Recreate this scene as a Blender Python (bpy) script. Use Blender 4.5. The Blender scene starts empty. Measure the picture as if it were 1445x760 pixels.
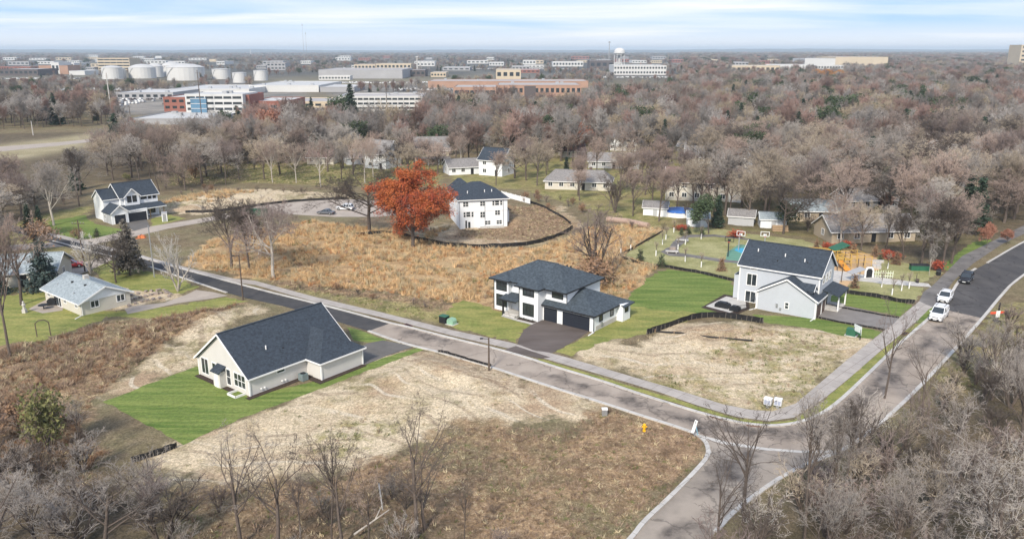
import bpy, bmesh, math, random
import numpy as np
from mathutils import Vector, Matrix, noise
from mathutils.geometry import tessellate_polygon

SC = bpy.context.scene
COL = SC.collection
R = math.radians
# ------------------------------------------------------------------ camera, world, sun, exposure
FPX, CAMH, HY = 1120.0, 41.0, 70.0
PITCH = math.atan((380 - HY) / FPX)
cam_data = bpy.data.cameras.new('camera')
cam_data.sensor_width = 36.0
cam_data.lens = FPX / 1445 * 36.0
cam_data.clip_start = 0.5
cam_data.clip_end = 80000
cam = bpy.data.objects.new('camera', cam_data)
cam.location = (0, 0, CAMH)
cam.rotation_euler = (R(90) - PITCH, 0, 0)
COL.objects.link(cam)
SC.camera = cam

SUN_ELEV, SUN_AZ = R(38), R(200)          # azimuth: direction the light comes from, clockwise from +Y
world = bpy.data.worlds.new('World')
SC.world = world
world.use_nodes = True
wt = world.node_tree
for n in list(wt.nodes):
    wt.nodes.remove(n)


def wn(t, **k):
    n = wt.nodes.new(t)
    for a, b in k.items():
        setattr(n, a, b)
    return n


def build_world():
    L = wt.links.new
    out = wn('ShaderNodeOutputWorld'); bg = wn('ShaderNodeBackground')
    bg.inputs['Strength'].default_value = 0.085
    sky = wn('ShaderNodeTexSky', sky_type='NISHITA', sun_disc=False, sun_elevation=SUN_ELEV,
             sun_rotation=SUN_AZ, air_density=1.0, dust_density=0.6, ozone_density=1.6)
    tc = wn('ShaderNodeTexCoord')
    sep = wn('ShaderNodeSeparateXYZ'); L(tc.outputs['Generated'], sep.inputs[0])
    zz = wn('ShaderNodeMath', operation='MAXIMUM'); L(sep.outputs['Z'], zz.inputs[0]); zz.inputs[1].default_value = 0.0
    # blue of the clear sky, which the photo shows a few degrees above the horizon
    ramp = wn('ShaderNodeValToRGB'); L(zz.outputs[0], ramp.inputs[0])
    cr = ramp.color_ramp
    cr.elements[0].position = 0.0; cr.elements[0].color = (6.6, 7.3, 8.0, 1)
    cr.elements[1].position = 1.0; cr.elements[1].color = (1.5, 2.9, 6.0, 1)
    e = cr.elements.new(0.03); e.color = (3.3, 5.7, 9.0, 1)
    e = cr.elements.new(0.12); e.color = (1.9, 4.0, 8.0, 1)
    mixs = wn('ShaderNodeMix', data_type='RGBA'); mixs.inputs[0].default_value = 0.12
    L(ramp.outputs[0], mixs.inputs[6]); L(sky.outputs[0], mixs.inputs[7])
    # cloud deck: noise on a plane overhead so that streaks close up towards the horizon
    add = wn('ShaderNodeMath', operation='ADD'); L(zz.outputs[0], add.inputs[0]); add.inputs[1].default_value = 0.045
    dv = wn('ShaderNodeVectorMath', operation='DIVIDE')
    cmb = wn('ShaderNodeCombineXYZ')
    for i in range(3):
        L(add.outputs[0], cmb.inputs[i])
    L(tc.outputs['Generated'], dv.inputs[0]); L(cmb.outputs[0], dv.inputs[1])
    mp = wn('ShaderNodeMapping'); mp.inputs['Scale'].default_value = (0.11, 0.2, 0.0)
    mp.inputs['Location'].default_value = (3.3, 1.15, 0); L(dv.outputs[0], mp.inputs[0])
    ns = wn('ShaderNodeTexNoise'); ns.inputs['Scale'].default_value = 1.6; ns.inputs['Detail'].default_value = 8
    ns.inputs['Roughness'].default_value = 0.55; ns.inputs['Distortion'].default_value = 0.4
    L(mp.outputs[0], ns.inputs['Vector'])
    cv = wn('ShaderNodeMapRange'); L(ns.outputs[0], cv.inputs[0])
    cv.inputs[1].default_value = 0.36; cv.inputs[2].default_value = 0.70
    cv.inputs[3].default_value = 0.08; cv.inputs[4].default_value = 1.0
    # thin veil near the horizon
    hz = wn('ShaderNodeMapRange'); L(zz.outputs[0], hz.inputs[0])
    hz.inputs[1].default_value = 0.0; hz.inputs[2].default_value = 0.035
    hz.inputs[3].default_value = 0.85; hz.inputs[4].default_value = 0.0
    mx = wn('ShaderNodeMath', operation='MAXIMUM'); L(cv.outputs[0], mx.inputs[0]); L(hz.outputs[0], mx.inputs[1])
    mixc = wn('ShaderNodeMix', data_type='RGBA'); L(mx.outputs[0], mixc.inputs[0])
    L(mixs.outputs[2], mixc.inputs[6]); mixc.inputs[7].default_value = (8.6, 8.7, 9.0, 1)
    L(mixc.outputs[2], bg.inputs[0]); L(bg.outputs[0], out.inputs[0])


build_world()
sun_data = bpy.data.lights.new('sun', 'SUN')
sun_data.energy = 3.4
sun_data.angle = R(9)
sun_data.color = (1.0, 0.915, 0.79)
sun = bpy.data.objects.new('sun', sun_data)
sun.rotation_euler = (R(90) - SUN_ELEV, 0, -SUN_AZ + math.pi)
sun.rotation_euler = Vector((math.sin(SUN_AZ) * math.cos(SUN_ELEV), math.cos(SUN_AZ) * math.cos(SUN_ELEV), math.sin(SUN_ELEV))).to_track_quat('Z', 'Y').to_euler()
COL.objects.link(sun)
SC.view_settings.view_transform = 'Standard'
SC.view_settings.look = 'None'
SC.view_settings.exposure = 0.60
SC.view_settings.gamma = 1.0
SC.cycles.use_denoising = True
SC.cycles.max_bounces = 5
SC.cycles.diffuse_bounces = 2
SC.cycles.glossy_bounces = 2
SC.cycles.transmission_bounces = 2
SC.cycles.volume_bounces = 0

CP, SP = math.cos(PITCH), math.sin(PITCH)


def G(x, y, z=0.0):
    """ground point seen at photo pixel x, y"""
    dx = (x - 722.5) / FPX
    dy = -(y - 380) / FPX
    Y = CP + dy * SP
    Z = -SP + dy * CP
    t = (z - CAMH) / Z
    return (dx * t, Y * t)


def PX(X, Y, Z=0.0):
    dz = Z - CAMH
    c = Y * CP - dz * SP
    return (722.5 + FPX * X / c, 380 - FPX * (Y * SP + dz * CP) / c)


# ------------------------------------------------------------------ materials
MATS = {}


def mat(name, col, rough=0.85, var=0.15, scale=1.5, bump=0.0, bscale=None, col2=None, metallic=0.0,
        stretch=None, spec=0.3, rnd=0.0, thr=None, rot=0.0):
    if name in MATS:
        return MATS[name]
    m = bpy.data.materials.new(name); m.use_nodes = True
    nt = m.node_tree; b = nt.nodes['Principled BSDF']; L = nt.links.new
    b.inputs['Roughness'].default_value = rough
    b.inputs['Metallic'].default_value = metallic
    b.inputs['Specular IOR Level'].default_value = spec
    tc = nt.nodes.new('ShaderNodeTexCoord')
    mp = nt.nodes.new('ShaderNodeMapping'); L(tc.outputs['Object'], mp.inputs[0])
    if stretch:
        mp.inputs['Scale'].default_value = stretch
    mp.inputs['Rotation'].default_value = (0, 0, rot)
    n = nt.nodes.new('ShaderNodeTexNoise'); n.inputs['Scale'].default_value = scale; n.inputs['Detail'].default_value = 6
    n.inputs['Roughness'].default_value = 0.65
    L(mp.outputs[0], n.inputs['Vector'])
    c1 = tuple(max(0, c * (1 - var)) for c in col); c2 = col2 or tuple(c * (1 + var) for c in col)
    if col2:
        c1 = col
    rp = nt.nodes.new('ShaderNodeMapRange'); L(n.outputs[0], rp.inputs[0])
    lo, hi = thr or (0.3, 0.7)
    rp.inputs[1].default_value = lo; rp.inputs[2].default_value = hi
    mx = nt.nodes.new('ShaderNodeMix'); mx.data_type = 'RGBA'; L(rp.outputs[0], mx.inputs[0])
    mx.inputs[6].default_value = (*c1, 1); mx.inputs[7].default_value = (*c2, 1)
    last = mx.outputs[2]
    if rnd:
        oi = nt.nodes.new('ShaderNodeObjectInfo'); hs = nt.nodes.new('ShaderNodeHueSaturation')
        mr = nt.nodes.new('ShaderNodeMapRange'); L(oi.outputs['Random'], mr.inputs[0])
        mr.inputs[3].default_value = 1 - rnd; mr.inputs[4].default_value = 1 + rnd
        L(mr.outputs[0], hs.inputs['Value']); L(last, hs.inputs['Color']); last = hs.outputs[0]
    L(last, b.inputs['Base Color'])
    if bump:
        bn = nt.nodes.new('ShaderNodeTexNoise'); bn.inputs['Scale'].default_value = bscale or scale * 4
        bn.inputs['Detail'].default_value = 4; L(mp.outputs[0], bn.inputs['Vector'])
        bp = nt.nodes.new('ShaderNodeBump'); bp.inputs['Strength'].default_value = bump
        bp.inputs['Distance'].default_value = 0.1
        L(bn.outputs[0], bp.inputs['Height']); L(bp.outputs[0], b.inputs['Normal'])
    MATS[name] = m
    return m


def siding(name, col, step=0.16, vertical=False):
    """lap siding: fine shadow-free relief plus a slight weathering"""
    m = mat(name, col, 0.6, 0.035, 0.8)
    nt = m.node_tree; b = nt.nodes['Principled BSDF']; L = nt.links.new
    tc = nt.nodes.new('ShaderNodeTexCoord'); w = nt.nodes.new('ShaderNodeTexWave')
    w.wave_type = 'BANDS'; w.bands_direction = 'X' if vertical else 'Z'; w.wave_profile = 'SAW'
    w.inputs['Scale'].default_value = 1 / step / 3.14159 / 2 * 3.14159 / 1.0 * 0.5
    L(tc.outputs['Object'], w.inputs['Vector'])
    bp = nt.nodes.new('ShaderNodeBump'); bp.inputs['Strength'].default_value = 0.35; bp.inputs['Distance'].default_value = 0.03
    L(w.outputs['Fac'], bp.inputs['Height']); L(bp.outputs[0], b.inputs['Normal'])
    return m


def shingle(name, col, light=1.45):
    m = mat(name, tuple(c * 0.8 for c in col), 0.9, 0.1, 2.5, 0.3, 6, col2=tuple(c * light for c in col))
    nt = m.node_tree; b = nt.nodes['Principled BSDF']; L = nt.links.new
    prev = b.inputs['Base Color'].links[0].from_socket
    tc = nt.nodes.new('ShaderNodeTexCoord'); v = nt.nodes.new('ShaderNodeTexVoronoi')
    mp = nt.nodes.new('ShaderNodeMapping'); mp.inputs['Scale'].default_value = (1, 1, 2.2)
    L(tc.outputs['Object'], mp.inputs[0]); L(mp.outputs[0], v.inputs['Vector']); v.inputs['Scale'].default_value = 4.2
    mx = nt.nodes.new('ShaderNodeMix'); mx.data_type = 'RGBA'; mx.blend_type = 'MULTIPLY'; mx.inputs[0].default_value = 1
    rp = nt.nodes.new('ShaderNodeMapRange'); sp = nt.nodes.new('ShaderNodeSeparateColor')
    L(v.outputs['Color'], sp.inputs[0]); L(sp.outputs[0], rp.inputs[0]); rp.inputs[3].default_value = 0.82; rp.inputs[4].default_value = 1.16
    L(prev, mx.inputs[6]); L(rp.outputs[0], mx.inputs[7]); L(mx.outputs[2], b.inputs['Base Color'])
    return m


M = {}
M['white'] = mat('white_trim', (0.78, 0.78, 0.77), 0.5, 0.02)
M['white_siding'] = siding('white_siding', (0.74, 0.76, 0.78))
M['white_batten'] = siding('white_batten_siding', (0.76, 0.78, 0.80), 0.4, True)
M['beige_siding'] = siding('beige_siding', (0.62, 0.60, 0.57))
M['cream_siding'] = siding('cream_siding', (0.56, 0.53, 0.46))
M['yellow_siding'] = siding('pale_yellow_siding', (0.50, 0.45, 0.32))
M['blue_siding'] = siding('blue_grey_siding', (0.47, 0.50, 0.54))
M['grey_siding'] = siding('grey_siding', (0.42, 0.43, 0.44))
M['tan_siding'] = siding('tan_siding', (0.42, 0.35, 0.26))
M['stucco'] = mat('concrete_block', (0.45, 0.43, 0.40), 0.9, 0.08, 3)
M['navy_roof'] = shingle('navy_shingles', (0.034, 0.044, 0.058))
M['slate_roof'] = shingle('slate_shingles', (0.040, 0.051, 0.062), 1.9)
M['pale_roof'] = shingle('pale_grey_shingles', (0.27, 0.31, 0.33), 1.2)
M['grey_roof'] = shingle('grey_shingles', (0.19, 0.18, 0.175))
M['brown_roof'] = shingle('brown_shingles', (0.15, 0.10, 0.09))
M['black'] = mat('black_trim', (0.02, 0.021, 0.024), 0.5, 0.1)
M['glass'] = mat('window_glass', (0.03, 0.038, 0.045), 0.08, 0.3, 0.7, spec=0.8)
M['garage_dark'] = mat('dark_garage_door', (0.022, 0.026, 0.036), 0.45, 0.08)
M['garage_brown'] = mat('brown_garage_door', (0.12, 0.085, 0.07), 0.6, 0.1)
M['wood'] = mat('raw_wood', (0.34, 0.24, 0.15), 0.8, 0.2, 4)
M['pole_wood'] = mat('weathered_pole_wood', (0.10, 0.075, 0.06), 0.9, 0.25, 6)
M['fabric'] = mat('black_silt_fabric', (0.018, 0.018, 0.02), 0.7, 0.3, 3)
M['concrete'] = mat('concrete', (0.50, 0.48, 0.45), 0.9, 0.12, 0.9, 0.1, 20)
M['walk'] = mat('sidewalk_concrete', (0.385, 0.35, 0.32), 0.9, 0.16, 0.55, 0.1, 20)
for _m, _sc in ((M['walk'], 1.0), (M['concrete'], 1.0)):
    _nt = _m.node_tree; _b = _nt.nodes['Principled BSDF']; _p = _b.inputs['Base Color'].links[0].from_socket
    _tc = _nt.nodes.new('ShaderNodeTexCoord'); _mp = _nt.nodes.new('ShaderNodeMapping'); _mp.inputs['Rotation'].default_value = (0, 0, R(44)); _nt.links.new(_tc.outputs['Object'], _mp.inputs[0])
    _w = _nt.nodes.new('ShaderNodeTexBrick'); _w.offset = 0; _w.inputs['Scale'].default_value = 1.0; _w.inputs['Brick Width'].default_value = 1.9; _w.inputs['Row Height'].default_value = 1.9
    _w.inputs['Mortar Size'].default_value = 0.035; _w.inputs['Mortar Smooth'].default_value = 0.4
    _w.inputs['Color1'].default_value = (1, 1, 1, 1); _w.inputs['Color2'].default_value = (.90, .90, .90, 1); _w.inputs['Mortar'].default_value = (.55, .52, .5, 1); _nt.links.new(_mp.outputs[0], _w.inputs['Vector'])
    _x = _nt.nodes.new('ShaderNodeMix'); _x.data_type = 'RGBA'; _x.blend_type = 'MULTIPLY'; _x.inputs[0].default_value = 1
    _nt.links.new(_p, _x.inputs[6]); _nt.links.new(_w.outputs[0], _x.inputs[7]); _nt.links.new(_x.outputs[2], _b.inputs['Base Color'])
M['metal'] = mat('galvanised_metal', (0.42, 0.43, 0.44), 0.45, 0.1, metallic=0.6)
M['rubber'] = mat('black_rubber', (0.02, 0.02, 0.02), 0.8)
M['green_box'] = mat('green_utility_paint', (0.03, 0.12, 0.07), 0.5)
M['mulch'] = mat('dark_mulch', (0.05, 0.035, 0.028), 0.95, 0.4, 6)


# ------------------------------------------------------------------ object helpers
def tag(o, label=None, cat=None, group=None, kind=None):
    if label: o['label'] = label
    if cat: o['category'] = cat
    if group: o['group'] = group
    if kind: o['kind'] = kind
    return o


def empty(name, loc=(0, 0, 0), rz=0.0, label=None, cat=None, group=None):
    o = bpy.data.objects.new(name, None)
    COL.objects.link(o)
    o.location = loc; o.rotation_euler = (0, 0, rz)
    o.empty_display_size = 0.5
    return tag(o, label, cat, group)


def link(name, me, parent=None):
    o = bpy.data.objects.new(name, me)
    COL.objects.link(o)
    if parent is not None: o.parent = parent
    return o


class MB:
    def __init__(s):
        s.v = []; s.f = []

    def add(s, vs, fs):
        k = len(s.v); s.v += [tuple(p) for p in vs]; s.f += [tuple(i + k for i in f) for f in fs]
        return s

    def box(s, x0, x1, y0, y1, z0, z1):
        if x0 > x1: x0, x1 = x1, x0
        if y0 > y1: y0, y1 = y1, y0
        return s.add([(x0, y0, z0), (x1, y0, z0), (x1, y1, z0), (x0, y1, z0), (x0, y0, z1), (x1, y0, z1), (x1, y1, z1), (x0, y1, z1)],
                     [(0, 3, 2, 1), (4, 5, 6, 7), (0, 1, 5, 4), (1, 2, 6, 5), (2, 3, 7, 6), (3, 0, 4, 7)])

    def bar(s, a, b, w, h=None, up=(0, 0, 1)):
        h = h or w
        a = Vector(a); b = Vector(b); d = (b - a).normalized(); up = Vector(up)
        if abs(d.dot(up)) > 0.98: up = Vector((1, 0, 0))
        x = d.cross(up).normalized() * w / 2; y = x.cross(d).normalized() * h / 2
        return s.add([a - x - y, a + x - y, a + x + y, a - x + y, b - x - y, b + x - y, b + x + y, b - x + y],
                     [(0, 3, 2, 1), (4, 5, 6, 7), (0, 1, 5, 4), (1, 2, 6, 5), (2, 3, 7, 6), (3, 0, 4, 7)])

    def tube(s, a, b, r0, r1=None, n=8, caps=True):
        r1 = r0 if r1 is None else r1
        a = Vector(a); b = Vector(b); d = (b - a).normalized()
        u = d.cross(Vector((0, 0, 1)))
        if u.length < 1e-3: u = Vector((1, 0, 0))
        u.normalize(); w = d.cross(u)
        vs = []
        for c, r in ((a, r0), (b, r1)):
            for i in range(n):
                t = 2 * math.pi * i / n
                vs.append(c + u * math.cos(t) * r + w * math.sin(t) * r)
        fs = [(i, (i + 1) % n, n + (i + 1) % n, n + i) for i in range(n)]
        if caps: fs += [tuple(range(n - 1, -1, -1)), tuple(range(n, 2 * n))]
        return s.add(vs, fs)

    def prism(s, poly, axis, a0, a1):
        """poly: 2D outline; axis 'v': points are (u,z) extruded over v; 'u': (v,z) over u; 'z': (u,v) over z"""
        n = len(poly)
        def P(q, a):
            return (q[0], a, q[1]) if axis == 'v' else (a, q[0], q[1]) if axis == 'u' else (q[0], q[1], a)
        vs = [P(q, a0) for q in poly] + [P(q, a1) for q in poly]
        return s.add(vs, [tuple(range(n)), tuple(range(2 * n - 1, n - 1, -1))] + [(i, n + i, n + (i + 1) % n, (i + 1) % n) for i in range(n)])

    def slab(s, pts, t=0.16):
        """roof plane: polygon with thickness t downwards"""
        n = len(pts)
        vs = [tuple(p) for p in pts] + [(p[0], p[1], p[2] - t) for p in pts]
        return s.add(vs, [tuple(range(n)), tuple(range(2 * n - 1, n - 1, -1))] + [(i, n + i, n + (i + 1) % n, (i + 1) % n) for i in range(n)])

    def mesh(s, name, material=None):
        me = bpy.data.meshes.new(name)
        me.from_pydata(s.v, [], s.f)
        bm = bmesh.new(); bm.from_mesh(me); bmesh.ops.recalc_face_normals(bm, faces=bm.faces[:]); bm.to_mesh(me); bm.free()
        if material: me.materials.append(material)
        return me

    def build(s, name, material, parent=None, smooth=False):
        me = s.mesh(name, material)
        if smooth: me.shade_smooth()
        return link(name, me, parent)


def copy_tree(o, parent=None):
    c = o.copy(); COL.objects.link(c)
    if parent is not None: c.parent = parent
    for ch in list(o.children): copy_tree(ch, c)
    return c


def resample(poly, step, closed=True):
    out = []
    n = len(poly)
    for i in range(n if closed else n - 1):
        a = poly[i]; b = poly[(i + 1) % n]
        L = math.dist(a, b); k = max(1, int(L / step))
        for j in range(k):
            t = j / k
            out.append((a[0] + (b[0] - a[0]) * t, a[1] + (b[1] - a[1]) * t))
    if not closed: out.append(poly[-1])
    return out


def smooth_line(poly, it=2, closed=False):
    for _ in range(it):
        out = [] if closed else [poly[0]]
        n = len(poly)
        for i in range(n if closed else n - 1):
            a = poly[i]; b = poly[(i + 1) % n]
            out += [(a[0] * .75 + b[0] * .25, a[1] * .75 + b[1] * .25), (a[0] * .25 + b[0] * .75, a[1] * .25 + b[1] * .75)]
        if not closed: out.append(poly[-1])
        poly = out
    return poly


def sheet_mesh(name, poly, z, material):
    tris = tessellate_polygon([[Vector((p[0], p[1], 0)) for p in poly]])
    me = bpy.data.meshes.new(name)
    fs = []
    for t in tris:
        a, b, c = (poly[i] for i in t)
        if (b[0] - a[0]) * (c[1] - a[1]) - (b[1] - a[1]) * (c[0] - a[0]) < 0: t = (t[0], t[2], t[1])
        fs.append(tuple(t))
    me.from_pydata([(p[0], p[1], z) for p in poly], [], fs)
    me.materials.append(material)
    return me


HARD = []      # polygons where the ground stays level


def sheet(name, px, z, material, label=None, cat=None, kind='structure', jit=0.0, parent=None, world_pts=False, hard=True, group=None):
    poly = list(px) if world_pts else [G(*q) for q in px]
    if hard: HARD.append(poly)
    if jit:
        poly = resample(poly, 0.8)
        poly = [(p[0] + noise.noise(Vector((p[0] * .7, p[1] * .7, 3))) * jit, p[1] + noise.noise(Vector((p[0] * .7, p[1] * .7, 9))) * jit) for p in poly]
    o = link(name, sheet_mesh(name, poly, z, material), parent)
    if kind: o['kind'] = kind
    return tag(o, label, cat, group)


def strip(mb, line, w, z0, z1):
    """raised band along a world polyline"""
    n = len(line); L = []; Rr = []
    for i, p in enumerate(line):
        a = line[max(0, i - 1)]; b = line[min(n - 1, i + 1)]
        dx, dy = b[0] - a[0], b[1] - a[1]; l = math.hypot(dx, dy) or 1
        nx, ny = -dy / l * w / 2, dx / l * w / 2
        L.append((p[0] + nx, p[1] + ny)); Rr.append((p[0] - nx, p[1] - ny))
    vs = []
    for a, b in zip(L, Rr):
        vs += [(a[0], a[1], z0), (a[0], a[1], z1), (b[0], b[1], z1), (b[0], b[1], z0)]
    fs = []
    for i in range(n - 1):
        k = i * 4
        fs += [(k, k + 4, k + 5, k + 1), (k + 1, k + 5, k + 6, k + 2), (k + 2, k + 6, k + 7, k + 3)]
    fs += [(0, 1, 2, 3), (4 * n - 1, 4 * n - 2, 4 * n - 3, 4 * n - 4)]
    mb.add(vs, fs)
# ------------------------------------------------------------------ roads, walks and other level sheets (pixel outlines of the photo turned into ground points)
M['asphalt_new'] = mat('fresh_dark_asphalt', (0.040, 0.040, 0.043), 0.85, 0.2, 0.5, 0.15, 18, col2=(0.075, 0.071, 0.069))
M['asphalt_worn'] = mat('worn_dark_asphalt', (0.050, 0.048, 0.050), 0.85, 0.2, 0.16, 0.15, 18, col2=(0.105, 0.098, 0.095), stretch=(1.6, 0.5, 1))
M['base_road'] = mat('grey_brown_paving', (0.225, 0.185, 0.152), 0.9, 0.2, 0.22, 0.1, 12, col2=(0.36, 0.305, 0.255), thr=(0.25, 0.62))
M['base_road2'] = mat('grey_brown_paving_side', (0.21, 0.182, 0.155), 0.9, 0.2, 0.2, 0.1, 12, col2=(0.33, 0.285, 0.24), thr=(0.3, 0.6))
M['stain'] = mat('damp_mud_stain', (0.095, 0.08, 0.07), 0.9, 0.2, 0.35, 0.1, 12, col2=(0.16, 0.14, 0.125), stretch=(1, 1, 1))
M['old_walk'] = mat('old_dark_trail_asphalt', (0.115, 0.108, 0.105), 0.9, 0.2, 0.3, 0.1, 10, col2=(0.21, 0.195, 0.185))
M['drive'] = mat('driveway_asphalt', (0.10, 0.095, 0.09), 0.9, 0.2, 0.4, 0.15, 15, col2=(0.15, 0.14, 0.13))
M['drive_warm'] = mat('driveway_asphalt_warm', (0.085, 0.068, 0.060), 0.9, 0.2, 0.25, 0.15, 15, col2=(0.135, 0.112, 0.102), stretch=(.5, 1.6, 1))
M['drive_pale'] = mat('pale_driveway', (0.20, 0.185, 0.175), 0.9, 0.15, 0.5, 0.1, 15)
M['culdesac'] = mat('pale_packed_gravel', (0.36, 0.31, 0.265), 0.95, 0.15, 0.3, 0.2, 8)
M['sand'] = mat('playground_wood_chips', (0.50, 0.34, 0.19), 0.95, 0.15, 0.6, 0.3, 10)
M['court'] = mat('green_court_paint', (0.12, 0.26, 0.19), 0.7, 0.1, 0.5)
M['court_blue'] = mat('blue_court_paint', (0.06, 0.33, 0.50), 0.7, 0.1, 0.5)


for _m in (M['base_road'], M['base_road2'], M['asphalt_worn'], M['old_walk']):
    _nt = _m.node_tree; _b = _nt.nodes['Principled BSDF']; _p = _b.inputs['Base Color'].links[0].from_socket; _tc = _nt.nodes.new('ShaderNodeTexCoord')
    _v = _nt.nodes.new('ShaderNodeTexVoronoi'); _v.feature = 'DISTANCE_TO_EDGE'; _v.inputs['Scale'].default_value = 0.17; _n = _nt.nodes.new('ShaderNodeTexNoise'); _n.inputs['Scale'].default_value = .7; _n.inputs['Detail'].default_value = 4
    _nt.links.new(_tc.outputs['Object'], _n.inputs['Vector']); _a = _nt.nodes.new('ShaderNodeVectorMath'); _a.operation = 'MULTIPLY_ADD'; _a.inputs[1].default_value = (2.5, 2.5, 0)
    _nt.links.new(_n.outputs['Color'], _a.inputs[0]); _nt.links.new(_tc.outputs['Object'], _a.inputs[2]); _nt.links.new(_a.outputs[0], _v.inputs['Vector'])
    _r = _nt.nodes.new('ShaderNodeMapRange'); _nt.links.new(_v.outputs['Distance'], _r.inputs[0]); _r.inputs[1].default_value = .006; _r.inputs[2].default_value = .022; _r.inputs[3].default_value = .62; _r.inputs[4].default_value = 1
    _x = _nt.nodes.new('ShaderNodeMix'); _x.data_type = 'RGBA'; _x.blend_type = 'MULTIPLY'; _x.inputs[0].default_value = 1
    _nt.links.new(_p, _x.inputs[6]); _nt.links.new(_r.outputs[0], _x.inputs[7]); _nt.links.new(_x.outputs[2], _b.inputs['Base Color'])


def lawn_mat(name, a, b, stretch, scale=0.5, rot=0.0):
    m = mat(name, a, 0.95, 0.2, scale, 0.5, 9, col2=b, stretch=stretch, thr=(0.36, 0.62), rot=rot)
    nt = m.node_tree; bs = nt.nodes['Principled BSDF']; L = nt.links.new
    prev = bs.inputs['Base Color'].links[0].from_socket
    n = nt.nodes.new('ShaderNodeTexNoise'); n.inputs['Scale'].default_value = 2.2; n.inputs['Detail'].default_value = 8; n.inputs['Roughness'].default_value = 0.8
    tc = nt.nodes.new('ShaderNodeTexCoord'); L(tc.outputs['Object'], n.inputs['Vector'])
    rp = nt.nodes.new('ShaderNodeMapRange'); L(n.outputs[0], rp.inputs[0]); rp.inputs[1].default_value = .3; rp.inputs[2].default_value = .7
    rp.inputs[3].default_value = 0.58; rp.inputs[4].default_value = 1.45
    mx = nt.nodes.new('ShaderNodeMix'); mx.data_type = 'RGBA'; mx.blend_type = 'MULTIPLY'; mx.inputs[0].default_value = 1
    L(prev, mx.inputs[6]); L(rp.outputs[0], mx.inputs[7]); L(mx.outputs[2], bs.inputs['Base Color'])
    return m


M['lawn'] = lawn_mat('green_sod', (0.080, 0.135, 0.024), (0.185, 0.225, 0.058), (.16, 1.9, 1), .5, R(38))
M['lawn2'] = lawn_mat('yellowing_sod', (0.145, 0.175, 0.042), (0.27, 0.255, 0.08), (.4, 1.2, 1))
M['lawn3'] = lawn_mat('olive_park_grass', (0.20, 0.20, 0.075), (0.33, 0.31, 0.155), (1, 1, 1), .2)

# the street from the upper left down to the junction, then the street going up right
up1 = [(100, 338), (150, 352), (205, 364), (270, 383), (300, 391), (360, 407), (400, 417), (445, 428), (500, 442), (550, 456)]
lo1 = [(520, 467), (487, 457), (440, 443), (400, 432), (345, 420), (320, 413), (260, 393), (205, 374), (150, 362), (100, 350), (0, 322), (-60, 306), (-60, 298), (0, 313)]
sheet('street', up1 + lo1, 0.020, M['asphalt_new'])
up2 = [(550, 456), (575, 461), (640, 478), (720, 497), (790, 520), (845, 536), (900, 555), (960, 574), (1000, 586), (1050, 598), (1090, 601), (1120, 598), (1150, 589), (1181, 570), (1230, 523), (1270, 484), (1307, 453), (1325, 435)]
lo2 = [(1387, 449), (1360, 479), (1332, 510), (1306, 538), (1282, 562), (1250, 590), (1228, 610), (1205, 628), (1180, 636), (1130, 637), (1080, 633), (1025, 624), (987, 614), (970, 607), (900, 585), (855, 570), (790, 550), (720, 527), (690, 517), (640, 503), (617, 496), (585, 489), (555, 480), (520, 467)]
sheet('street_paving', up2 + lo2, 0.020, M['base_road'])
sheet('street_asphalt', [(1325, 435), (1336, 430), (1355, 392), (1393, 371), (1420, 355), (1445, 341), (1560, 285), (1620, 300), (1500, 352), (1433, 395), (1410, 420), (1387, 449)], 0.022, M['asphalt_worn'])
side = [(987, 615), (1025, 625), (1080, 634), (1130, 638), (1180, 637), (1150, 650), (1110, 668), (1070, 695), (1035, 722), (1010, 750), (985, 790), (940, 860), (880, 990), (700, 990), (780, 880), (850, 800), (893, 757), (907, 737), (945, 702), (985, 661), (1000, 643), (998, 626)]
sheet('side_street', side, 0.017, M['base_road2'])
# stains and ruts on the paving
stA = [(745, 527), (800, 533), (870, 556), (930, 574), (1000, 592), (1060, 603), (1120, 603), (1150, 596), (1190, 570), (1215, 545), (1260, 505), (1255, 535), (1225, 575), (1185, 606), (1130, 618), (1060, 618), (990, 608), (900, 575), (830, 551)]
# kerbs
mk = MB()


def W(px): return [G(*q) for q in px]


kerb_up = smooth_line(W(up1[1:] + up2[1:-1] + [(1336, 426), (1355, 392), (1377, 379)]), 2)
strip(mk, kerb_up, 0.45, 0.0, 0.13)
mk.build('kerb', M['concrete'])['kind'] = 'structure'
mk = MB(); strip(mk, smooth_line(W([(520, 467), (555, 480), (585, 489), (617, 496), (690, 517), (720, 527), (790, 550), (855, 570), (900, 585), (970, 607), (987, 615), (998, 626), (1000, 643), (985, 661), (945, 702), (907, 737), (893, 757), (850, 800)]), 2), 0.45, 0.0, 0.13)
mk.build('kerb', M['concrete'])['kind'] = 'structure'
mk = MB(); strip(mk, smooth_line(W([(1010, 750), (1035, 722), (1070, 695), (1110, 668), (1150, 650), (1190, 636), (1228, 610), (1282, 562), (1332, 510), (1387, 449), (1410, 420), (1433, 395), (1500, 352)]), 2), 0.45, 0.0, 0.13)
mk.build('kerb', M['concrete'])['kind'] = 'structure'
mk = MB(); strip(mk, smooth_line(W([(75, 340), (150, 360), (205, 374), (260, 393), (320, 413)]), 1), 0.4, 0.0, 0.11)
mk.build('kerb', M['concrete'])['kind'] = 'structure'
mk = MB(); strip(mk, smooth_line(W([(1393, 371), (1420, 355), (1445, 341), (1560, 286)]), 1), 0.4, 0.0, 0.13)
mk.build('kerb', M['concrete'])['kind'] = 'structure'
sheet('gutter', [(987, 613), (1025, 623), (1080, 631.5), (1130, 635.5), (1185, 634.5), (1185, 637.5), (1130, 638.5), (1080, 635), (1025, 627), (987, 617)], 0.028, M['concrete'], hard=False)
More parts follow.
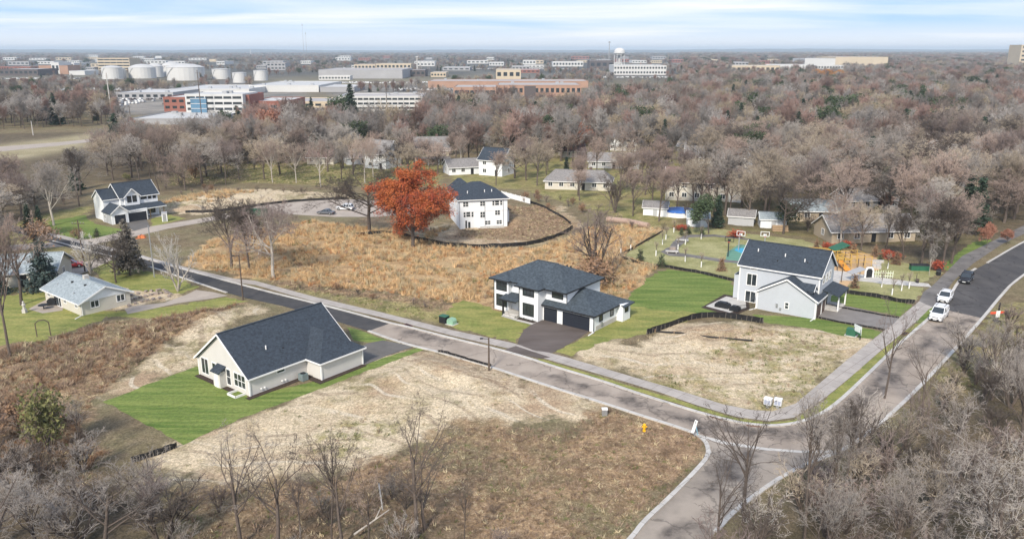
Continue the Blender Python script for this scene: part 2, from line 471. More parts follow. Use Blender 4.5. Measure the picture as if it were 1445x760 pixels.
sheet('sidewalk_gutter', [(985, 614), (998, 622), (1004, 638), (992, 657), (950, 700), (912, 735), (900, 753), (893, 757), (907, 737), (945, 702), (985, 661), (1000, 643), (998, 626)], 0.028, M['concrete'], hard=False)
# walks
sw = [(60, 325), (200, 360), (270, 379), (330, 393), (360, 396), (445, 419), (540, 441), (640, 466), (720, 483), (800, 504), (895, 532), (960, 551), (1020, 570), (1060, 578), (1090, 580), (1123, 569), (1190, 512), (1254, 461), (1297, 425),
      (1322, 435), (1294, 453), (1240, 497), (1200, 532), (1163, 562), (1120, 589), (1085, 594), (1040, 588), (982, 571), (930, 553), (850, 529), (790, 512), (720, 492), (640, 474), (540, 448), (445, 426), (360, 402), (330, 398), (270, 384), (200, 365), (60, 330)]
sheet('sidewalk', sw, 0.030, M['walk'])
sheet('sidewalk_asphalt', [(1297, 425), (1303, 412), (1317, 402), (1358, 361), (1403, 339), (1480, 300), (1500, 304), (1413, 345), (1373, 372), (1345, 397), (1328, 422), (1322, 436)], 0.031, M['old_walk'])
sheet('path', [(1170, 416), (1176, 381), (1235, 390), (1262, 394), (1310, 400), (1314, 405), (1300, 404), (1250, 401), (1228, 398), (1205, 396), (1185, 396), (1180, 417)], 0.033, M['concrete'], jit=0.15)
# driveways
sheet('driveway', [(505, 490), (520, 484), (540, 480), (562, 484), (584, 489), (563, 496), (545, 502), (512, 516), (505, 505)], 0.034, M['drive'])
sheet('driveway', [(757, 452), (766, 448), (790, 456), (832, 467), (819, 476), (800, 487), (779, 498), (752, 494), (730, 485), (733, 476), (740, 465)], 0.034, M['drive_warm'])
sheet('driveway', [(728, 488), (752, 496), (777, 504), (763, 506), (735, 500), (712, 493)], 0.037, M['drive_warm'], hard=False)
sheet('driveway', [(1152, 447), (1146, 440), (1167, 428), (1200, 433), (1269, 448), (1262, 456), (1250, 465), (1210, 458)], 0.034, M['drive_pale'])
sheet('driveway', [(178, 313), (186, 308), (207, 310), (212, 320), (203, 322), (189, 326), (180, 320)], 0.034, M['drive'])
sheet('driveway', [(176, 436), (186, 432), (232, 427), (262, 416), (277, 409), (300, 412), (322, 417), (300, 421), (250, 428), (200, 439), (180, 443)], 0.034, M['culdesac'])
sheet('driveway', [(92, 384), (112, 372), (150, 362), (160, 366), (125, 382), (100, 392)], 0.034, M['culdesac'])
# turning circle
sheet('cul_de_sac', [(-60, 350), (75, 342), (130, 337), (189, 323), (240, 315), (297, 306), (360, 292), (395, 286), (440, 283), (500, 281), (560, 285), (600, 292), (592, 301), (530, 306), (470, 306), (420, 303), (370, 300), (298, 312), (240, 322), (197, 332), (140, 343), (75, 349), (-60, 360)], 0.019, M['culdesac'])
# lawns
sheet('lawn', [(146, 567), (210, 542), (278, 516), (330, 540), (350, 560), (450, 536), (512, 516), (540, 505), (590, 490), (598, 493), (560, 508), (500, 530), (400, 568), (320, 598), (258, 627), (225, 608)], 0.012, M['lawn'], jit=0.35)
sheet('lawn', [(490, 461), (510, 466), (545, 480), (520, 483), (500, 480)], 0.012, M['lawn'], jit=.2)
sheet('lawn', [(940, 379), (1000, 388), (1036, 397), (1045, 432), (1010, 440), (985, 442), (935, 438), (885, 430), (890, 417), (910, 395)], 0.012, M['lawn'], jit=1.2)
sheet('lawn_edge', [(885, 428), (985, 440), (985, 447), (950, 458), (915, 470), (890, 474), (850, 482), (805, 503), (784, 497), (835, 470), (845, 460)], 0.011, M['lawn2'], jit=1.0)
sheet('lawn_front', [(640, 428), (660, 424), (700, 436), (757, 455), (735, 470), (727, 482), (690, 474), (640, 461), (625, 452)], 0.011, M['lawn2'], jit=1.5)
sheet('lawn', [(1062, 444), (1110, 446), (1152, 449), (1247, 468), (1232, 478), (1190, 474), (1150, 464), (1080, 455)], 0.012, M['lawn'], jit=.4)
sheet('lawn', [(1178, 408), (1230, 417), (1288, 430), (1270, 446), (1220, 436), (1168, 426)], 0.012, M['lawn'], jit=.3)
sheet('park_lawn', [(1180, 418), (1184, 400), (1210, 394), (1245, 400), (1305, 406), (1293, 424), (1240, 421)], 0.011, M['lawn3'], jit=.6)
sheet('park_lawn', [(882, 360), (905, 345), (945, 322), (1000, 320), (1060, 330), (1130, 338), (1170, 350), (1240, 362), (1300, 376), (1330, 385), (1300, 399), (1235, 388), (1175, 378), (1130, 400), (1036, 397), (985, 385), (930, 375)], 0.010, M['lawn3'], jit=.8)
sheet('lawn', [(1340, 385), (1370, 366), (1400, 337), (1372, 342), (1345, 362), (1330, 378)], 0.012, M['lawn'], jit=.5)
sheet('lawn', [(125, 375), (160, 365), (205, 382), (262, 396), (278, 405), (255, 414), (190, 410), (150, 400)], 0.011, M['lawn2'], jit=1)
sheet('lawn', [(-20, 420), (60, 410), (100, 430), (170, 440), (240, 432), (320, 419), (345, 425), (300, 436), (210, 450), (150, 447), (120, 460), (60, 480), (-20, 490)], 0.010, M['lawn2'], jit=1.5)
sheet('lawn', [(70, 330), (70, 312), (120, 303), (130, 315), (180, 325), (165, 333), (110, 338)], 0.011, M['lawn'], jit=1)
sheet('lawn', [(213, 309), (235, 302), (262, 308), (215, 320)], 0.011, M['lawn2'], jit=.5)
# kerb-side verge strips
sheet('verge', [(760, 505), (850, 532), (930, 556), (985, 573), (1040, 590), (1085, 596), (1120, 592), (1160, 567), (1230, 506), (1270, 473), (1290, 457), (1303, 455), (1270, 481), (1230, 519), (1181, 567), (1150, 586), (1120, 595), (1085, 598), (1040, 594), (985, 578), (900, 552), (760, 508)], 0.012, M['lawn2'], hard=False, jit=.2)
sheet('verge', [(1300, 456), (1325, 437), (1322, 430), (1310, 437), (1292, 455)], 0.036, M['lawn'], hard=False)
# playground surface and court
sheet('playground', [(1166, 357), (1195, 354), (1232, 359), (1240, 368), (1240, 380), (1222, 390), (1190, 384), (1172, 383), (1160, 370)], 0.030, M['sand'], jit=.4)
sheet('playground_sand', [(1150, 420), (1172, 384), (1205, 396), (1196, 404), (1178, 412)], 0.029, M['sand'], jit=.4)
sheet('basketball_court', [(1024, 369), (1026, 356), (1042, 345), (1080, 348), (1120, 352), (1120, 372), (1060, 376)], 0.030, M['court'])
sheet('court_key', [(1036, 353), (1040, 350), (1060, 350), (1060, 357), (1046, 357)], 0.036, M['court_blue'], hard=False)
sheet('path', [(932, 355), (945, 348), (953, 338), (968, 331), (1010, 331), (1060, 337), (1060, 339), (1010, 334), (972, 335), (966, 342), (955, 351), (960, 357), (990, 361), (1030, 367), (1070, 370), (1070, 373), (1020, 370), (975, 363), (945, 361)], 0.032, M['old_walk'], jit=.3)
sheet('highway', [(-90, 214), (0, 207), (80, 201), (160, 193), (200, 190), (200, 192.5), (160, 197), (80, 206), (0, 214), (-90, 222)], 0.05, M['culdesac'], hard=False)
# patios
sheet('patio', [(996, 432), (1025, 418), (1052, 424), (1053, 434), (1030, 441)], 0.034, M['concrete'])
sheet('patio_edging', [(989, 434), (1022, 415), (1056, 421), (1058, 436), (1034, 446)], 0.024, M['mulch'])
sheet('front_walk', [(707, 446), (722, 436), (742, 446), (762, 452), (750, 458), (730, 453)], 0.035, M['concrete'])
sheet('patio', [(40, 436), (70, 420), (92, 428), (88, 438), (60, 442)], 0.034, M['culdesac'])

# ------------------------------------------------------------------ the ground: one sheet to the horizon
Z_STRAW = [[(560, 496), (617, 498), (690, 520), (760, 545), (850, 572), (845, 600), (760, 600), (640, 600), (560, 640), (480, 670), (330, 690), (240, 680), (215, 655), (258, 628), (330, 598), (430, 560), (520, 525)],
           [(805, 505), (850, 484), (915, 471), (985, 450), (1075, 456), (1170, 470), (1235, 478), (1190, 512), (1123, 569), (1090, 578), (1020, 568), (895, 530)],
           [(130, 565), (200, 510), (280, 455), (350, 430), (385, 433), (330, 455), (277, 515), (145, 566)],
           [(640, 318), (720, 290), (790, 292), (815, 320), (770, 342), (690, 348), (600, 335), (590, 320)],
           [(220, 300), (240, 282), (300, 270), (370, 268), (500, 272), (490, 281), (360, 288), (290, 303)],
           [(170, 435), (180, 412), (250, 408), (275, 412), (235, 425)]]
Z_BROWN = [[(480, 672), (560, 640), (660, 604), (800, 602), (850, 575), (985, 616), (998, 640), (940, 700), (890, 757), (800, 900), (500, 900), (280, 800), (240, 690), (330, 692)],
           [(-30, 500), (60, 478), (120, 460), (210, 448), (300, 432), (345, 427), (280, 455), (200, 512), (130, 566), (110, 600), (150, 640), (110, 700), (-30, 700)],
           [(380, 395), (440, 400), (700, 438), (690, 448), (560, 424), (440, 412), (380, 405)],
           [(640, 335), (700, 290), (780, 290), (810, 322), (780, 340)]]
Z_MARSH = [[(262, 375), (300, 335), (380, 325), (440, 312), (560, 325), (600, 340), (680, 352), (760, 352), (830, 322), (890, 318), (935, 322), (900, 345), (876, 362), (930, 378), (905, 398), (880, 425), (830, 405), (700, 385), (692, 440), (640, 428), (560, 416), (440, 403), (340, 388)],
           [(600, 345), (640, 318), (600, 325)],
           [(220, 292), (250, 278), (320, 268), (360, 272), (300, 288)]]
Z_OLIVE = [[(392, 402), (440, 410), (560, 428), (640, 440), (640, 460), (560, 443), (440, 416), (360, 396)],
           [(1060, 465), (1190, 478), (1150, 510), (1060, 525), (990, 500)], [(1090, 515), (1190, 510), (1115, 574), (1050, 578)], [(900, 520), (960, 530), (1040, 560), (1020, 572), (930, 548)], [(430, 600), (520, 590), (560, 610), (480, 640)],
           [(240, 230), (620, 225), (620, 262), (500, 262), (360, 258), (240, 262)],
           [(640, 225), (960, 205), (960, 320), (900, 320), (840, 296), (740, 268), (640, 262)],
           [(960, 250), (1300, 240), (1400, 300), (1380, 345), (1250, 345), (1060, 325), (960, 315)],
           [(-30, 330), (70, 300), (130, 290), (60, 400), (-30, 430)], [(1330, 520), (1400, 450), (1445, 430), (1445, 470), (1360, 560)]]
Z_MUD = [[(560, 494), (640, 500), (720, 530), (800, 556), (760, 566), (690, 545), (600, 520)], [(600, 350), (640, 316), (700, 318), (740, 300), (800, 300), (812, 320), (760, 340), (690, 346)],
         [(870, 600), (985, 612), (990, 640), (950, 670), (930, 640)], [(960, 465), (1080, 460), (1090, 480), (1000, 490)], [(500, 310), (560, 300), (620, 315), (560, 330)]]
Z_PAVED = [[(-80, 130), (120, 118), (420, 100), (440, 160), (330, 172), (160, 160)], [(430, 118), (660, 112), (660, 150), (480, 140)], [(-80, 96), (1000, 96), (960, 108), (400, 122), (-80, 118)]]
Z_FIELD = [[(-60, 212), (150, 186), (190, 188), (100, 212), (-60, 240)], [(440, 104), (700, 104), (700, 118), (380, 120), (360, 112)]]
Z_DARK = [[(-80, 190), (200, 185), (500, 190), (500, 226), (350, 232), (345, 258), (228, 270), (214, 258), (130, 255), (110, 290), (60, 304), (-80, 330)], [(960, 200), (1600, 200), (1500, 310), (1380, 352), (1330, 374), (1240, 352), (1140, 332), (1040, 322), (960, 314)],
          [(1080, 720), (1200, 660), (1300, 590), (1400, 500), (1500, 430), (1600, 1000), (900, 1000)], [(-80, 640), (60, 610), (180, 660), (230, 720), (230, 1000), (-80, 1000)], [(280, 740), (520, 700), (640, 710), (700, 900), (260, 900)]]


def sdist(PXY, poly):
    """signed distance to polygon (positive inside)"""
    P = np.array(poly); n = len(P); x, y = PXY[:, 0], PXY[:, 1]
    best = np.full(len(x), 1e18); ins = np.zeros(len(x), bool)
    for i in range(n):
        a = P[i]; b = P[(i + 1) % n]; d = b - a
        t = np.clip(((x - a[0]) * d[0] + (y - a[1]) * d[1]) / (d @ d + 1e-12), 0, 1)
        q = (x - a[0] - t * d[0]) ** 2 + (y - a[1] - t * d[1]) ** 2
        best = np.minimum(best, q)
        c = ((a[1] > y) != (b[1] > y)) & (x < (b[0] - a[0]) * (y - a[1]) / (b[1] - a[1] + 1e-12) + a[0])
        ins ^= c
    return np.where(ins, 1, -1) * np.sqrt(best)


def smooth_noise(P, s, seed):
    return np.array([noise.fractal(Vector((p[0] / s, p[1] / s, seed)), 0.6, 2.2, 4) for p in P])


BUMPS = [((262, 292), 9, 1.6), ((300, 282), 11, 1.8), ((335, 278), 9, 1.2), ((720, 310), 10, 1.1), ((600, 535), 14, 0.9), ((1000, 462), 9, 0.9), ((540, 415), 4, .6), ((200, 480), 10, 1.0), ((300, 450), 8, .8)]


def axis(lo, hi, step, far, grow):
    a = list(np.arange(lo, hi + 1e-6, step)); s = step; v = hi
    while v < far: s *= grow; v += s; a.append(v)
    s = step; v = lo; pre = []
    while v > -far: s *= grow; v -= s; pre.append(v)
    return np.array(pre[::-1] + a)


def make_ground():
    xs = axis(-125, 125, .7, 30000, 1.11)
    ys = axis(42, 215, .7, 30000, 1.05)
    ys = ys[ys > -3000]
    X, Y = np.meshgrid(xs, ys); P = np.stack([X.ravel(), Y.ravel()], 1); n = len(P)
    near = np.where((abs(P[:, 0]) < 400) & (P[:, 1] > 30) & (P[:, 1] < 2500) & (abs(P[:, 0]) < P[:, 1] * .8 + 60))[0]
    Q = P[near]
    big = smooth_noise(Q, 9.0, 1.3); fine = smooth_noise(Q, 2.6, 7.7)
    hd = np.full(len(Q), -1e9)
    for poly in HARD: hd = np.maximum(hd, sdist(Q, poly))
    amp = np.clip((-hd - 0.6) / 4.0, 0, 1) * np.clip((260 - Q[:, 1]) / 60, 0, 1)
    z = np.zeros(n)
    zz = (big * 0.22 + fine * 0.10) * amp
    for (px, r, h) in BUMPS:
        c = G(*px); d2 = ((Q[:, 0] - c[0]) ** 2 + (Q[:, 1] - c[1]) ** 2) / r ** 2
        zz += h * np.exp(-d2 * 2) * (0.8 + .5 * big) * amp
    z[near] = zz
    masks = np.zeros((n, 8))

    def paint(k, zones, soft, wob=1.0):
        for zpx in zones:
            poly = [G(*q) for q in zpx]
            sd = sdist(Q, poly) + big * 2.2 * wob + fine * 1.0 * wob
            masks[near, k] = np.maximum(masks[near, k], np.clip(sd / soft * .6 + .5, 0, 1))
    paint(0, Z_STRAW, 5.0, 1.6); paint(1, Z_BROWN, 5.0, 1.6); paint(2, Z_MARSH, 3.0); paint(3, Z_OLIVE, 5.0)
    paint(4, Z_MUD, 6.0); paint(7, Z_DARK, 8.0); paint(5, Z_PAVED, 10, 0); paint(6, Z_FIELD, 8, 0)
    m = bpy.data.meshes.new('ground')
    nx, ny = len(xs), len(ys)
    verts = np.stack([P[:, 0], P[:, 1], z], 1)
    idx = np.arange(nx * ny).reshape(ny, nx)
    f = np.stack([idx[:-1, :-1].ravel(), idx[:-1, 1:].ravel(), idx[1:, 1:].ravel(), idx[1:, :-1].ravel()], 1)
    m.vertices.add(n); m.vertices.foreach_set('co', verts.ravel())
    m.loops.add(f.size); m.loops.foreach_set('vertex_index', f.ravel())
    m.polygons.add(len(f)); m.polygons.foreach_set('loop_start', np.arange(0, f.size, 4)); m.polygons.foreach_set('loop_total', np.full(len(f), 4))
    m.update(calc_edges=True); m.validate()
    for k, nm in ((0, 'cover_a'), (4, 'cover_b')):
        a = m.attributes.new(nm, 'FLOAT_COLOR', 'POINT'); a.data.foreach_set('color', masks[:, k:k + 4].ravel().astype(np.float32))
    m.shade_smooth()
    o = link('ground', m); o['kind'] = 'structure'
    # material
    g = bpy.data.materials.new('ground_cover'); g.use_nodes = True; m.materials.append(g)
    nt = g.node_tree; bs = nt.nodes['Principled BSDF']; L = nt.links.new
    bs.inputs['Roughness'].default_value = 0.95; bs.inputs['Specular IOR Level'].default_value = 0.15
    tc = nt.nodes.new('ShaderNodeTexCoord')

    def nz(scale, detail=6, rough=.65, stretch=None, rot=0, dist=0.0):
        mp = nt.nodes.new('ShaderNodeMapping'); L(tc.outputs['Object'], mp.inputs[0])
        if stretch: mp.inputs['Scale'].default_value = stretch
        mp.inputs['Rotation'].default_value = (0, 0, rot)
        t = nt.nodes.new('ShaderNodeTexNoise'); t.inputs['Scale'].default_value = scale; t.inputs['Detail'].default_value = detail
        t.inputs['Roughness'].default_value = rough; t.inputs['Distortion'].default_value = dist
        L(mp.outputs[0], t.inputs['Vector']); return t.outputs[0]

    def rng(s, a, b, c=0., d=1.):
        r = nt.nodes.new('ShaderNodeMapRange'); L(s, r.inputs[0])
        for i, v in enumerate((a, b, c, d)): r.inputs[i + 1].default_value = v
        return r.outputs[0]

    def mixc(fac, a, b, mode='MIX'):
        x = nt.nodes.new('ShaderNodeMix'); x.data_type = 'RGBA'; x.blend_type = mode
        for s, v in ((0, fac), (6, a), (7, b)):
            if isinstance(v, (int, float)): x.inputs[s].default_value = v
            elif isinstance(v, tuple): x.inputs[s].default_value = (*v, 1)
            else: L(v, x.inputs[s])
        return x.outputs[2]

    def math_(op, a, b):
        x = nt.nodes.new('ShaderNodeMath'); x.operation = op
        for i, v in enumerate((a, b)):
            if isinstance(v, (int, float)): x.inputs[i].default_value = v
            else: L(v, x.inputs[i])
        return x.outputs[0]
    n_mid = nz(0.35, 8, .7); n_fine = nz(2.4, 8, .75); n_patch = nz(0.09, 5, .6); n_streak = nz(0.8, 9, .78, (.5, 1.5, 1), R(-28), 2.0); n_spk = nz(5.0, 3, .6)
    sp = {}
    for nm in ('cover_a', 'cover_b'):
        at = nt.nodes.new('ShaderNodeAttribute'); at.attribute_name = nm
        sc_ = nt.nodes.new('ShaderNodeSeparateColor'); L(at.outputs['Color'], sc_.inputs[0])
        sp[nm] = (sc_.outputs[0], sc_.outputs[1], sc_.outputs[2], at.outputs['Alpha'])

    def mask(nm, i):
        j = math_('ADD', sp[nm][i], math_('MULTIPLY', math_('SUBTRACT', n_mid, 0.5), 0.9))
        return rng(j, 0.38, 0.62)
    # woodland floor: leaf litter, brown grass, a little green; farther out the town's mixture
    base = mixc(rng(n_patch, .4, .62), (0.15, 0.115, 0.07), (0.175, 0.155, 0.085))
    base = mixc(rng(n_mid, .45, .7), base, (0.24, 0.19, 0.12))
    base = mixc(rng(n_mid, .28, .42, 1, 0), base, (0.085, 0.07, 0.05))
    straw = mixc(rng(n_streak, .30, .50), (0.33, 0.24, 0.15), (0.51, 0.415, 0.285))
    straw = mixc(rng(n_patch, .40, .55, .7, 0), straw, (0.58, 0.485, 0.345))
    straw = mixc(rng(n_mid, .54, .70, 0, .8), straw, (0.24, 0.205, 0.105))
    straw = mixc(rng(n_patch, .54, .66, 0, .8), straw, (0.32, 0.22, 0.14))
    straw = mixc(math_('MULTIPLY', rng(nz(.06, 5, .6), .50, .60, 0, .8), rng(n_mid, .4, .55)), straw, (0.19, 0.165, 0.075))
    brown = mixc(rng(n_mid, .36, .62), (0.155, 0.102, 0.06), (0.36, 0.25, 0.148))
    brown = mixc(rng(n_patch, .48, .62, 0, .7), brown, (0.17, 0.15, 0.085))
    brown = mixc(rng(n_fine, .55, .68, 0, .8), brown, (0.42, 0.33, 0.23))
    marsh = mixc(rng(n_mid, .36, .6), (0.25, 0.155, 0.08), (0.49, 0.345, 0.19))
    marsh = mixc(rng(n_patch, .52, .64, 0, .8), marsh, (0.36, 0.27, 0.15))
    olive = mixc(rng(n_mid, .36, .62), (0.135, 0.14, 0.045), (0.31, 0.27, 0.12))
    olive = mixc(rng(n_patch, .48, .60, 0, .5), olive, (0.22, 0.165, 0.09))
    mud = mixc(rng(n_mid, .36, .62), (0.20, 0.125, 0.075), (0.33, 0.23, 0.15))
    # tyre tracks curving over the bare lots
    wv = nt.nodes.new('ShaderNodeTexWave'); wv.wave_type = 'RINGS'; wv.rings_direction = 'Z'
    wmp = nt.nodes.new('ShaderNodeMapping'); wmp.inputs['Location'].default_value = (-40, -190, 0); L(tc.outputs['Object'], wmp.inputs[0]); L(wmp.outputs[0], wv.inputs['Vector'])
    wv.inputs['Scale'].default_value = 0.06; wv.inputs['Distortion'].default_value = 30; wv.inputs['Detail'].default_value = 3; wv.inputs['Detail Scale'].default_value = 0.35; wv.inputs['Detail Roughness'].default_value = .55
    trk = math_('MULTIPLY', rng(wv.outputs['Fac'], .93, .985), rng(n_patch, .46, .58))
    straw = mixc(math_('MULTIPLY', trk, .75), straw, (0.56, 0.49, 0.38))
    trk2 = math_('MULTIPLY', rng(wv.outputs['Fac'], .07, .015), rng(n_patch, .56, .46))
    straw = mixc(math_('MULTIPLY', trk2, .45), straw, (0.20, 0.145, 0.10))
    col = mixc(mask('cover_a', 3), base, olive)
    col = mixc(mask('cover_a', 2), col, marsh)
    col = mixc(mask('cover_a', 0), col, straw)
    col = mixc(mask('cover_a', 1), col, brown)
    col = mixc(math_('MULTIPLY', mask('cover_a', 3), rng(n_mid, .46, .58, 0, .8)), col, olive)
    col = mixc(math_('MULTIPLY', mask('cover_b', 0), rng(n_streak, .40, .58, 0, .85)), col, mud)
    pav = mixc(rng(nz(0.02, 4), .4, .6), (0.15, 0.145, 0.135), (0.27, 0.245, 0.215))
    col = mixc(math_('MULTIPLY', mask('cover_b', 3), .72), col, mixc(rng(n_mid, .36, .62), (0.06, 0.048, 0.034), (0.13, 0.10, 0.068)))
    col = mixc(sp['cover_b'][1], col, pav)
    col = mixc(sp['cover_b'][2], col, mixc(rng(nz(.05, 4), .4, .6), (0.28, 0.24, 0.14), (0.36, 0.31, 0.2)))
    col = mixc(1.0, col, rng(n_fine, .3, .7, .56, 1.42), 'MULTIPLY')
    col = mixc(1.0, col, rng(n_spk, .35, .65, .72, 1.3), 'MULTIPLY')
    # far country: winter woods with paler openings
    sx = nt.nodes.new('ShaderNodeSeparateXYZ'); L(tc.outputs['Object'], sx.inputs[0])
    far = mixc(rng(nz(0.0035, 8, .7, (1, .35, 1)), .45, .62), (0.075, 0.075, 0.07), (0.17, 0.16, 0.13))
    col = mixc(rng(sx.outputs[1], 600, 1500), col, far)
    L(col, bs.inputs['Base Color'])
    bp = nt.nodes.new('ShaderNodeBump'); bp.inputs['Strength'].default_value = 0.6; bp.inputs['Distance'].default_value = 0.25
    L(n_fine, bp.inputs['Height']); L(bp.outputs[0], bs.inputs['Normal'])
    return xs, ys, z.reshape(ny, nx)


GXS, GYS, GZ = make_ground()


def stain_layer(px_road, stains, z, base, name='stain'):
    """damp mud on the paving: cells inside the road outline, darkening by distance into the stain outline, same paving below"""
    road = [G(*q) for q in px_road]; st = [[G(*q) for q in s] for s in stains]; c = .5
    al = [p for s in st for p in s]; xs = np.arange(min(p[0] for p in al) - 4, max(p[0] for p in al) + 4, c); ys = np.arange(min(p[1] for p in al) - 4, max(p[1] for p in al) + 4, c)
    X, Y = np.meshgrid(xs, ys); P = np.stack([X.ravel(), Y.ravel()], 1); sr = sdist(P, road); sd = np.max([sdist(P, s) for s in st], axis=0)
    wob = np.array([noise.fractal(Vector((p[0] * .45, p[1] * .45, 5)), .8, 2.1, 4) for p in P]); sd = sd + wob * 1.5
    f = np.clip(sd / 1.6 + .4, 0, 1); idx = np.arange(len(P)).reshape(len(ys), len(xs)); ok = (sr > .15)
    fs = np.stack([idx[:-1, :-1].ravel(), idx[:-1, 1:].ravel(), idx[1:, 1:].ravel(), idx[1:, :-1].ravel()], 1)
    fs = fs[ok[fs].all(1) & (f[fs].max(1) > 0.001)]
    me = bpy.data.meshes.new(name); me.from_pydata([(p[0], p[1], z) for p in P], [], [tuple(int(v) for v in q) for q in fs])
    a = me.attributes.new('wet', 'FLOAT', 'POINT'); a.data.foreach_set('value', f.astype(np.float32))
    m = base.copy(); m.name = 'mud_stained_paving'; nt = m.node_tree; bs = nt.nodes['Principled BSDF']; prev = bs.inputs['Base Color'].links[0].from_socket; L = nt.links.new
    at = nt.nodes.new('ShaderNodeAttribute'); at.attribute_name = 'wet'; tc = nt.nodes.new('ShaderNodeTexCoord')
    n = nt.nodes.new('ShaderNodeTexNoise'); n.inputs['Scale'].default_value = .7; n.inputs['Detail'].default_value = 8; n.inputs['Roughness'].default_value = .75; L(tc.outputs['Object'], n.inputs['Vector'])
    r = nt.nodes.new('ShaderNodeMapRange'); L(n.outputs[0], r.inputs[0]); r.inputs[1].default_value = .34; r.inputs[2].default_value = .6; r.inputs[3].default_value = .25; r.inputs[4].default_value = 1
    mu = nt.nodes.new('ShaderNodeMath'); mu.operation = 'MULTIPLY'; L(at.outputs['Fac'], mu.inputs[0]); L(r.outputs[0], mu.inputs[1])
    mx = nt.nodes.new('ShaderNodeMix'); mx.data_type = 'RGBA'; L(mu.outputs[0], mx.inputs[0]); L(prev, mx.inputs[6]); mx.inputs[7].default_value = (0.075, 0.064, 0.058, 1); L(mx.outputs[2], bs.inputs['Base Color'])
    me.materials.append(m); o = link(name, me); o['kind'] = 'structure'


stain_layer(up2 + lo2, [stA, [(1225, 560), (1290, 490), (1330, 452), (1350, 455), (1300, 500), (1262, 545)], [(1345, 448), (1375, 450), (1350, 478), (1335, 470)], [(560, 462), (600, 466), (640, 480), (620, 484), (575, 474)]], 0.026, M['base_road'])
stain_layer(side, [[(1000, 640), (1060, 640), (1040, 680), (990, 700)], [(960, 730), (1000, 720), (960, 790), (920, 800)]], 0.024, M['base_road2'])


def gz(x, y):
    i = int(np.clip(np.searchsorted(GXS, x) - 1, 0, len(GXS) - 2)); j = int(np.clip(np.searchsorted(GYS, y) - 1, 0, len(GYS) - 2))
    tx = (x - GXS[i]) / (GXS[i + 1] - GXS[i]); ty = (y - GYS[j]) / (GYS[j + 1] - GYS[j])
    return float((GZ[j, i] * (1 - tx) + GZ[j, i + 1] * tx) * (1 - ty) + (GZ[j + 1, i] * (1 - tx) + GZ[j + 1, i + 1] * tx) * ty)


# far hills on the horizon
def hills():
    mb = MB(); n = 160; vs = []; fs = []
    for j, (D, hh) in enumerate(((11000, 0), (13500, .5), (16000, 1.0), (20000, .7))):
        for i in range(n + 1):
            a = R(-48 + 96 * i / n)
            h = hh * (38 + 26 * noise.noise(Vector((i * .09, j * .3, 4))) + 9 * noise.noise(Vector((i * .6, j, 8))))
            vs.append((math.sin(a) * D, math.cos(a) * D, h - (3 if j == 0 else 0)))
    for j in range(3):
        for i in range(n):
            k = j * (n + 1) + i; fs.append((k, k + 1, k + n + 2, k + n + 1))
    mb.add(vs, fs)
    o = mb.build('hills', mat('far_wooded_hills', (0.06, 0.07, 0.06), 1, .3, .002), smooth=True); o['kind'] = 'structure'


hills()
# ------------------------------------------------------------------ houses
def frame(wall_o, t, n, z, w, h, parent, cols=2, rows=1, trim='white', glass='glass', name='window', grid=0, bw=0.12):
    """opening in a wall: frame with glass pane and bars. wall_o: (x,y) centre on the wall, t: direction along it, n: outward normal (2D units)"""
    t = Vector((t[0], t[1], 0)); n = Vector((n[0], n[1], 0)); c = Vector((wall_o[0], wall_o[1], 0))
    def P(a, z_, o): return c + t * a + n * o + Vector((0, 0, z_))
    f = MB()
    def bx(a0, a1, z0, z1, o0, o1, mb):
        vs = [P(a, zz, o) for zz in (z0, z1) for a, o in ((a0, o0), (a1, o0), (a1, o1), (a0, o1))]
        mb.add(vs, [(0, 3, 2, 1), (4, 5, 6, 7), (0, 1, 5, 4), (1, 2, 6, 5), (2, 3, 7, 6), (3, 0, 4, 7)])
    bx(-w / 2 - bw, -w / 2, z - bw, z + h + bw, -.02, .06, f); bx(w / 2, w / 2 + bw, z - bw, z + h + bw, -.02, .06, f)
    bx(-w / 2, w / 2, z + h, z + h + bw, -.02, .058, f); bx(-w / 2, w / 2, z - bw, z, -.02, .07, f)
    for i in range(1, cols):
        a = -w / 2 + w * i / cols; bx(a - .045, a + .045, z, z + h, -.02, .05, f)
    for i in range(1, rows):
        q = z + h * i / rows; bx(-w / 2, w / 2, q - .04, q + .04, -.02, .045, f)
    fo = f.build(name, M[trim], parent)
    g = MB(); bx(-w / 2, w / 2, z, z + h, -.02, .022, g)
    g.build('pane', M[glass], fo)
    return fo


def garage_door(c, t, n, z, w, h, parent, m='garage_dark', rows=4, cols=4, trim='white'):
    t3 = Vector((t[0], t[1], 0)); n3 = Vector((n[0], n[1], 0)); c3 = Vector((c[0], c[1], z))
    def bx(a0, a1, z0, z1, o0, o1, mb):
        vs = [c3 + t3 * a + n3 * o + Vector((0, 0, zz)) for zz in (z0, z1) for a, o in ((a0, o0), (a1, o0), (a1, o1), (a0, o1))]
        mb.add(vs, [(0, 3, 2, 1), (4, 5, 6, 7), (0, 1, 5, 4), (1, 2, 6, 5), (2, 3, 7, 6), (3, 0, 4, 7)])
    mb = MB(); bx(-w / 2, w / 2, 0, h, -.02, .02, mb)
    d = mb.build('garage_door', M[m], parent)
    me = None
    for r in range(rows):
        p = MB(); bx(-w / 2 + .02, w / 2 - .02, h * r / rows + .02, h * (r + 1) / rows - .02, .02, .05, p)
        p.build('door_panel', M[m], d)
    f = MB(); bx(-w / 2 - .14, -w / 2, 0, h + .14, -.02, .07, f); bx(w / 2, w / 2 + .14, 0, h + .14, -.02, .07, f); bx(-w / 2, w / 2, h, h + .14, -.02, .068, f)
    f.build('door_frame', M[trim], d)
    return d


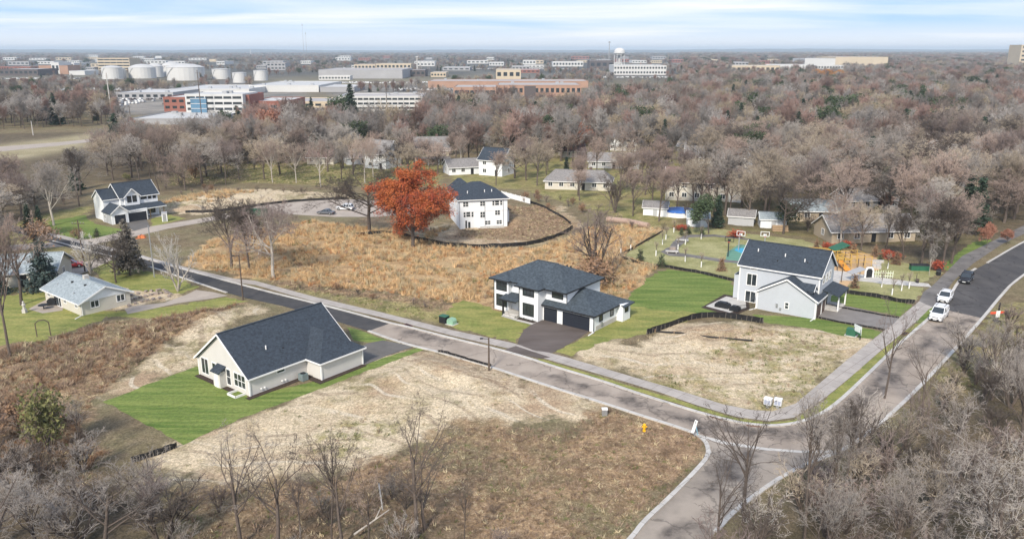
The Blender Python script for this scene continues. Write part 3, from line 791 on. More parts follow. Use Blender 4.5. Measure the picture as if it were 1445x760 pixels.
def gable_roof(parent, u0, u1, v0, v1, ze, zr, m, ov=0.4, t=.18, trim='white', name='roof', hu0=0, hu1=0):
    """ridge along u at the middle of v; hu0/hu1 > 0 make hipped ends"""
    vm = (v0 + v1) / 2; s = (zr - ze) / ((v1 - v0) / 2); ze2 = ze - s * ov
    A0, A1, B0, B1 = (u0 - ov, v0 - ov, ze2), (u1 + ov, v0 - ov, ze2), (u0 - ov, v1 + ov, ze2), (u1 + ov, v1 + ov, ze2)
    R0 = (u0 - ov + hu0, vm, zr); R1 = (u1 + ov - hu1, vm, zr)
    mb = MB(); mb.slab([A0, A1, R1, R0], t); mb.slab([R0, R1, B1, B0], t)
    if hu0: mb.slab([A0, R0, B0], t)
    if hu1: mb.slab([A1, B1, R1], t)
    r = mb.build(name, m, parent)
    f = MB()
    dz = t / 2 + .02; e = 0.03
    f.bar((A0[0], A0[1] - e, ze2 - dz), (A1[0], A1[1] - e, ze2 - dz), .06, .2)
    f.bar((B0[0], B0[1] + e, ze2 - dz), (B1[0], B1[1] + e, ze2 - dz), .06, .2)
    for (P, Q, Rr, h, sg) in ((A0, B0, R0, hu0, -1), (A1, B1, R1, hu1, 1)):
        if h:
            f.bar((P[0] + sg * e, P[1], ze2 - dz), (Q[0] + sg * e, Q[1], ze2 - dz), .06, .2)
        else:
            f.bar((P[0] + sg * e, P[1], ze2 - dz), (Rr[0] + sg * e, Rr[1], zr - dz), .06, .22)
            f.bar((Q[0] + sg * e, Q[1], ze2 - dz), (Rr[0] + sg * e, Rr[1], zr - dz), .06, .22)
    f.build('fascia', M[trim], parent)
    # ridge cap
    c = MB(); c.bar((R0[0] + .01, vm, zr + .01), (R1[0] - .01, vm, zr + .01), .3, .05); c.build('ridge_cap', m, r)
    return r


def gable_walls(parent, u0, u1, v0, v1, z0, ze, zr, m, name='wall'):
    mb = MB(); vm = (v0 + v1) / 2
    mb.prism([(v0, z0), (v1, z0), (v1, ze), (vm, zr - .1), (v0, ze)], 'u', u0, u1)
    return mb.build(name, m, parent)


def vents(parent, pts, m='white', h=.5, r=.1):
    for p in pts:
        mb = MB(); mb.tube(p, (p[0], p[1], p[2] + h), r, n=8); mb.build('vent_pipe', M[m], parent)


def corner_boards(parent, pts, z0, m='white'):
    for (u, v, z1) in pts: MB().box(u - .09, u + .09, v - .09, v + .09, z0, z1).build('corner_board', M[m], parent)


# --- single-storey ranch house with the big blue-black gable roof
def ranch():
    a = R(51.7)
    h = empty('ranch_house', (-32.1, 89.7, 0), a, 'single-storey beige ranch house with dark blue gable roof beside the striped green lawn', 'house')
    L, W, gu, gp, he, hr = 15.5, 11.2, 8.6, 2.95, 2.75, 6.9
    gable_walls(h, 0, L, 0, W, -.1, he, hr, M['beige_siding'])
    g = MB(); g.box(gu, L - .004, -gp, .02, -.1, he); g.build('wall', M['beige_siding'], h)
    # main roof
    s = (hr - he) / (W / 2); ov = .4; ze = he - s * ov
    r = gable_roof(h, 0, L, 0, W, he, hr + .1, M['navy_roof'])
    # hipped garage roof running into it
    um = (gu + L) / 2; hz = he - s * ov + s * 0.95 * (L - gu + 2 * ov) / 2
    mb = MB(); q = ze + .02
    vtop = (hz - he) / s
    A = (gu - ov, -gp - ov, q); B = (L + ov, -gp - ov, q); T = (um, -gp - ov + (L - gu + 2 * ov) / 2, hz)
    vi = (hz - q) / s - ov
    mb.slab([A, B, T], .16); mb.slab([A, T, (um, vi + .3, hz), (gu - ov, -.3, q)], .16); mb.slab([B, (L + ov, -.3, q), (um, vi + .3, hz), T], .16)
    mb.build('garage_roof', M['navy_roof'], h)
    f = MB(); f.bar((A[0], A[1] - .03, q - .1), (B[0], B[1] - .03, q - .1), .06, .2); f.bar((A[0] - .03, A[1], q - .1), (A[0] - .03, -.4, q - .1), .06, .2)
    f.bar((B[0] + .03, B[1], q - .1), (B[0] + .03, -.4, q - .1), .06, .2); f.build('fascia', M['white'], h)
    corner_boards(h, [(0, 0, he - .3), (0, W, he - .3), (gu, -gp, he - .35), (L, -gp, he - .35)], -.1)
    # gable end windows (facing -u)
    T_, N_ = (0, -1), (-1, 0)
    frame((0, 9.7), T_, N_, .55, 1.5, 2.05, h, 2, 1)
    frame((0, 7.55), T_, N_, .75, .75, 1.75, h, 1, 2)
    frame((0, 4.35), T_, N_, .45, .8, 2.0, h, 1, 2)
    frame((0, 1.95), T_, N_, .75, 2.3, 1.65, h, 3, 2)
    d = MB(); d.box(-.9, .02, 5.0, 6.5, -.02, 2.1); d.build('entry_vestibule', M['beige_siding'], h)
    c = MB(); c.slab([(-1.15, 4.8, 2.1), (-1.15, 6.7, 2.1), (.0, 6.7, 2.75), (.0, 4.8, 2.75)], .12); c.build('entry_roof', M['navy_roof'], h)
    d = MB(); d.box(-.95, -.9, 5.3, 6.2, 0, 2.0); dd = d.build('door', M['white'], h)
    k = MB(); k.box(-.99, -.95, 5.4, 5.46, .95, 1.05); k.build('handle', M['metal'], dd)
    # window well
    w = MB()
    for (x0, x1, y0, y1) in ((-1.5, -1.4, .9, 2.7), (-1.5, -.02, .9, 1.0), (-1.5, -.02, 2.6, 2.7)): w.box(x0, x1, y0, y1, -.1, .28)
    w.build('window_well', M['white'], h)
    # side wall
    frame((4.6, 0), (1, 0), (0, -1), 1.75, 1.1, .45, h, 1, 1)
    for u in (1.6, 2.1, 4.7, 5.2):
        m_ = MB(); m_.tube((u, .0, .5), (u, -.14, .5), .11, n=8); m_.build('wall_vent', M['white'], h)
    vents(h, [(4.2, 2.2, 4.2)], 'white', .7, .08); vents(h, [(7.8, 2.5, 4.3), (6.4, 1.7, 3.8)], 'black', .35, .1)
    # garage door on the street side
    garage_door((L, .2), (0, 1), (1, 0), 0, 4.8, 2.2, h, 'white')
    for k, (x0, x1, y0, y1) in enumerate(((-.8, -.02, 2.8, 4.9), (-.8, -.02, 6.6, W), (-.7, gu, -.8, -.02), (gu - .9, gu - .02, -gp - .8, -.82), (gu - .9, L, -gp - .8, -gp - .02))):
        m_ = MB(); m_.box(x0, x1, y0, y1, -.1, .06 + .004 * k); m_.build('mulch_bed', M['mulch'], h)
    return h


ranch()


def box_appliance():
    ac = empty('air_conditioner', (*[0, 0], 0), 0, 'grey-green air conditioner unit beside the beige ranch house wall', 'air conditioner')
    x, y = (-32.1 + 7.2 * math.cos(R(51.7)) + 1.0 * math.sin(R(51.7)), 89.7 + 7.2 * math.sin(R(51.7)) - 1.0 * math.cos(R(51.7)))
    ac.location = (x, y, 0.05); ac.rotation_euler = (0, 0, R(51.7))
    m = MB(); m.box(-.45, .45, -.45, .45, 0, .9); m.build('casing', mat('ac_paint', (.16, .22, .23), .5), ac)
    m = MB(); m.tube((0, 0, .9), (0, 0, .93), .36, n=14); m.build('fan_grille', M['black'], ac)
    m = MB()
    for i in range(6): m.box(-.47, .47, -.462, .462, .1 + i * .13, .13 + i * .13)
    m.build('louvre', M['metal'], ac)


box_appliance()


# --- two-storey white house with hip roofs and black garage doors
def mid_house():
    a = R(-37.9)
    h = empty('hip_roof_house', (-2.95, 124.16, 0), a, 'white two-storey house with slate hip roofs, two black garage doors and curved brown driveway', 'house')
    ws = M['white_batten']; rf = M['slate_roof']; L, W, he, hr = 13.7, 10.6, 5.55, 7.9
    m = MB(); m.box(0, 3.0, 0, W, -.1, he); m.box(2.99, L, .9, W, -.1, he - .004); m.build('wall', ws, h)
    m = MB(); m.box(6.0, 9.7, -1.1, 1.0, -.1, he - .02); m.build('front_bay', ws, h)
    # main hip roof
    ov = .55
    gable_roof(h, 0, L, .4, W, he, hr, rf, ov, .2, 'black', hu0=5.3, hu1=5.3)
    # small hips over left block and the bay
    def hip_front(u0, u1, v, vb, ze, zt):
        um = (u0 + u1) / 2; hw = (u1 - u0) / 2 + ov
        A = (u0 - ov, v - ov, ze); B = (u1 + ov, v - ov, ze); T = (um, v - ov + hw, zt)
        K = (um, vb, zt); mb = MB(); mb.slab([A, B, T], .2); mb.slab([A, T, K, (u0 - ov, vb, ze)], .2); mb.slab([B, (u1 + ov, vb, ze), K, T], .2)
        mb.build('front_roof', rf, h)
        f = MB(); f.bar((A[0], A[1] - .03, ze - .11), (B[0], B[1] - .03, ze - .11), .06, .22); f.bar((A[0] - .03, A[1], ze - .11), (A[0] - .03, vb - 1, ze - .11), .06, .22); f.bar((B[0] + .03, B[1], ze - .11), (B[0] + .03, vb - 2.5, ze - .11), .06, .22)
        f.build('fascia', M['black'], h)
    hip_front(6.0, 9.7, -1.1, 3.0, he - .17, he + .95)
    hip_front(0.0, 3.0, -.1, 2.6, he - .2, he + .72)
    # garage wing
    g0, g1, gv, gb = 9.7, 19.0, .3, 9.4
    m = MB(); m.box(g0, g1, gv, gb - 2.2, -.1, 2.75); m.box(g0 + 2, g1 + 1.1, gb - 2.3, gb, -.15, 2.752); m.build('garage_wall', ws, h)
    go = .5; A = (g0 - 1.4, gv - go, 2.72); B = (g1 + go, gv - go, 2.72); C = (g1 + go, gb - 2.2, 2.72); D = (g1 + go + 1.1, gb + .5, 2.72)
    zt = 4.75; r0 = (g1 - 4.6, 4.6, zt); r1 = (g1 - 4.8, gb - 3.6, zt); wl = (L + .02, 4.6, zt)
    mb = MB(); mb.slab([A, B, r0, (L - .6, 4.4, zt), (L - .6, .9, 3.3), (g0 - 1.4, .9, 3.3)], .2); mb.slab([B, C, r1, r0], .2)
    mb.slab([C, (g1 + go + 1.1, gb - 2.6, 2.60), D, r1], .2); mb.slab([D, (g0 + 1.5, gb + .5, 2.72), (L - .6, gb - 3.6, zt), r1], .2); mb.slab([r0, r1, (L - .6, gb - 3.6, zt), (L - .6, 4.4, zt)], .2)
    mb.build('garage_roof', rf, h)
    f = MB(); f.bar((A[0], A[1] - .03, 2.6), (B[0], B[1] - .03, 2.6), .06, .24); f.bar((B[0] + .03, B[1], 2.6), (C[0] + .03, C[1], 2.6), .06, .24); f.build('fascia', M['black'], h)
    garage_door((11.15, gv), (1, 0), (0, -1), 0.02, 2.55, 2.2, h, 'garage_dark')
    garage_door((15.9, gv), (1, 0), (0, -1), 0.02, 4.95, 2.2, h, 'garage_dark')
    # windows (black frames)
    k = dict(trim='black')
    frame((1.6, 0), (1, 0), (0, -1), .85, 1.95, 1.75, h, 3, 2, **k); frame((1.6, 0), (1, 0), (0, -1), 3.5, 1.95, 1.65, h, 3, 2, **k)
    frame((7.85, -1.1), (1, 0), (0, -1), .75, 1.95, 1.8, h, 3, 2, **k); frame((7.85, -1.1), (1, 0), (0, -1), 3.95, 2.0, .9, h, 3, 1, **k)
    frame((12.0, .9), (1, 0), (0, -1), 3.9, 1.9, 1.3, h, 3, 1, **k)
    frame((4.7, .9), (1, 0), (0, -1), 4.3, .6, .7, h, 1, 1, **k)
    frame((g1, 2.4), (0, 1), (1, 0), 1.3, .8, .75, h, 1, 1, **k); frame((g1, 5.6), (0, 1), (1, 0), 1.3, .8, .75, h, 1, 1, **k)
    frame((g1 + 1.1, 8.2), (0, 1), (1, 0), 1.5, .8, .7, h, 1, 1, **k)
    # porch
    m = MB(); m.box(3.02, 5.98, -1.2, .88, -.05, .35); m.box(3.3, 5.7, -1.8, -1.19, -.05, .2); m.build('porch_step', M['concrete'], h)
    m = MB(); m.slab([(2.5, -1.9, 2.75), (5.98, -1.9, 2.75), (5.98, .89, 3.2), (2.5, .89, 3.2)], .18); m.build('porch_roof', rf, h)
    m = MB(); m.bar((2.5, -1.92, 2.6), (5.98, -1.92, 2.6), .06, .2); m.build('fascia', M['black'], h)
    for u in (3.2,):
        m = MB(); m.box(u - .12, u + .12, -1.75, -1.51, .0, 2.6); m.build('porch_post', M['black'], h)
    m = MB(); m.box(4.6, 5.6, .84, .9, .35, 2.45); d = m.build('door', M['black'], h)
    m = MB(); m.box(4.66, 4.72, .8, .84, 1.3, 1.5); m.build('handle', M['metal'], d)
    for (u, v, z) in ((0, 0, he - .2), (6.0, -1.1, he - .3), (L, .9, he - .2), (g1, gv, 2.5), (g0 - .02, .86, 2.6)):
        m = MB(); m.tube((u + .07, v - .07, 0), (u + .07, v - .07, z), .055, n=6); m.build('downpipe', M['black'], h)
    m = MB(); m.box(g1 - .02, g1 + .05, 1.0, 7.0, -.1, .75); m.build('foundation', M['stucco'], h)
    m = MB(); m.box(g1 + .05, g1 + .25, 2.2, 2.6, .6, 1.1); m.build('meter_box', M['metal'], h)
    m = MB(); m.bar((g1 + .2, gv - .2, .08), (g1 + .3, gv - 1.8, .04), .16, .1); m.build('splash_pipe', M['white'], h)
    c = MB(); c.box(g0 - .02, g0 + .3, gv - .02, gv + .02, 0, 2.2); c.build('wall_trim', M['white'], h)
    vents(h, [(9.3, 7.4, 7.0), (9.9, 7.6, 6.9)], 'black', .35, .14)
    m = MB(); m.box(6.2, 9.5, -2.0, -1.12, -.05, .09); m.build('mulch_bed', M['mulch'], h)
    return h


mid_house()
for i, u in enumerate((5.9, 6.6, 7.4, 8.1, 8.9)):
    a = R(-37.9); x = -2.95 + u * math.cos(a) + 1.6 * math.sin(a); y = 124.16 + u * math.sin(a) - 1.6 * math.cos(a)
    r_ = random.Random(i); m = MB()
    for k in range(26):
        d = Vector((r_.gauss(0, 1), r_.gauss(0, 1), abs(r_.gauss(0, 1)) + .1)).normalized() * r_.uniform(.15, .34); s = .09
        q = Vector((r_.gauss(0, s), r_.gauss(0, s), r_.gauss(0, s))); w = Vector((r_.gauss(0, s), r_.gauss(0, s), r_.gauss(0, s)))
        m.add([d, d + q, d + w], [(0, 1, 2)])
    o = m.build('garden_shrub', mat('small_shrub_leaves', (.07, .075, .05), .9), None)
    o.location = (x, y, .08)
    tag(o, ['low round shrub nearest the porch steps of the hip roofed house', 'second low shrub out from the porch steps of the hip roofed house', 'middle low shrub in the bed under the front bay window',
            'fourth low shrub out from the porch, beside the garage', 'last low shrub of the bed, next to the brown driveway'][i], 'shrub', 'shrubs in the bed under the bay window')


# --- blue-grey house by the playground
def blue_house():
    a = R(-36)
    h = empty('gabled_house', (38.4, 128.7, 0), a, 'blue-grey two-storey house with dark gable roof and brown garage door beside the playground', 'house')
    ws = M['blue_siding']; rf = M['navy_roof']; L, W, he, hr = 13.0, 8.4, 6.5, 9.55
    gable_walls(h, 0, L, 0, W, -.8, he, hr, ws)
    gable_roof(h, 0, L, 0, W, he + .05, hr + .15, rf)
    g0, g1, gv, gh, gr = 4.1, 13.5, -2.7, 3.2, 5.9
    # garage wing, its ridge running back to the main wall
    um = (g0 + g1) / 2
    m = MB(); m.prism([(g0, -.2), (g1, -.2), (g1, gh), (um, gr - .1), (g0, gh)], 'v', gv, .02); m.build('garage_wall', ws, h)
    s = (gr - gh) / (um - g0); ov = .4; ze = gh - s * ov
    m = MB(); m.slab([(g0 - ov, gv - ov, ze), (um, gv - ov, gr), (um, .0, gr), (g0 - ov, .0, ze)], .18)
    m.slab([(um, gv - ov, gr), (g1 + ov, gv - ov, ze), (g1 + ov, 2.2, ze), (g1 - .3, 2.2, ze + s * .7), (g1 - .3, 0, ze + s * .7), (um, .0, gr)], .18)
    m.build('garage_roof', rf, h)
    f = MB(); f.bar((g0 - ov, gv - ov - .03, ze - .1), (um, gv - ov - .03, gr - .1), .06, .24); f.bar((g1 + ov, gv - ov - .03, ze - .1), (um, gv - ov - .03, gr - .1), .06, .24)
    f.bar((g1 + ov + .03, gv - ov, ze - .1), (g1 + ov + .03, 2.2, ze - .1), .06, .2); f.bar((g0 - ov - .03, gv - ov, ze - .1), (g0 - ov - .03, 0, ze - .1), .06, .2); f.build('fascia', M['white'], h)
    # dormer on the right slope
    m = MB(); m.prism([(-2.1, 4.0), (-.5, 4.0), (-.5, 4.55), (-1.3, 5.2), (-2.1, 4.55)], 'u', 11.2, 12.6); m.build('dormer', ws, h)
    m = MB(); m.slab([(10.6, -2.4, 4.35), (12.9, -2.4, 4.35), (12.9, -1.3, 5.28), (9.9, -1.3, 5.28)], .12); m.slab([(10.6, -.2, 4.35), (12.9, -.2, 4.35), (12.9, -1.3, 5.28), (9.9, -1.3, 5.28)], .12)
    dr = m.build('dormer_roof', rf, h)
    m = MB(); m.bar((12.93, -2.4, 4.25), (12.93, -1.3, 5.2), .06, .18); m.bar((12.93, -.2, 4.25), (12.93, -1.3, 5.2), .06, .18); m.build('fascia', M['white'], dr)
    frame((12.6, -1.3), (0, 1), (1, 0), 4.15, .5, .45, h, 1, 1)
    # walls: windows of the long side
    T_, N_ = (1, 0), (0, -1)
    frame((2.1, 0), T_, N_, 3.0, 1.55, 1.9, h, 2, 1); frame((2.1, 0), T_, N_, .1, 1.65, 1.8, h, 2, 1); frame((2.3, 0), T_, N_, 5.75, 1.0, .42, h, 1, 1)
    frame((9.0, gv), T_, N_, .95, .5, .95, h, 1, 2)
    for v, c_ in ((2.4, 1), (4.2, 1), (6.0, 1)): frame((L, v), (0, 1), (1, 0), 4.6, .8, 1.35, h, c_, 2)
    # street front
    m = MB(); m.box(L - .01, g1 + 2.0, 3.2, 8.0, -.1, .16); m.build('porch_floor', M['concrete'], h)
    m = MB(); m.slab([(L - .01, 2.3, 3.6), (L - .01, 8.5, 3.6), (g1 + 2.2, 8.5, 2.9), (g1 + 2.2, 2.3, 2.9)], .18); m.build('porch_roof', rf, h)
    for v in (3.4, 7.8):
        m = MB(); m.box(g1 + 1.8, g1 + 2.0, v - .1, v + .1, .16, 2.75); m.build('porch_post', M['white'], h)
    m = MB(); m.box(L - .02, g1, .0, 2.9, -.1, gh - .1); m.build('garage_wall', ws, h)
    garage_door((g1, -1.0), (0, 1), (1, 0), 0, 2.6, 2.2, h, 'garage_brown'); garage_door((g1, 1.75), (0, 1), (1, 0), 0, 1.9, 2.2, h, 'garage_brown')
    m = MB(); m.box(L, L + .05, 4.8, 5.8, .16, 2.3); d = m.build('door', M['black'], h)
    m = MB(); m.box(L + .05, L + .1, 4.9, 4.96, 1.2, 1.4); m.build('handle', M['metal'], d)
    corner_boards(h, [(0, 0, he - .2), (L, 0, he - .2), (g0, gv, gh - .3), (g1, gv, gh - .3)], -.3)
    m = MB(); m.tube((g0 + .15, gv - .1, .1), (g0 + .15, gv - .1, 2.9), .06, n=6); m.bar((g0 + .1, gv - .1, .1), (g0 - .6, gv - 1.5, .04), .12, .1); m.build('downpipe', M['white'], h)
    m = MB(); m.tube((g1 - .1, gv - .1, .1), (g1 - .1, gv - .1, 2.9), .06, n=6); m.bar((g1 - .1, gv - .1, .1), (g1 - .3, gv - 1.3, .04), .12, .1); m.build('downpipe', M['white'], h)
    m = MB(); m.box(7.3, 7.6, gv - .2, gv - .01, .9, 1.5); m.box(7.9, 8.2, gv - .15, gv - .01, .5, .9); m.build('meter_box', M['metal'], h)
    m = MB(); m.slab([(-1.0, 0.6, 4.35), (.0, .6, 4.7), (.0, W - .6, 4.7), (-1.0, W - .6, 4.35)], .12); m.build('side_roof', rf, h)
    vents(h, [(2.0, 2.4, 8.2), (6.6, 2.2, 8.05), (9.9, 1.8, 7.75)], 'white', .6, .09); vents(h, [(5.7, 1.2, 7.4), (10.4, 1.7, 7.7), (3.2, 2.4, 8.1), (2.8, 2.4, 8.1)], 'black', .25, .1)
    m = MB(); m.box(-1.2, -.02, .8, W - .8, -.5, 4.25); m.build('side_bay', ws, h)
    return h


blue_house()
# patio things
for i, (px, w, d_, hh, lb, nm, ct) in enumerate((((1020, 433), 2.3, 1.5, .85, 'black covered grill on the pale patio behind the blue-grey house', 'covered_grill', 'grill'), ((1037, 438), 1.5, 1.3, .8, 'small black covered table on the patio next to the basement steps', 'covered_table', 'table'))):
    x, y = G(*px); o = empty(nm, (x, y, .05), R(-36), lb, ct)
    m = MB()
    for z0, z1, s in ((0, .6, 1.0), (.6, .8, .88), (.8, 1.0, .6)): m.box(-w / 2 * s, w / 2 * s, -d_ / 2 * s, d_ / 2 * s, z0 * hh, z1 * hh + .002)
    m.build('cover', M['black'], o)
    m = MB(); m.box(-w / 2 - .02, w / 2 + .02, -d_ / 2 - .02, d_ / 2 + .02, .02, .1); m.build('hem', M['fabric'], o)
x, y = G(1053, 438); o = empty('stair_railing', (x, y, 0), R(-10), 'black railing around the basement steps beside the blue-grey house', 'railing')
m = MB(); m.bar((-1.6, -.5, .9), (1.2, .8, .9), .05); m.build('handrail', M['black'], o)
me = MB().tube((0, 0, 0), (0, 0, .9), .025, n=5).mesh('baluster', M['black'])
for i in range(14):
    b = link('baluster', me, o); t = i / 13; b.location = (-1.6 + 2.8 * t, -.5 + 1.3 * t, 0)


# --- white three-storey house
def three_house():
    h = empty('three_storey_house', (-12.4, 184.3, 0), R(14), 'white three-storey house with dark blue hip roof standing on bare earth', 'house')
    ws = M['white_siding']; L, W, he, hr = 11.6, 14.0, 6.9, 9.7
    m = MB(); m.box(0, L, 0, W, -.2, 4.1); m.box(-.03, L + .03, -.03, W, 4.1, he); m.build('wall', ws, h)
    m = MB(); m.box(-.07, L + .07, -.07, W, 4.02, 4.2); m.build('belt_trim', M['white'], h)
    rf = M['navy_roof']; ov = .5
    A, B, C, D = (-ov, -ov, he), (L + ov, -ov, he), (L + ov, W + ov, he), (-ov, W + ov, he)
    P = (L / 2 - 1.2, 6.4, hr); Q = (L / 2 + 1.2, 6.4, hr); S = (L / 2 - 1.2, W - 5, hr); T = (L / 2 + 1.2, W - 5, hr)
    m = MB(); m.slab([A, B, Q, P], .18); m.slab([B, C, T, Q], .18); m.slab([C, D, S, T], .18); m.slab([D, A, P, S], .18); m.slab([P, Q, T, S], .18); m.build('roof', rf, h)
    m = MB(); m.slab([(-.5, 10, 7.6), (4.6, 10, 8.6), (2.6, 12.2, 10.2), (1.8, 12.2, 10.2)], .2); m.slab([(-.5, 10, 7.6), (1.8, 12.2, 10.2), (-.5, 14.6, 7.6)], .2); m.slab([(4.6, 10, 8.6), (4.6, 14.6, 7.6), (2.6, 12.2, 10.2)], .2); m.build('rear_roof', rf, h)
    m = MB(); e = .03
    for p, q in ((A, B), (B, C), (C, D), (D, A)): m.bar((p[0], p[1], he - .11), (q[0], q[1], he - .11), .07, .2)
    m.build('fascia', M['white'], h)
    k = dict(bw=.07)
    F = [(1, 0), (0, -1)]
    for u, z, w, hh, c in ((1.5, 5.3, 1.2, 1.0, 2), (5.6, 5.3, 1.2, 1.0, 2), (8.2, 5.3, .45, 1.0, 1), (9.1, 5.3, .95, 1.05, 1), (10.1, 5.3, .45, 1.0, 1),
                           (1.2, 2.75, .45, 1.15, 1), (2.1, 2.8, .95, 1.15, 1), (3.1, 2.75, .45, 1.15, 1), (5.6, 2.5, 1.15, 1.3, 2), (9.2, 2.95, 1.15, 1.1, 2),
                           (6.8, .7, 1.25, .9, 2), (9.6, .7, 1.25, .9, 2), (2.3, .05, .55, 1.5, 1), (1.55, .0, .4, 1.9, 1)):
        frame((u, -.03 if z > 4.2 else 0), F[0], F[1], z, w, hh, h, c, 2 if hh < 1.4 else 1, **k)
    for v, z in ((4.0, 5.2), (7.8, 5.2), (5.5, 2.9)): frame((-.03 if z > 4.2 else 0, v), (0, 1), (-1, 0), z, .9, 1.0, h, 2, 2, **k)
    for u in (.0, 6.1, 10.6):
        m = MB(); m.tube((u, -.15, .1), (u, -.15, he), .05, n=6); m.build('downpipe', M['metal'], h)
    vents(h, [(2.4, 2.2, 8.0), (6.6, 2.4, 8.1), (8.4, 2.6, 8.1)], 'white', .6, .1)
    m = MB(); m.box(5.0, 10.6, -1.0, -.06, -.1, .35); m.build('concrete_ledge', M['concrete'], h)
    m = MB(); m.box(1.2, 4.2, -2.2, -.06, -.1, .06); m.build('wood_landing', mat('fresh_plywood', (.5, .38, .24), .8), h)
    m = MB(); m.box(L, L + 1.2, 3, 9, -.1, 3.4); m.build('side_bump', ws, h)
    m = MB(); m.slab([(L, 2.6, 4.3), (L + 1.6, 2.6, 3.4), (L + 1.6, 9.4, 3.4), (L, 9.4, 4.3)], .14); m.build('side_roof', rf, h)


three_house()


# --- far white farmhouse style home at upper left
def far_house():
    h = empty('farmhouse', (-99.1, 190.6, 0), R(47), 'white two-storey farmhouse with navy gable roofs and a three-car garage at the turning road', 'house')
    ws = M['white_siding']; rf = M['navy_roof']; L = 13.4
    # two-storey body, ridge along u; u runs along the street front, v runs back
    gable_walls(h, 4.2, L, 1.5, 9.4, -.1, 5.7, 8.6, ws)
    gable_roof(h, 4.2, L, 1.5, 9.4, 5.75, 8.7, rf)
    gable_walls(h, .4, 4.4, 2.4, 8.6, -.1, 5.5, 7.5, ws); gable_roof(h, .4, 4.2, 2.4, 8.6, 5.55, 7.6, rf, .3)
    # gabled projection on the upper front
    m = MB(); m.prism([(5.0, 3), (8.6, 3), (8.6, 5.75), (6.8, 7.5), (5.0, 5.75)], 'v', .9, 4.0); m.build('front_gable', ws, h)
    m = MB(); m.slab([(4.6, .5, 5.5), (6.8, .5, 7.7), (6.8, 4.6, 7.7), (4.6, 4.6, 5.5)], .15); m.slab([(9.0, .5, 5.5), (6.8, .5, 7.7), (6.8, 4.6, 7.7), (9.0, 4.6, 5.5)], .15); m.build('gable_roof', rf, h)
    m = MB(); m.bar((4.6, .46, 5.4), (6.8, .46, 7.6), .07, .2); m.bar((9.0, .46, 5.4), (6.8, .46, 7.6), .07, .2); m.build('fascia', M['white'], h)
    # garages
    m = MB(); m.box(0, 8.8, -2.6, 3.0, -.1, 2.9); m.build('garage_wall', ws, h)
    m = MB(); m.prism([(0, -.1), (3.9, -.1), (3.9, 2.9), (1.95, 4.45), (0, 2.9)], 'v', -3.0, 2.38); m.build('garage_wall', ws, h)
    m = MB(); m.slab([(-.4, -3.4, 2.7), (1.95, -3.4, 4.6), (1.95, 2.38, 4.6), (-.4, 2.38, 2.7)], .15); m.slab([(4.3, -3.4, 2.7), (1.95, -3.4, 4.6), (1.95, 2.38, 4.6), (4.3, 2.38, 2.7)], .15)
    m.slab([(3.6, -2.9, 2.85), (L + .6, -2.0, 2.85), (L + .6, 1.6, 3.5), (3.6, 1.6, 3.6)], .15); m.build('garage_roof', rf, h)
    m = MB(); m.bar((-.4, -3.44, 2.6), (1.95, -3.44, 4.5), .07, .2); m.bar((4.3, -3.44, 2.6), (1.95, -3.44, 4.5), .07, .2); m.bar((4.3, -2.92, 2.72), (L + .6, -2.03, 2.72), .07, .2); m.build('fascia', M['white'], h)
    garage_door((1.95, -3.0), (1, 0), (0, -1), 0, 2.6, 2.2, h, 'garage_dark'); garage_door((6.3, -2.6), (1, 0), (0, -1), 0, 4.4, 2.2, h, 'garage_dark')
    frame((6.1, .9), (1, 0), (0, -1), 4.3, .8, 1.4, h, 1, 1, 'black'); frame((7.4, .9), (1, 0), (0, -1), 4.3, .8, 1.4, h, 1, 1, 'black')
    frame((9.9, 1.5), (1, 0), (0, -1), 4.6, 1.3, .9, h, 2, 1, 'black'); frame((11.4, 1.5), (1, 0), (0, -1), 4.5, .55, 1.1, h, 1, 1, 'black'); frame((12.6, 1.5), (1, 0), (0, -1), 4.5, .55, 1.1, h, 1, 1, 'black')
    frame((11.6, 1.5), (1, 0), (0, -1), .8, 1.5, 1.6, h, 2, 1, 'black')
    m = MB(); m.box(8.8, L, -1.6, 1.5, -.05, .15); m.build('porch_floor', M['concrete'], h)
    for u in (9.9, L): 
        m = MB(); m.box(u - .1, u + .1, -1.6, -1.4, .1, 2.85); m.build('porch_post', M['wood'], h)
    m = MB(); m.box(9.6, 10.5, 1.44, 1.5, .15, 2.3); d = m.build('door', M['black'], h)
    m = MB(); m.box(10.35, 10.41, 1.38, 1.44, 1.1, 1.3); m.build('handle', M['metal'], d)
    frame((0, 1.2), (0, 1), (-1, 0), 1.0, .5, .9, h, 1, 1)


far_house()


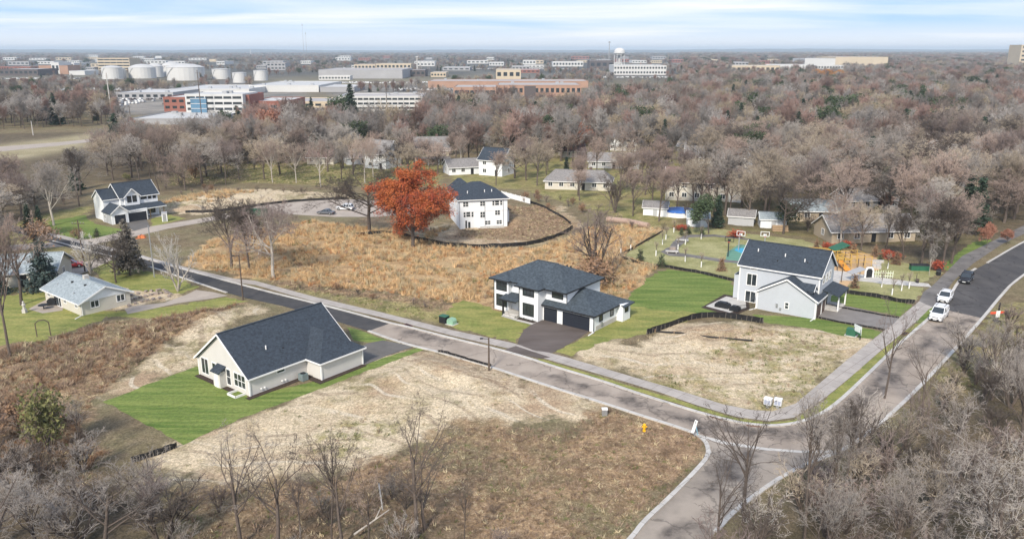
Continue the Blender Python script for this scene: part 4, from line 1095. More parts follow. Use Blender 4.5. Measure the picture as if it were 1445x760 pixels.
# --- small white rambler
def rambler():
    h = empty('rambler', (-79.0, 128.3, 0), R(-38.1), 'small white one-storey house with pale grey gable roof and side lean-to patio', 'house')
    L, W, he, hr = 13.1, 8.0, 2.35, 4.1
    gable_walls(h, 0, L, 0, W, -.2, he, hr, M['cream_siding'])
    gable_roof(h, 0, L, 0, W, he + .03, hr + .08, M['pale_roof'], .5)
    m = MB(); m.prism([(-.02, he - .15), (W + .02, he - .15), (W / 2, hr - .2)], 'u', L, L + .05); m.build('gable_panel', M['white_batten'], h)
    frame((L, 2.2), (0, 1), (1, 0), 1.0, 1.2, 1.0, h, 2, 1); frame((L, 6.4), (0, 1), (1, 0), 1.0, 1.2, 1.0, h, 2, 1)
    for u in (1.6, 7.6, 11.6): frame((u, 0), (1, 0), (0, -1), 1.15, .9, .7, h, 2, 1)
    frame((5.2, 0), (1, 0), (0, -1), .1, 1.6, 1.95, h, 2, 1, 'white')
    m = MB(); m.box(3.6, 4.4, -.06, .0, .0, 2.0); d = m.build('door', M['black'], h)
    m = MB(); m.box(4.25, 4.3, -.1, -.06, .9, 1.0); m.build('handle', M['metal'], d)
    vents(h, [(5.0, 2.6, 3.4), (9.0, 2.9, 3.5)], 'black', .35, .22); vents(h, [(9.2, .9, 2.8), (2.2, 1.4, 2.9)], 'metal', .25, .09)
    m = MB(); m.tube((L + .1, .1, .1), (L + .1, .1, 2.1), .05, n=6); m.bar((L, -.1, .1), (L + .8, -1.4, .05), .12, .1); m.build('downpipe', M['white'], h)
    m = MB(); m.box(6.2, 6.9, 3.8, 4.6, 3.9, 4.75); m.build('chimney', M['stucco'], h)


rambler()


# --- simple suburban house used beyond the site
def house(px, py, w, d, storeys, rz, wall, roof, label, rh=None, chim=False, hip=0, garage=False, porch=False):
    x, y = G(px, py)
    o = empty('suburban_house', (x, y, 0), R(rz), label, 'house', 'older houses among the trees')
    he = 2.7 * storeys + .1; rh = rh or d * .27
    gable_walls(o, -w / 2, w / 2, 0, d, -.4, he, he + rh, M[wall]) if not hip else MB().box(-w / 2, w / 2, 0, d, -.4, he).build('wall', M[wall], o)
    r = gable_roof(o, -w / 2, w / 2, 0, d, he + .03, he + rh + .1, M[roof], .5, hu0=hip, hu1=hip)
    n = max(2, int(w / 3.2))
    for s in range(storeys):
        for i in range(n):
            u = -w / 2 + w * (i + .5) / n
            if s == 0 and i == n // 2:
                m = MB(); m.box(u - .5, u + .5, -.06, 0, .0, 2.1); m.build('door', M['black'], o); continue
            if garage and s == 0 and i == n - 1:
                garage_door((u, 0), (1, 0), (0, -1), 0, 3.0, 2.1, o, 'white'); continue
            frame((u, 0), (1, 0), (0, -1), 2.7 * s + 1.0, 1.2, 1.2, o, 2, 1)
        for sg in (-1, 1):
            frame((sg * w / 2, d / 2), (0, sg), (sg, 0), 2.7 * s + 1.0, 1.1, 1.2, o, 2, 1)
    if chim:
        m = MB(); m.box(w * .15, w * .15 + .9, d * .5, d * .5 + .7, he, he + rh + .9); m.build('chimney', M['garage_brown'], r)
    if porch:
        m = MB(); m.slab([(-w / 2 - .3, -2.2, 2.4), (w / 2 + .3, -2.2, 2.4), (w / 2 + .3, .0, 3.0), (-w / 2 - .3, 0, 3.0)], .15); m.build('porch_roof', M[roof], o)
        for i in range(4):
            u = -w / 2 + w * i / 3; m = MB(); m.box(u - .1, u + .1, -2.1, -1.9, 0, 2.35); m.build('porch_post', M['white'], o)
    HOUSES.append((x, y + d / 2, max(w, d) * .5 + .8))
    return o


HOUSES = []
HS = [
    (20, 405, 14, 9, 1, 12, 'cream_siding', 'pale_roof', 'white cottage with pale grey roof half hidden by the dark blue spruce', 2.2, 0, 0),
    (611, 232, 12, 10, 2, 12, 'yellow_siding', 'grey_roof', 'pale yellow two-storey house with porch behind the orange oak', 4.2, 1, 0, False, True),
    (530, 238, 9, 10, 2, -25, 'white_siding', 'grey_roof', 'white A-frame house with tall gable windows behind the white-barked trees', 4.2, 0, 0),
    (505, 232, 8, 8, 1, 20, 'blue_siding', 'grey_roof', 'low blue-grey house next to the white A-frame', 2.5, 0, 0),
    (660, 246, 13, 8, 1, 20, 'white_siding', 'grey_roof', 'white garage building with grey roof behind the three-storey house'),
    (692, 248, 9, 9, 2, -28, 'white_siding', 'navy_roof', 'white two-storey house with steep gable beside the grey-roofed garage', 3.4),
    (815, 268, 20, 10, 1, -10, 'cream_siding', 'grey_roof', 'long tan one-storey house with grey roof beyond the green yard', 2.6, 1, 3),
    (992, 284, 21, 10, 2, -14, 'cream_siding', 'brown_roof', 'long cream two-storey house with brown roof above the park', 3.2, 1, 0, True),
    (1012, 244, 22, 11, 2, -12, 'cream_siding', 'grey_roof', 'white house with dark balcony strip uphill of the long cream house', 3.0),
    (866, 238, 18, 9, 1, -8, 'grey_siding', 'grey_roof', 'low grey-roofed house behind the pinkish trees'),
    (858, 200, 14, 10, 2, 15, 'cream_siding', 'grey_roof', 'cream two-storey house between the red maple and dark pines', 3.4),
    (880, 213, 13, 10, 2, -18, 'white_siding', 'grey_roof', 'white house with many small windows beside the dark pines'),
    (810, 222, 9, 8, 1, 10, 'cream_siding', 'brown_roof', 'small cream cottage with brown roof under the red maple', 3.0),
    (972, 226, 10, 9, 2, -40, 'tan_siding', 'grey_roof', 'tan house with a steep white gable behind the big bare tree', 4.2),
    (1120, 218, 18, 11, 2, -5, 'cream_siding', 'brown_roof', 'brown-roofed house on the wooded slope', 3.0),
    (1088, 248, 13, 9, 2, 8, 'grey_siding', 'grey_roof', 'grey two-storey house behind the leaning bare tree'),
    (1206, 232, 12, 10, 2, 25, 'grey_siding', 'navy_roof', 'grey house with navy roof beside the tall dark spruce', 3.6),
    (1148, 312, 13, 8, 1, -8, 'tan_siding', 'pale_roof', 'low tan house with pale streaked roof above the playground', 2.0),
    (1232, 342, 19, 9, 1, 4, 'tan_siding', 'grey_roof', 'long tan house behind the white-trunked sycamore', 2.6),
    (1232, 296, 14, 9, 1, 8, 'grey_siding', 'grey_roof', 'dark grey-roofed house uphill of the long tan house', 2.6),
    (1334, 275, 16, 9, 1, 4, 'cream_siding', 'grey_roof', 'pale house with weathered grey roof behind the bare thicket', 3.0),
    (1350, 248, 14, 10, 1, -10, 'yellow_siding', 'grey_roof', 'pale yellow house with blue door panel and white gable', 4.0),
    (1385, 242, 12, 10, 2, -35, 'white_siding', 'pale_roof', 'white gabled house uphill of the pale yellow house', 4.4),
    (1440, 232, 14, 10, 2, -20, 'white_siding', 'grey_roof', 'white house at the edge of the wooded slope', 3.6),
    (1310, 240, 12, 8, 1, 5, 'white_siding', 'pale_roof', 'white low shed-roofed house beside the yellow one'),
    (1035, 186, 18, 10, 2, 5, 'white_siding', 'brown_roof', 'white house with brown roof among the far grey trees'),
    (1175, 205, 14, 10, 2, -10, 'cream_siding', 'grey_roof', 'cream house peeking over the rust coloured crowns'),
    (1410, 180, 16, 10, 2, 5, 'white_siding', 'grey_roof', 'white house far up the wooded hillside'),
    (1330, 150, 16, 10, 2, 5, 'white_siding', 'grey_roof', 'small white house in the distant woods below the skyline'),
    (745, 205, 12, 9, 2, 10, 'white_siding', 'grey_roof', 'white house glimpsed between bare trees behind the yellow house'),
    (452, 232, 10, 8, 1, -5, 'cream_siding', 'brown_roof', 'brown-roofed cottage behind the white-barked sycamores'),
]
for t in HS: house(*t[:9], *t[9:])
# outbuildings and a boat-like tarpaulin
x, y = G(958, 303); o = empty('covered_pool', (x, y, 0), R(-12), 'blue tarpaulin stretched over a low white-walled pool in the yard', 'pool')
m = MB(); m.tube((0, 0, 0), (0, 0, 1.2), 4.4, n=20); ob = m.build('pool_wall', M['white'], o)
m = MB(); m.tube((0, 0, 1.2), (0, 0, 1.5), 4.5, 3.0, n=20); m.build('tarpaulin', mat('blue_tarpaulin', (.05, .16, .48), .5, .2, .8, .4, 3), o)
m = MB()
for i in range(14): t = i / 14 * 6.283; m.box(4.45 * math.cos(t) - .05, 4.45 * math.cos(t) + .05, 4.45 * math.sin(t) - .05, 4.45 * math.sin(t) + .05, 0, 1.35)
m.build('upright', M['white'], o)
for (px, py, w, d, rz, wl, rf, lb) in ((924, 305, 6, 5, -14, 'white_siding', 'grey_roof', 'white shed with grey roof next to the blue tarpaulin pool'), (1045, 318, 6, 5, -20, 'grey_siding', 'grey_roof', 'narrow grey shed with dark gable behind the evergreen shrubs'),
                                       (1307, 232, 5, 4, 5, 'white_siding', 'pale_roof', 'small pale shed standing in the yard by the pale house'), (985, 320, 5, 4, -8, 'white_siding', 'pale_roof', 'low white shed at the edge of the park evergreens'),
                                       (1091, 322, 6, 4, -8, 'white_siding', 'pale_roof', 'white tarpaulin-roofed woodshed beside stacked timber')):
    x, y = G(px, py); o = empty('shed', (x, y, 0), R(rz), lb, 'shed')
    gable_walls(o, -w / 2, w / 2, 0, d, -.2, 2.3, 3.5, M[wl]); gable_roof(o, -w / 2, w / 2, 0, d, 2.33, 3.6, M[rf], .3)
    m = MB(); m.box(-.5, .5, -.05, 0, 0, 2); m.build('door', M['grey_siding'], o); HOUSES.append((x, y + d / 2, 5))
for q in ((-27, 99, 12), (8, 122, 13), (45, 131, 12), (-6, 192, 12), (-92, 198, 12), (-74, 127, 9)): HOUSES.append(q)

# ------------------------------------------------------------------ town in the distance
M['city_white'] = mat('white_steel', (0.54, 0.54, 0.53), .6, .05, .05)
M['city_tan'] = mat('tan_concrete', (0.50, 0.42, 0.31), .8, .08, .05)
M['city_brick'] = mat('red_brick', (0.26, 0.11, 0.085), .9, .1, .4)
M['city_orange'] = mat('orange_brick', (0.36, 0.225, 0.165), .9, .1, .1)
M['city_grey'] = mat('grey_panel', (0.33, 0.33, 0.34), .8, .1, .05)
M['city_dark'] = mat('dark_brown_panel', (0.10, 0.085, 0.085), .8, .1, .05)
M['city_blue'] = mat('blue_glass', (0.10, 0.20, 0.30), .15, .2, .3, spec=.8)
M['membrane'] = mat('pale_membrane_roof', (0.46, 0.46, 0.455), .9, .08, .05)
M['gravel_roof'] = mat('grey_gravel_roof', (0.36, 0.34, 0.33), .9, .12, .08)
CITY = []


CITYV = []


def block(xa, xb, yb, hp, depth, wall, roof, label, rows=0, cols=0, name='commercial_building', cat='building', units=0, rz=0.0, band=False, group='buildings in the distant town'):
    a = G(xa, yb); b = G(xb, yb); D = a[1]; sc = D / FPX * 1.02
    w = (b[0] - a[0]); h = hp * sc * 1.0
    o = empty(name, ((a[0] + b[0]) / 2, D, 0), R(rz), label, cat, group)
    m = MB(); m.box(-w / 2, w / 2, 0, depth, -1, h); m.build('wall', M[wall], o)
    m = MB(); m.box(-w / 2 + .6, w / 2 - .6, .6, depth - .6, h, h + .25); m.build('roof', M[roof], o)
    m = MB(); t = .5
    m.box(-w / 2 - .1, w / 2 + .1, -.1, t, h - .1, h + .7); m.box(-w / 2 - .1, w / 2 + .1, depth - t, depth + .1, h - .1, h + .7)
    m.box(-w / 2 - .1, -w / 2 + t, t, depth - t, h - .1, h + .7); m.box(w / 2 - t, w / 2 + .1, t, depth - t, h - .1, h + .7); m.build('parapet', M[wall], o)
    for r in range(rows):
        z = h * (r + .35) / rows; hh = h / rows * .42
        if band:
            q = MB(); q.box(-w / 2 + 1, w / 2 - 1, -.14, .05, z, z + hh); q.build('window_band', M['glass'], o)
            q = MB()
            for i in range(1, cols): u = -w / 2 + 1 + (w - 2) * i / cols; q.box(u - .3, u + .3, -.3, 0, z - .02, z + hh + .02)
            q.build('mullion', M[wall], o)
        else:
            for i in range(cols):
                u = -w / 2 + w * (i + .5) / cols; q = MB(); q.box(u - w / cols * .3, u + w / cols * .3, -.12, .05, z, z + hh); q.build('window', M['glass'], o)
    rr = random.Random(int(xa))
    for i in range(units):
        u = rr.uniform(-w / 2 + 3, w / 2 - 5); v = rr.uniform(2, max(3, depth - 5)); q = MB(); q.box(u, u + 3, v, v + 3, h + .25, h + 1.8); q.build('roof_unit', M['metal'], o)
    CITY.append((a[0] - 3, b[0] + 3, D - 3, D + depth + 5))
    CITYV.append((xa, xb, yb - hp * (.42 if units or rows > 2 else .7), D))
    return o


TL = [('the tan five-storey block', 160, 99), ('the orange-red store', 80, 105), ('the slab-like grey building', 390, 99), ('the radio masts', 432, 80), ('the smoke stack', 589, 101), ('the wide grey warehouse', 510, 111), ('the flat white tank', 308, 112),
      ('the orange brick building', 760, 130), ('the dark brown block', 849, 97), ('the water tower', 873, 94), ('the white low apartments', 800, 94), ('the tan school-like building', 1066, 103), ('the shopping mall', 1210, 94), ('the tan store block', 717, 112), ('the largest storage tank', 250, 112), ('the dark glass building', 27, 107)]
TLC = {}


def town_label(x, y, wc):
    nm, lx, ly = min(TL, key=lambda t: math.hypot(t[1] - x, (t[2] - y) * 3))
    rel = 'beyond' if ly - y > abs(lx - x) / 6 else ('in front of' if y - ly > abs(lx - x) / 6 else ('left of' if x < lx else 'right of'))
    k = (nm, rel, wc); TLC[k] = TLC.get(k, 0) + 1
    col = {'city_white': 'white', 'city_tan': 'tan', 'city_grey': 'grey', 'city_brick': 'brick red'}[wc]
    return 'small %s flat-roofed building %s %s%s' % (col, rel, nm, '' if TLC[k] == 1 else ', %s of its colour there' % ('second', 'third', 'fourth', 'fifth', 'sixth', 'seventh', 'eighth')[min(6, TLC[k] - 2)])


def city():
    block(139, 184, 99, 15, 50, 'city_tan', 'gravel_roof', 'tan five-storey office block behind the white storage tanks', 4, 5, 'office_block', band=True)
    o = block(264, 345, 166, 30, 30, 'city_white', 'membrane', 'white four-storey office with blue glass between red brick ends', 4, 6, 'office_building', units=2, band=True)
    block(233, 263.5, 165, 25, 42, 'city_brick', 'membrane', 'red brick wing of the office with the blue glass front', 3, 3, 'brick_wing')
    D = G(300, 166)[1]; a = G(272, 166)[0]; b = G(294, 166)[0]; c = o.location
    q = MB(); q.box(a - c.x, b - c.x, -1.2, -.02, -1, 27 * D / FPX); q.build('glass_front', M['city_blue'], o)
    for i in range(4):
        q = MB(); q.box(a - c.x - .1, b - c.x + .1, -1.35, -1.0, (i * 6.6 + 5.6) * D / FPX, (i * 6.6 + 6.3) * D / FPX); q.build('glass_transom', M['city_white'], o)
    block(346, 354, 165, 28, 30, 'city_brick', 'membrane', 'narrow red brick stair tower at the end of the white office', 0, 0, 'stair_tower')
    block(355, 407, 163, 18, 45, 'city_brick', 'membrane', 'low red brick hall beside the white office', 1, 4, 'brick_hall')
    block(186, 300, 176, 7, 60, 'city_grey', 'membrane', 'low warehouse with flat grey roof in front of the brick office', 0, 0, 'warehouse', units=4)
    block(479, 596, 156, 18, 40, 'city_white', 'gravel_roof', 'long cream three-storey office with dark window bands', 3, 14, 'office_building', units=3, band=True, rz=2)
    block(360, 470, 152, 7, 50, 'city_tan', 'gravel_roof', 'low tan building behind the cone-shaped spruces', 1, 8)
    block(165, 245, 140, 8, 60, 'city_grey', 'membrane', 'long white-roofed warehouse beyond the orange hedge', 1, 8, 'warehouse', units=3)
    block(240, 352, 134, 7, 90, 'city_white', 'membrane', 'white factory roof behind the blue glass office', 0, 0, 'factory', units=5)
    block(352, 450, 130, 8, 110, 'city_white', 'membrane', 'pale factory with very long white roof', 0, 0, 'factory', units=6)
    block(452, 500, 130, 6, 60, 'city_grey', 'membrane', 'grey warehouse at the end of the long white factory')
    block(640, 700, 140, 15, 50, 'city_orange', 'gravel_roof', 'orange brick building, half behind bare trees, dark glass entrance', 1, 8, 'brick_building', band=True)
    block(702, 820, 136, 14, 60, 'city_orange', 'gravel_roof', 'long orange brick building with dark entrance and row of small windows', 1, 16, 'brick_building', units=3)
    block(740, 756, 140, 16, 8, 'city_dark', 'gravel_roof', 'dark glass entrance block in front of the long orange brick building', name='entrance_block')
    block(604, 830, 124, 8, 60, 'city_orange', 'gravel_roof', 'wide low salmon coloured store behind the brick buildings', 0, 0, 'store', units=6)
    block(450, 568, 111, 11, 120, 'city_grey', 'gravel_roof', 'very wide grey warehouse store beyond the grass field', 0, 0, 'warehouse_store', units=4)
    block(450, 494, 113, 5, 20, 'city_white', 'membrane', 'pale blue-white shopfront before the wide grey warehouse', 1, 10, 'shopfront')
    block(568, 600, 108, 8, 40, 'city_dark', 'membrane', 'dark building with white canopy beside the smoke stack', 1, 5)
    block(500, 530, 98, 6, 60, 'city_tan', 'gravel_roof', 'tan building behind the wide grey warehouse', 1, 6)
    block(531, 580, 98, 7, 60, 'city_tan', 'gravel_roof', 'long tan building with row of openings near the stack', 1, 9)
    block(377, 403, 99, 9, 40, 'city_grey', 'gravel_roof', 'grey slab-like building beyond the small white tanks', 2, 5)
    block(56, 74, 105, 11, 40, 'city_orange', 'gravel_roof', 'orange-red building block of the white-centred store', 0, 0, 'store')
    block(74, 85, 105, 15, 40, 'city_white', 'membrane', 'white tower-like entrance between two orange-red store blocks', 1, 2, 'store_entrance')
    block(85, 97, 105, 11, 40, 'city_orange', 'gravel_roof', 'orange-red store block beside the white entrance', 0, 0, 'store')
    block(0, 54, 107, 8, 60, 'city_dark', 'membrane', 'dark glass building with white flat roof', 1, 8)
    block(98, 120, 106, 5, 60, 'city_white', 'membrane', 'low white canopy building beside the orange-red store')
    block(832, 866, 97, 10, 60, 'city_dark', 'gravel_roof', 'dark brown flat block left of the water tower legs', 1, 4, 'dark_block')
    block(866, 940, 106, 12, 70, 'city_white', 'membrane', 'long white building with dark windows under the water tower', 2, 18, 'white_block', units=3)
    block(780, 823, 94, 6, 60, 'city_white', 'membrane', 'white low apartments beyond the orange brick building', 1, 10)
    block(738, 756, 91, 5, 60, 'city_white', 'membrane', 'small white apartment block near the far skyline', 1, 4)
    block(700, 735, 112, 12, 60, 'city_tan', 'gravel_roof', 'tan store block behind the brick building', 1, 4)
    block(1135, 1178, 94, 10, 90, 'city_white', 'membrane', 'white part of the tan shopping mall', 0, 0, 'mall', units=5)
    block(1178, 1252, 94, 12, 130, 'city_tan', 'gravel_roof', 'large tan shopping mall near the skyline', 0, 0, 'mall', units=8)
    block(1150, 1190, 98, 5, 40, 'city_white', 'membrane', 'pale store row before the tan shopping mall', 1, 10, 'store_row')
    block(1032, 1100, 103, 9, 60, 'city_tan', 'membrane', 'tan school-like building with white roof behind the woods', 1, 10, 'school')
    block(1080, 1138, 97, 5, 60, 'city_white', 'membrane', 'row of white roofs beside the tan mall', 0, 0, 'store_row')
    block(1436, 1470, 100, 33, 40, 'city_tan', 'gravel_roof', 'tan brick tower block cut off at the picture edge above the skyline', 6, 3, 'tower_block')
    # generic low roofs
    rr = random.Random(5); n = 0; used = []
    tries = 0
    while n < 64 and tries < 900:
        tries += 1
        xx = rr.uniform(-30, 1130); yy = rr.choice([rr.uniform(80, 92), rr.uniform(84, 100), rr.uniform(95, 122)])
        if xx > 700 and yy > 104: continue
        if xx < 440 and yy > 104: continue
        w = rr.uniform(8, 36) * (.5 + (yy - 76) / 40)
        if any(abs(xx + w / 2 - u) < (w + uw) / 2 + 1 and abs(yy - v) < 3.2 for u, v, uw in used): continue
        if any(c[0] < G(xx + w / 2, yy)[0] < c[1] and c[2] - 40 < G(xx, yy)[1] < c[3] + 20 for c in CITY): continue
        used.append((xx + w / 2, yy, w)); n += 1
        wc = rr.choice(['city_white', 'city_white', 'city_tan', 'city_grey', 'city_brick'])
        block(xx, xx + w, yy, rr.uniform(2.6, 4.8) * (.6 + (yy - 76) / 50), rr.uniform(30, 80), wc, rr.choice(['membrane', 'membrane', 'gravel_roof']),
              town_label(xx + w / 2, yy, wc), 1 if w > 10 else 0, 5, 'flat_roof_building', group='small flat-roofed town buildings', units=0)


city()


def lathe(mb, prof, n=24, z0=0.0):
    vs = []; fs = []
    for (r, z) in prof:
        for i in range(n):
            t = 2 * math.pi * i / n; vs.append((r * math.cos(t), r * math.sin(t), z + z0))
    for j in range(len(prof) - 1):
        for i in range(n):
            fs.append((j * n + i, j * n + (i + 1) % n, (j + 1) * n + (i + 1) % n, (j + 1) * n + i))
    fs.append(tuple(range((len(prof) - 1) * n, len(prof) * n)))
    return mb.add(vs, fs)


def tanks():
    T = [(139, 167, 112, 15, 3, 'broad white storage tank nearest the power pole'), (167, 176, 111, 13, 1, 'narrow white tank wedged between two broad ones'), (176, 212, 111, 14, 5, 'white storage tank with the tallest pale dome'),
         (204, 226, 109, 14, 4, 'white domed tank half behind the tall domed one'), (224, 252, 108, 14, 5, 'white domed tank at the back of the cluster'), (227, 279, 114, 17, 5, 'largest white storage tank of the cluster, by the trees'),
         (296, 321, 112, 13, 1, 'flat white tank standing apart from the dome cluster'), (326, 345, 117, 13, 1, 'small flat white tank right before the factory roof'), (356, 375, 114, 13, 1, 'small white tank closest to the grass field')]
    for (xa, xb, yb, hp, dome, lb) in T:
        a = G(xa, yb); b = G(xb, yb); r = (b[0] - a[0]) / 2; D = a[1] + r; s = D / FPX; h = hp * s
        o = empty('storage_tank', ((a[0] + b[0]) / 2, D, 0), 0, lb, 'storage tank', 'white storage tanks')
        m = MB(); lathe(m, [(r, -1), (r, h), (r + .3, h), (r + .3, h + .3), (r, h + .3)]); m.build('shell', M['city_white'], o)
        m = MB(); lathe(m, [(r - .1, h + .1), (r * .8, h + dome * s * .45), (r * .45, h + dome * s * .85), (r * .05, h + dome * s)]); m.build('tank_roof', M['membrane'], o, smooth=True)
        m = MB()
        for i in range(10): t = -1.2 + i * .09; m.bar((r * 1.01 * math.sin(t), -r * 1.01 * math.cos(t), h * i / 10), (r * 1.01 * math.sin(t + .09), -r * 1.01 * math.cos(t + .09), h * (i + 1) / 10), .5)
        m.build('stair', M['metal'], o)
        CITY.append((a[0] - 3, b[0] + 3, D - r - 5, D + r + 5)); CITYV.append((xa, xb, yb - 7, D))


tanks()


def water_tower():
    x, y = G(873.5, 94.5); s = y / FPX
    o = empty('water_tower', (x, y, 0), 0, 'white water tower on many legs rising above the skyline', 'water tower')
    m = MB(); R0 = 7.4 * s
    lathe(m, [(R0 * .4, 14 * s), (R0 * .95, 16 * s), (R0, 18 * s), (R0, 20.5 * s), (R0 * .85, 23 * s), (R0 * .5, 24.6 * s), (R0 * .05, 25.2 * s)]); m.build('tank', M['city_white'], o, smooth=True)
    for i in range(8):
        t = i / 8 * 6.283 + .2; m = MB(); m.tube((R0 * 1.05 * math.cos(t), R0 * 1.05 * math.sin(t), 0), (R0 * .93 * math.cos(t), R0 * .93 * math.sin(t), 17 * s), .9, .8, 6); m.build('leg', M['city_white'], o)
    m = MB(); m.tube((0, 0, 0), (0, 0, 15 * s), 2.2, n=10); m.build('riser', M['city_white'], o)
    m = MB(); lathe(m, [(R0 + .2, 17.8 * s), (R0 + 1.6, 17.8 * s), (R0 + 1.6, 18.3 * s), (R0 + .2, 18.3 * s)]); m.build('balcony', M['city_white'], o)
    def mast(px, py, hp, w, lb, lat=True, col='metal'):
        x, y = G(px, py); s = y / FPX; o = empty('mast', (x, y, 0), 0, lb, 'mast')
        m = MB(); m.tube((0, 0, 0), (0, 0, hp * s), w * s / 2, w * s / 3, 6); m.build('shaft', M[col], o)
        m = MB(); m.box(-w * s * .9, w * s * .9, -w * s * .6, w * s * .6, hp * s * .94, hp * s); m.build('antenna', M[col], o)
    mast(859, 94, 33, 1.3, 'thin grey antenna mast beside the white water tower')
    mast(589, 101, 20, 2.2, 'pale smoke stack beside the dark building', col='concrete')
    mast(430, 91, 53, .45, 'very tall hair-thin radio mast rising into the pale sky'); mast(434, 91, 42, .35, 'shorter hair-thin radio mast beside the very tall one')
    mast(354, 79, 9, 1.0, 'tiny white water tank mast on the horizon', col='city_white')
    # utility poles far and near
    def upole(px, py, hp, lb, arms=1, w=.32, lamp=False, col='pole_wood', lean=0.0):
        x, y = G(px, py); s = math.hypot(y, CAMH) / FPX; o = empty('utility_pole', (x, y, gz(x, y) - .05), 0, lb, 'utility pole'); h = hp * s
        o.rotation_euler = (0, lean, 0)
        m = MB(); m.tube((0, 0, 0), (0, 0, h), w / 2, w / 2.8, 8); m.build('pole', M[col], o)
        for k in range(arms):
            m = MB(); m.bar((-1.2, 0, h * .94 - k * .9), (1.2, 0, h * .94 - k * .9), .12, .12); m.build('crossarm', M[col], o)
            for u in (-1.05, -.5, .5, 1.05):
                q = MB(); q.tube((u, 0, h * .94 - k * .9 + .06), (u, 0, h * .94 - k * .9 + .24), .05, n=6); q.build('insulator', M['metal'], o)
        if lamp:
            m = MB(); m.bar((0, 0, h * .97), (-.8, 0, h * .985), .07); m.build('lamp_arm', M['black'], o)
            m = MB(); m.box(-1.15, -.75, -.14, .14, h * .97, h * .97 + .12); m.build('lamp_head', M['black'], o)
        return o
    upole(690, 523, 49, 'brown wooden street lamp pole at the kerb opposite the curved brown driveway', 0, .26, True)
    upole(343, 423, 66, 'wooden pole beside the fresh black street, near the twin bare oaks', 0, .26, True)
    upole(218, 391, 74, 'grey utility pole at the bend next to the dark spruce', 0, .28, col='metal'); upole(120, 383, 74, 'short service pole with transformer near the red car', 1, .28)
    upole(158, 166, 60, 'tall pylon-like pole with insulators standing among the left woods', 2, .9, col='concrete'); upole(285, 168, 66, 'dark tall pole in front of the red brick office', 1, .6)
    upole(187, 190, 40, 'dim pole between pale trees near the highway', 1, .4); upole(47, 191, 20, 'short pale pole beside the highway bank', 0, .5, col='concrete'); upole(546, 156, 40, 'dark pole in front of the long cream office', 1, .5)
    upole(1312, 244, 40, 'thin pale pole rising above the sloping woods', 1, .35, col='metal')


water_tower()
# ------------------------------------------------------------------ vegetation
def twig_mat(name, col, var=.25):
    return mat(name, col, .9, var, 3.0, rnd=.25)


TW = {'white': twig_mat('twigs_birch', (0.60, 0.57, 0.53)), 'pinkish grey': twig_mat('twigs_pinkish', (0.37, 0.285, 0.24)), 'ash grey': twig_mat('twigs_grey', (0.315, 0.28, 0.25)), 'tan': twig_mat('twigs_tan', (0.42, 0.35, 0.27)),
      'dark brown': twig_mat('twigs_dark', (0.11, 0.09, 0.078)), 'purplish': twig_mat('twigs_purplish', (0.255, 0.20, 0.18)), 'whitish': twig_mat('twigs_white', (0.42, 0.38, 0.34)), 'rusty': twig_mat('twigs_rusty', (0.29, 0.145, 0.10))}
M['bark'] = mat('grey_brown_bark', (0.115, 0.092, 0.078), .95, .3, 4, .4, 12, rnd=.2)
M['bark_pale'] = mat('pale_mottled_bark', (0.42, 0.38, 0.33), .9, .35, 2, .3, 8)
M['needles'] = mat('spruce_needles', (0.036, 0.058, 0.038), .9, .3, 2, rnd=.25)
M['needles_blue'] = mat('blue_spruce_needles', (0.055, 0.08, 0.075), .9, .3, 2, rnd=.15)
M['needles_grey'] = mat('grey_needles', (0.15, 0.135, 0.115), .9, .3, 2, rnd=.1)
M['pine'] = mat('pine_needles', (0.06, 0.085, 0.042), .9, .3, 2, rnd=.25)
M['leaf_orange'] = mat('orange_oak_leaves', (0.34, 0.07, 0.035), .8, .3, .35, col2=(0.47, 0.14, 0.045), thr=(.4, .6))
M['leaf_rust'] = mat('rust_leaves', (0.30, 0.145, 0.10), .85, .3, .8, rnd=.2)
M['leaf_red'] = mat('scarlet_leaves', (0.36, 0.075, 0.04), .8, .25, 2)
M['leaf_gold'] = mat('golden_orange_leaves', (0.50, 0.24, 0.07), .85, .25, .8, rnd=.15)
M['leaf_olive'] = mat('olive_leaves', (0.15, 0.15, 0.06), .9, .25, .8, rnd=.15)
M['leaf_brown'] = mat('dry_brown_leaves', (0.27, 0.165, 0.10), .9, .3, 1.5, rnd=.2)
M['reed'] = mat('dry_reeds', (0.60, 0.41, 0.22), .9, .3, .2, rnd=.3)
M['reed_rust'] = mat('rusty_reeds', (0.46, 0.24, 0.11), .9, .3, .2, rnd=.3)
M['straw'] = mat('straw_blades', (0.47, 0.39, 0.25), .9, .3, .3, rnd=.3)
M['weed'] = mat('dry_weeds', (0.27, 0.195, 0.14), .9, .35, .3, rnd=.35)
M['grass'] = mat('green_grass_blades', (0.13, 0.15, 0.05), .9, .3, .3, rnd=.3)


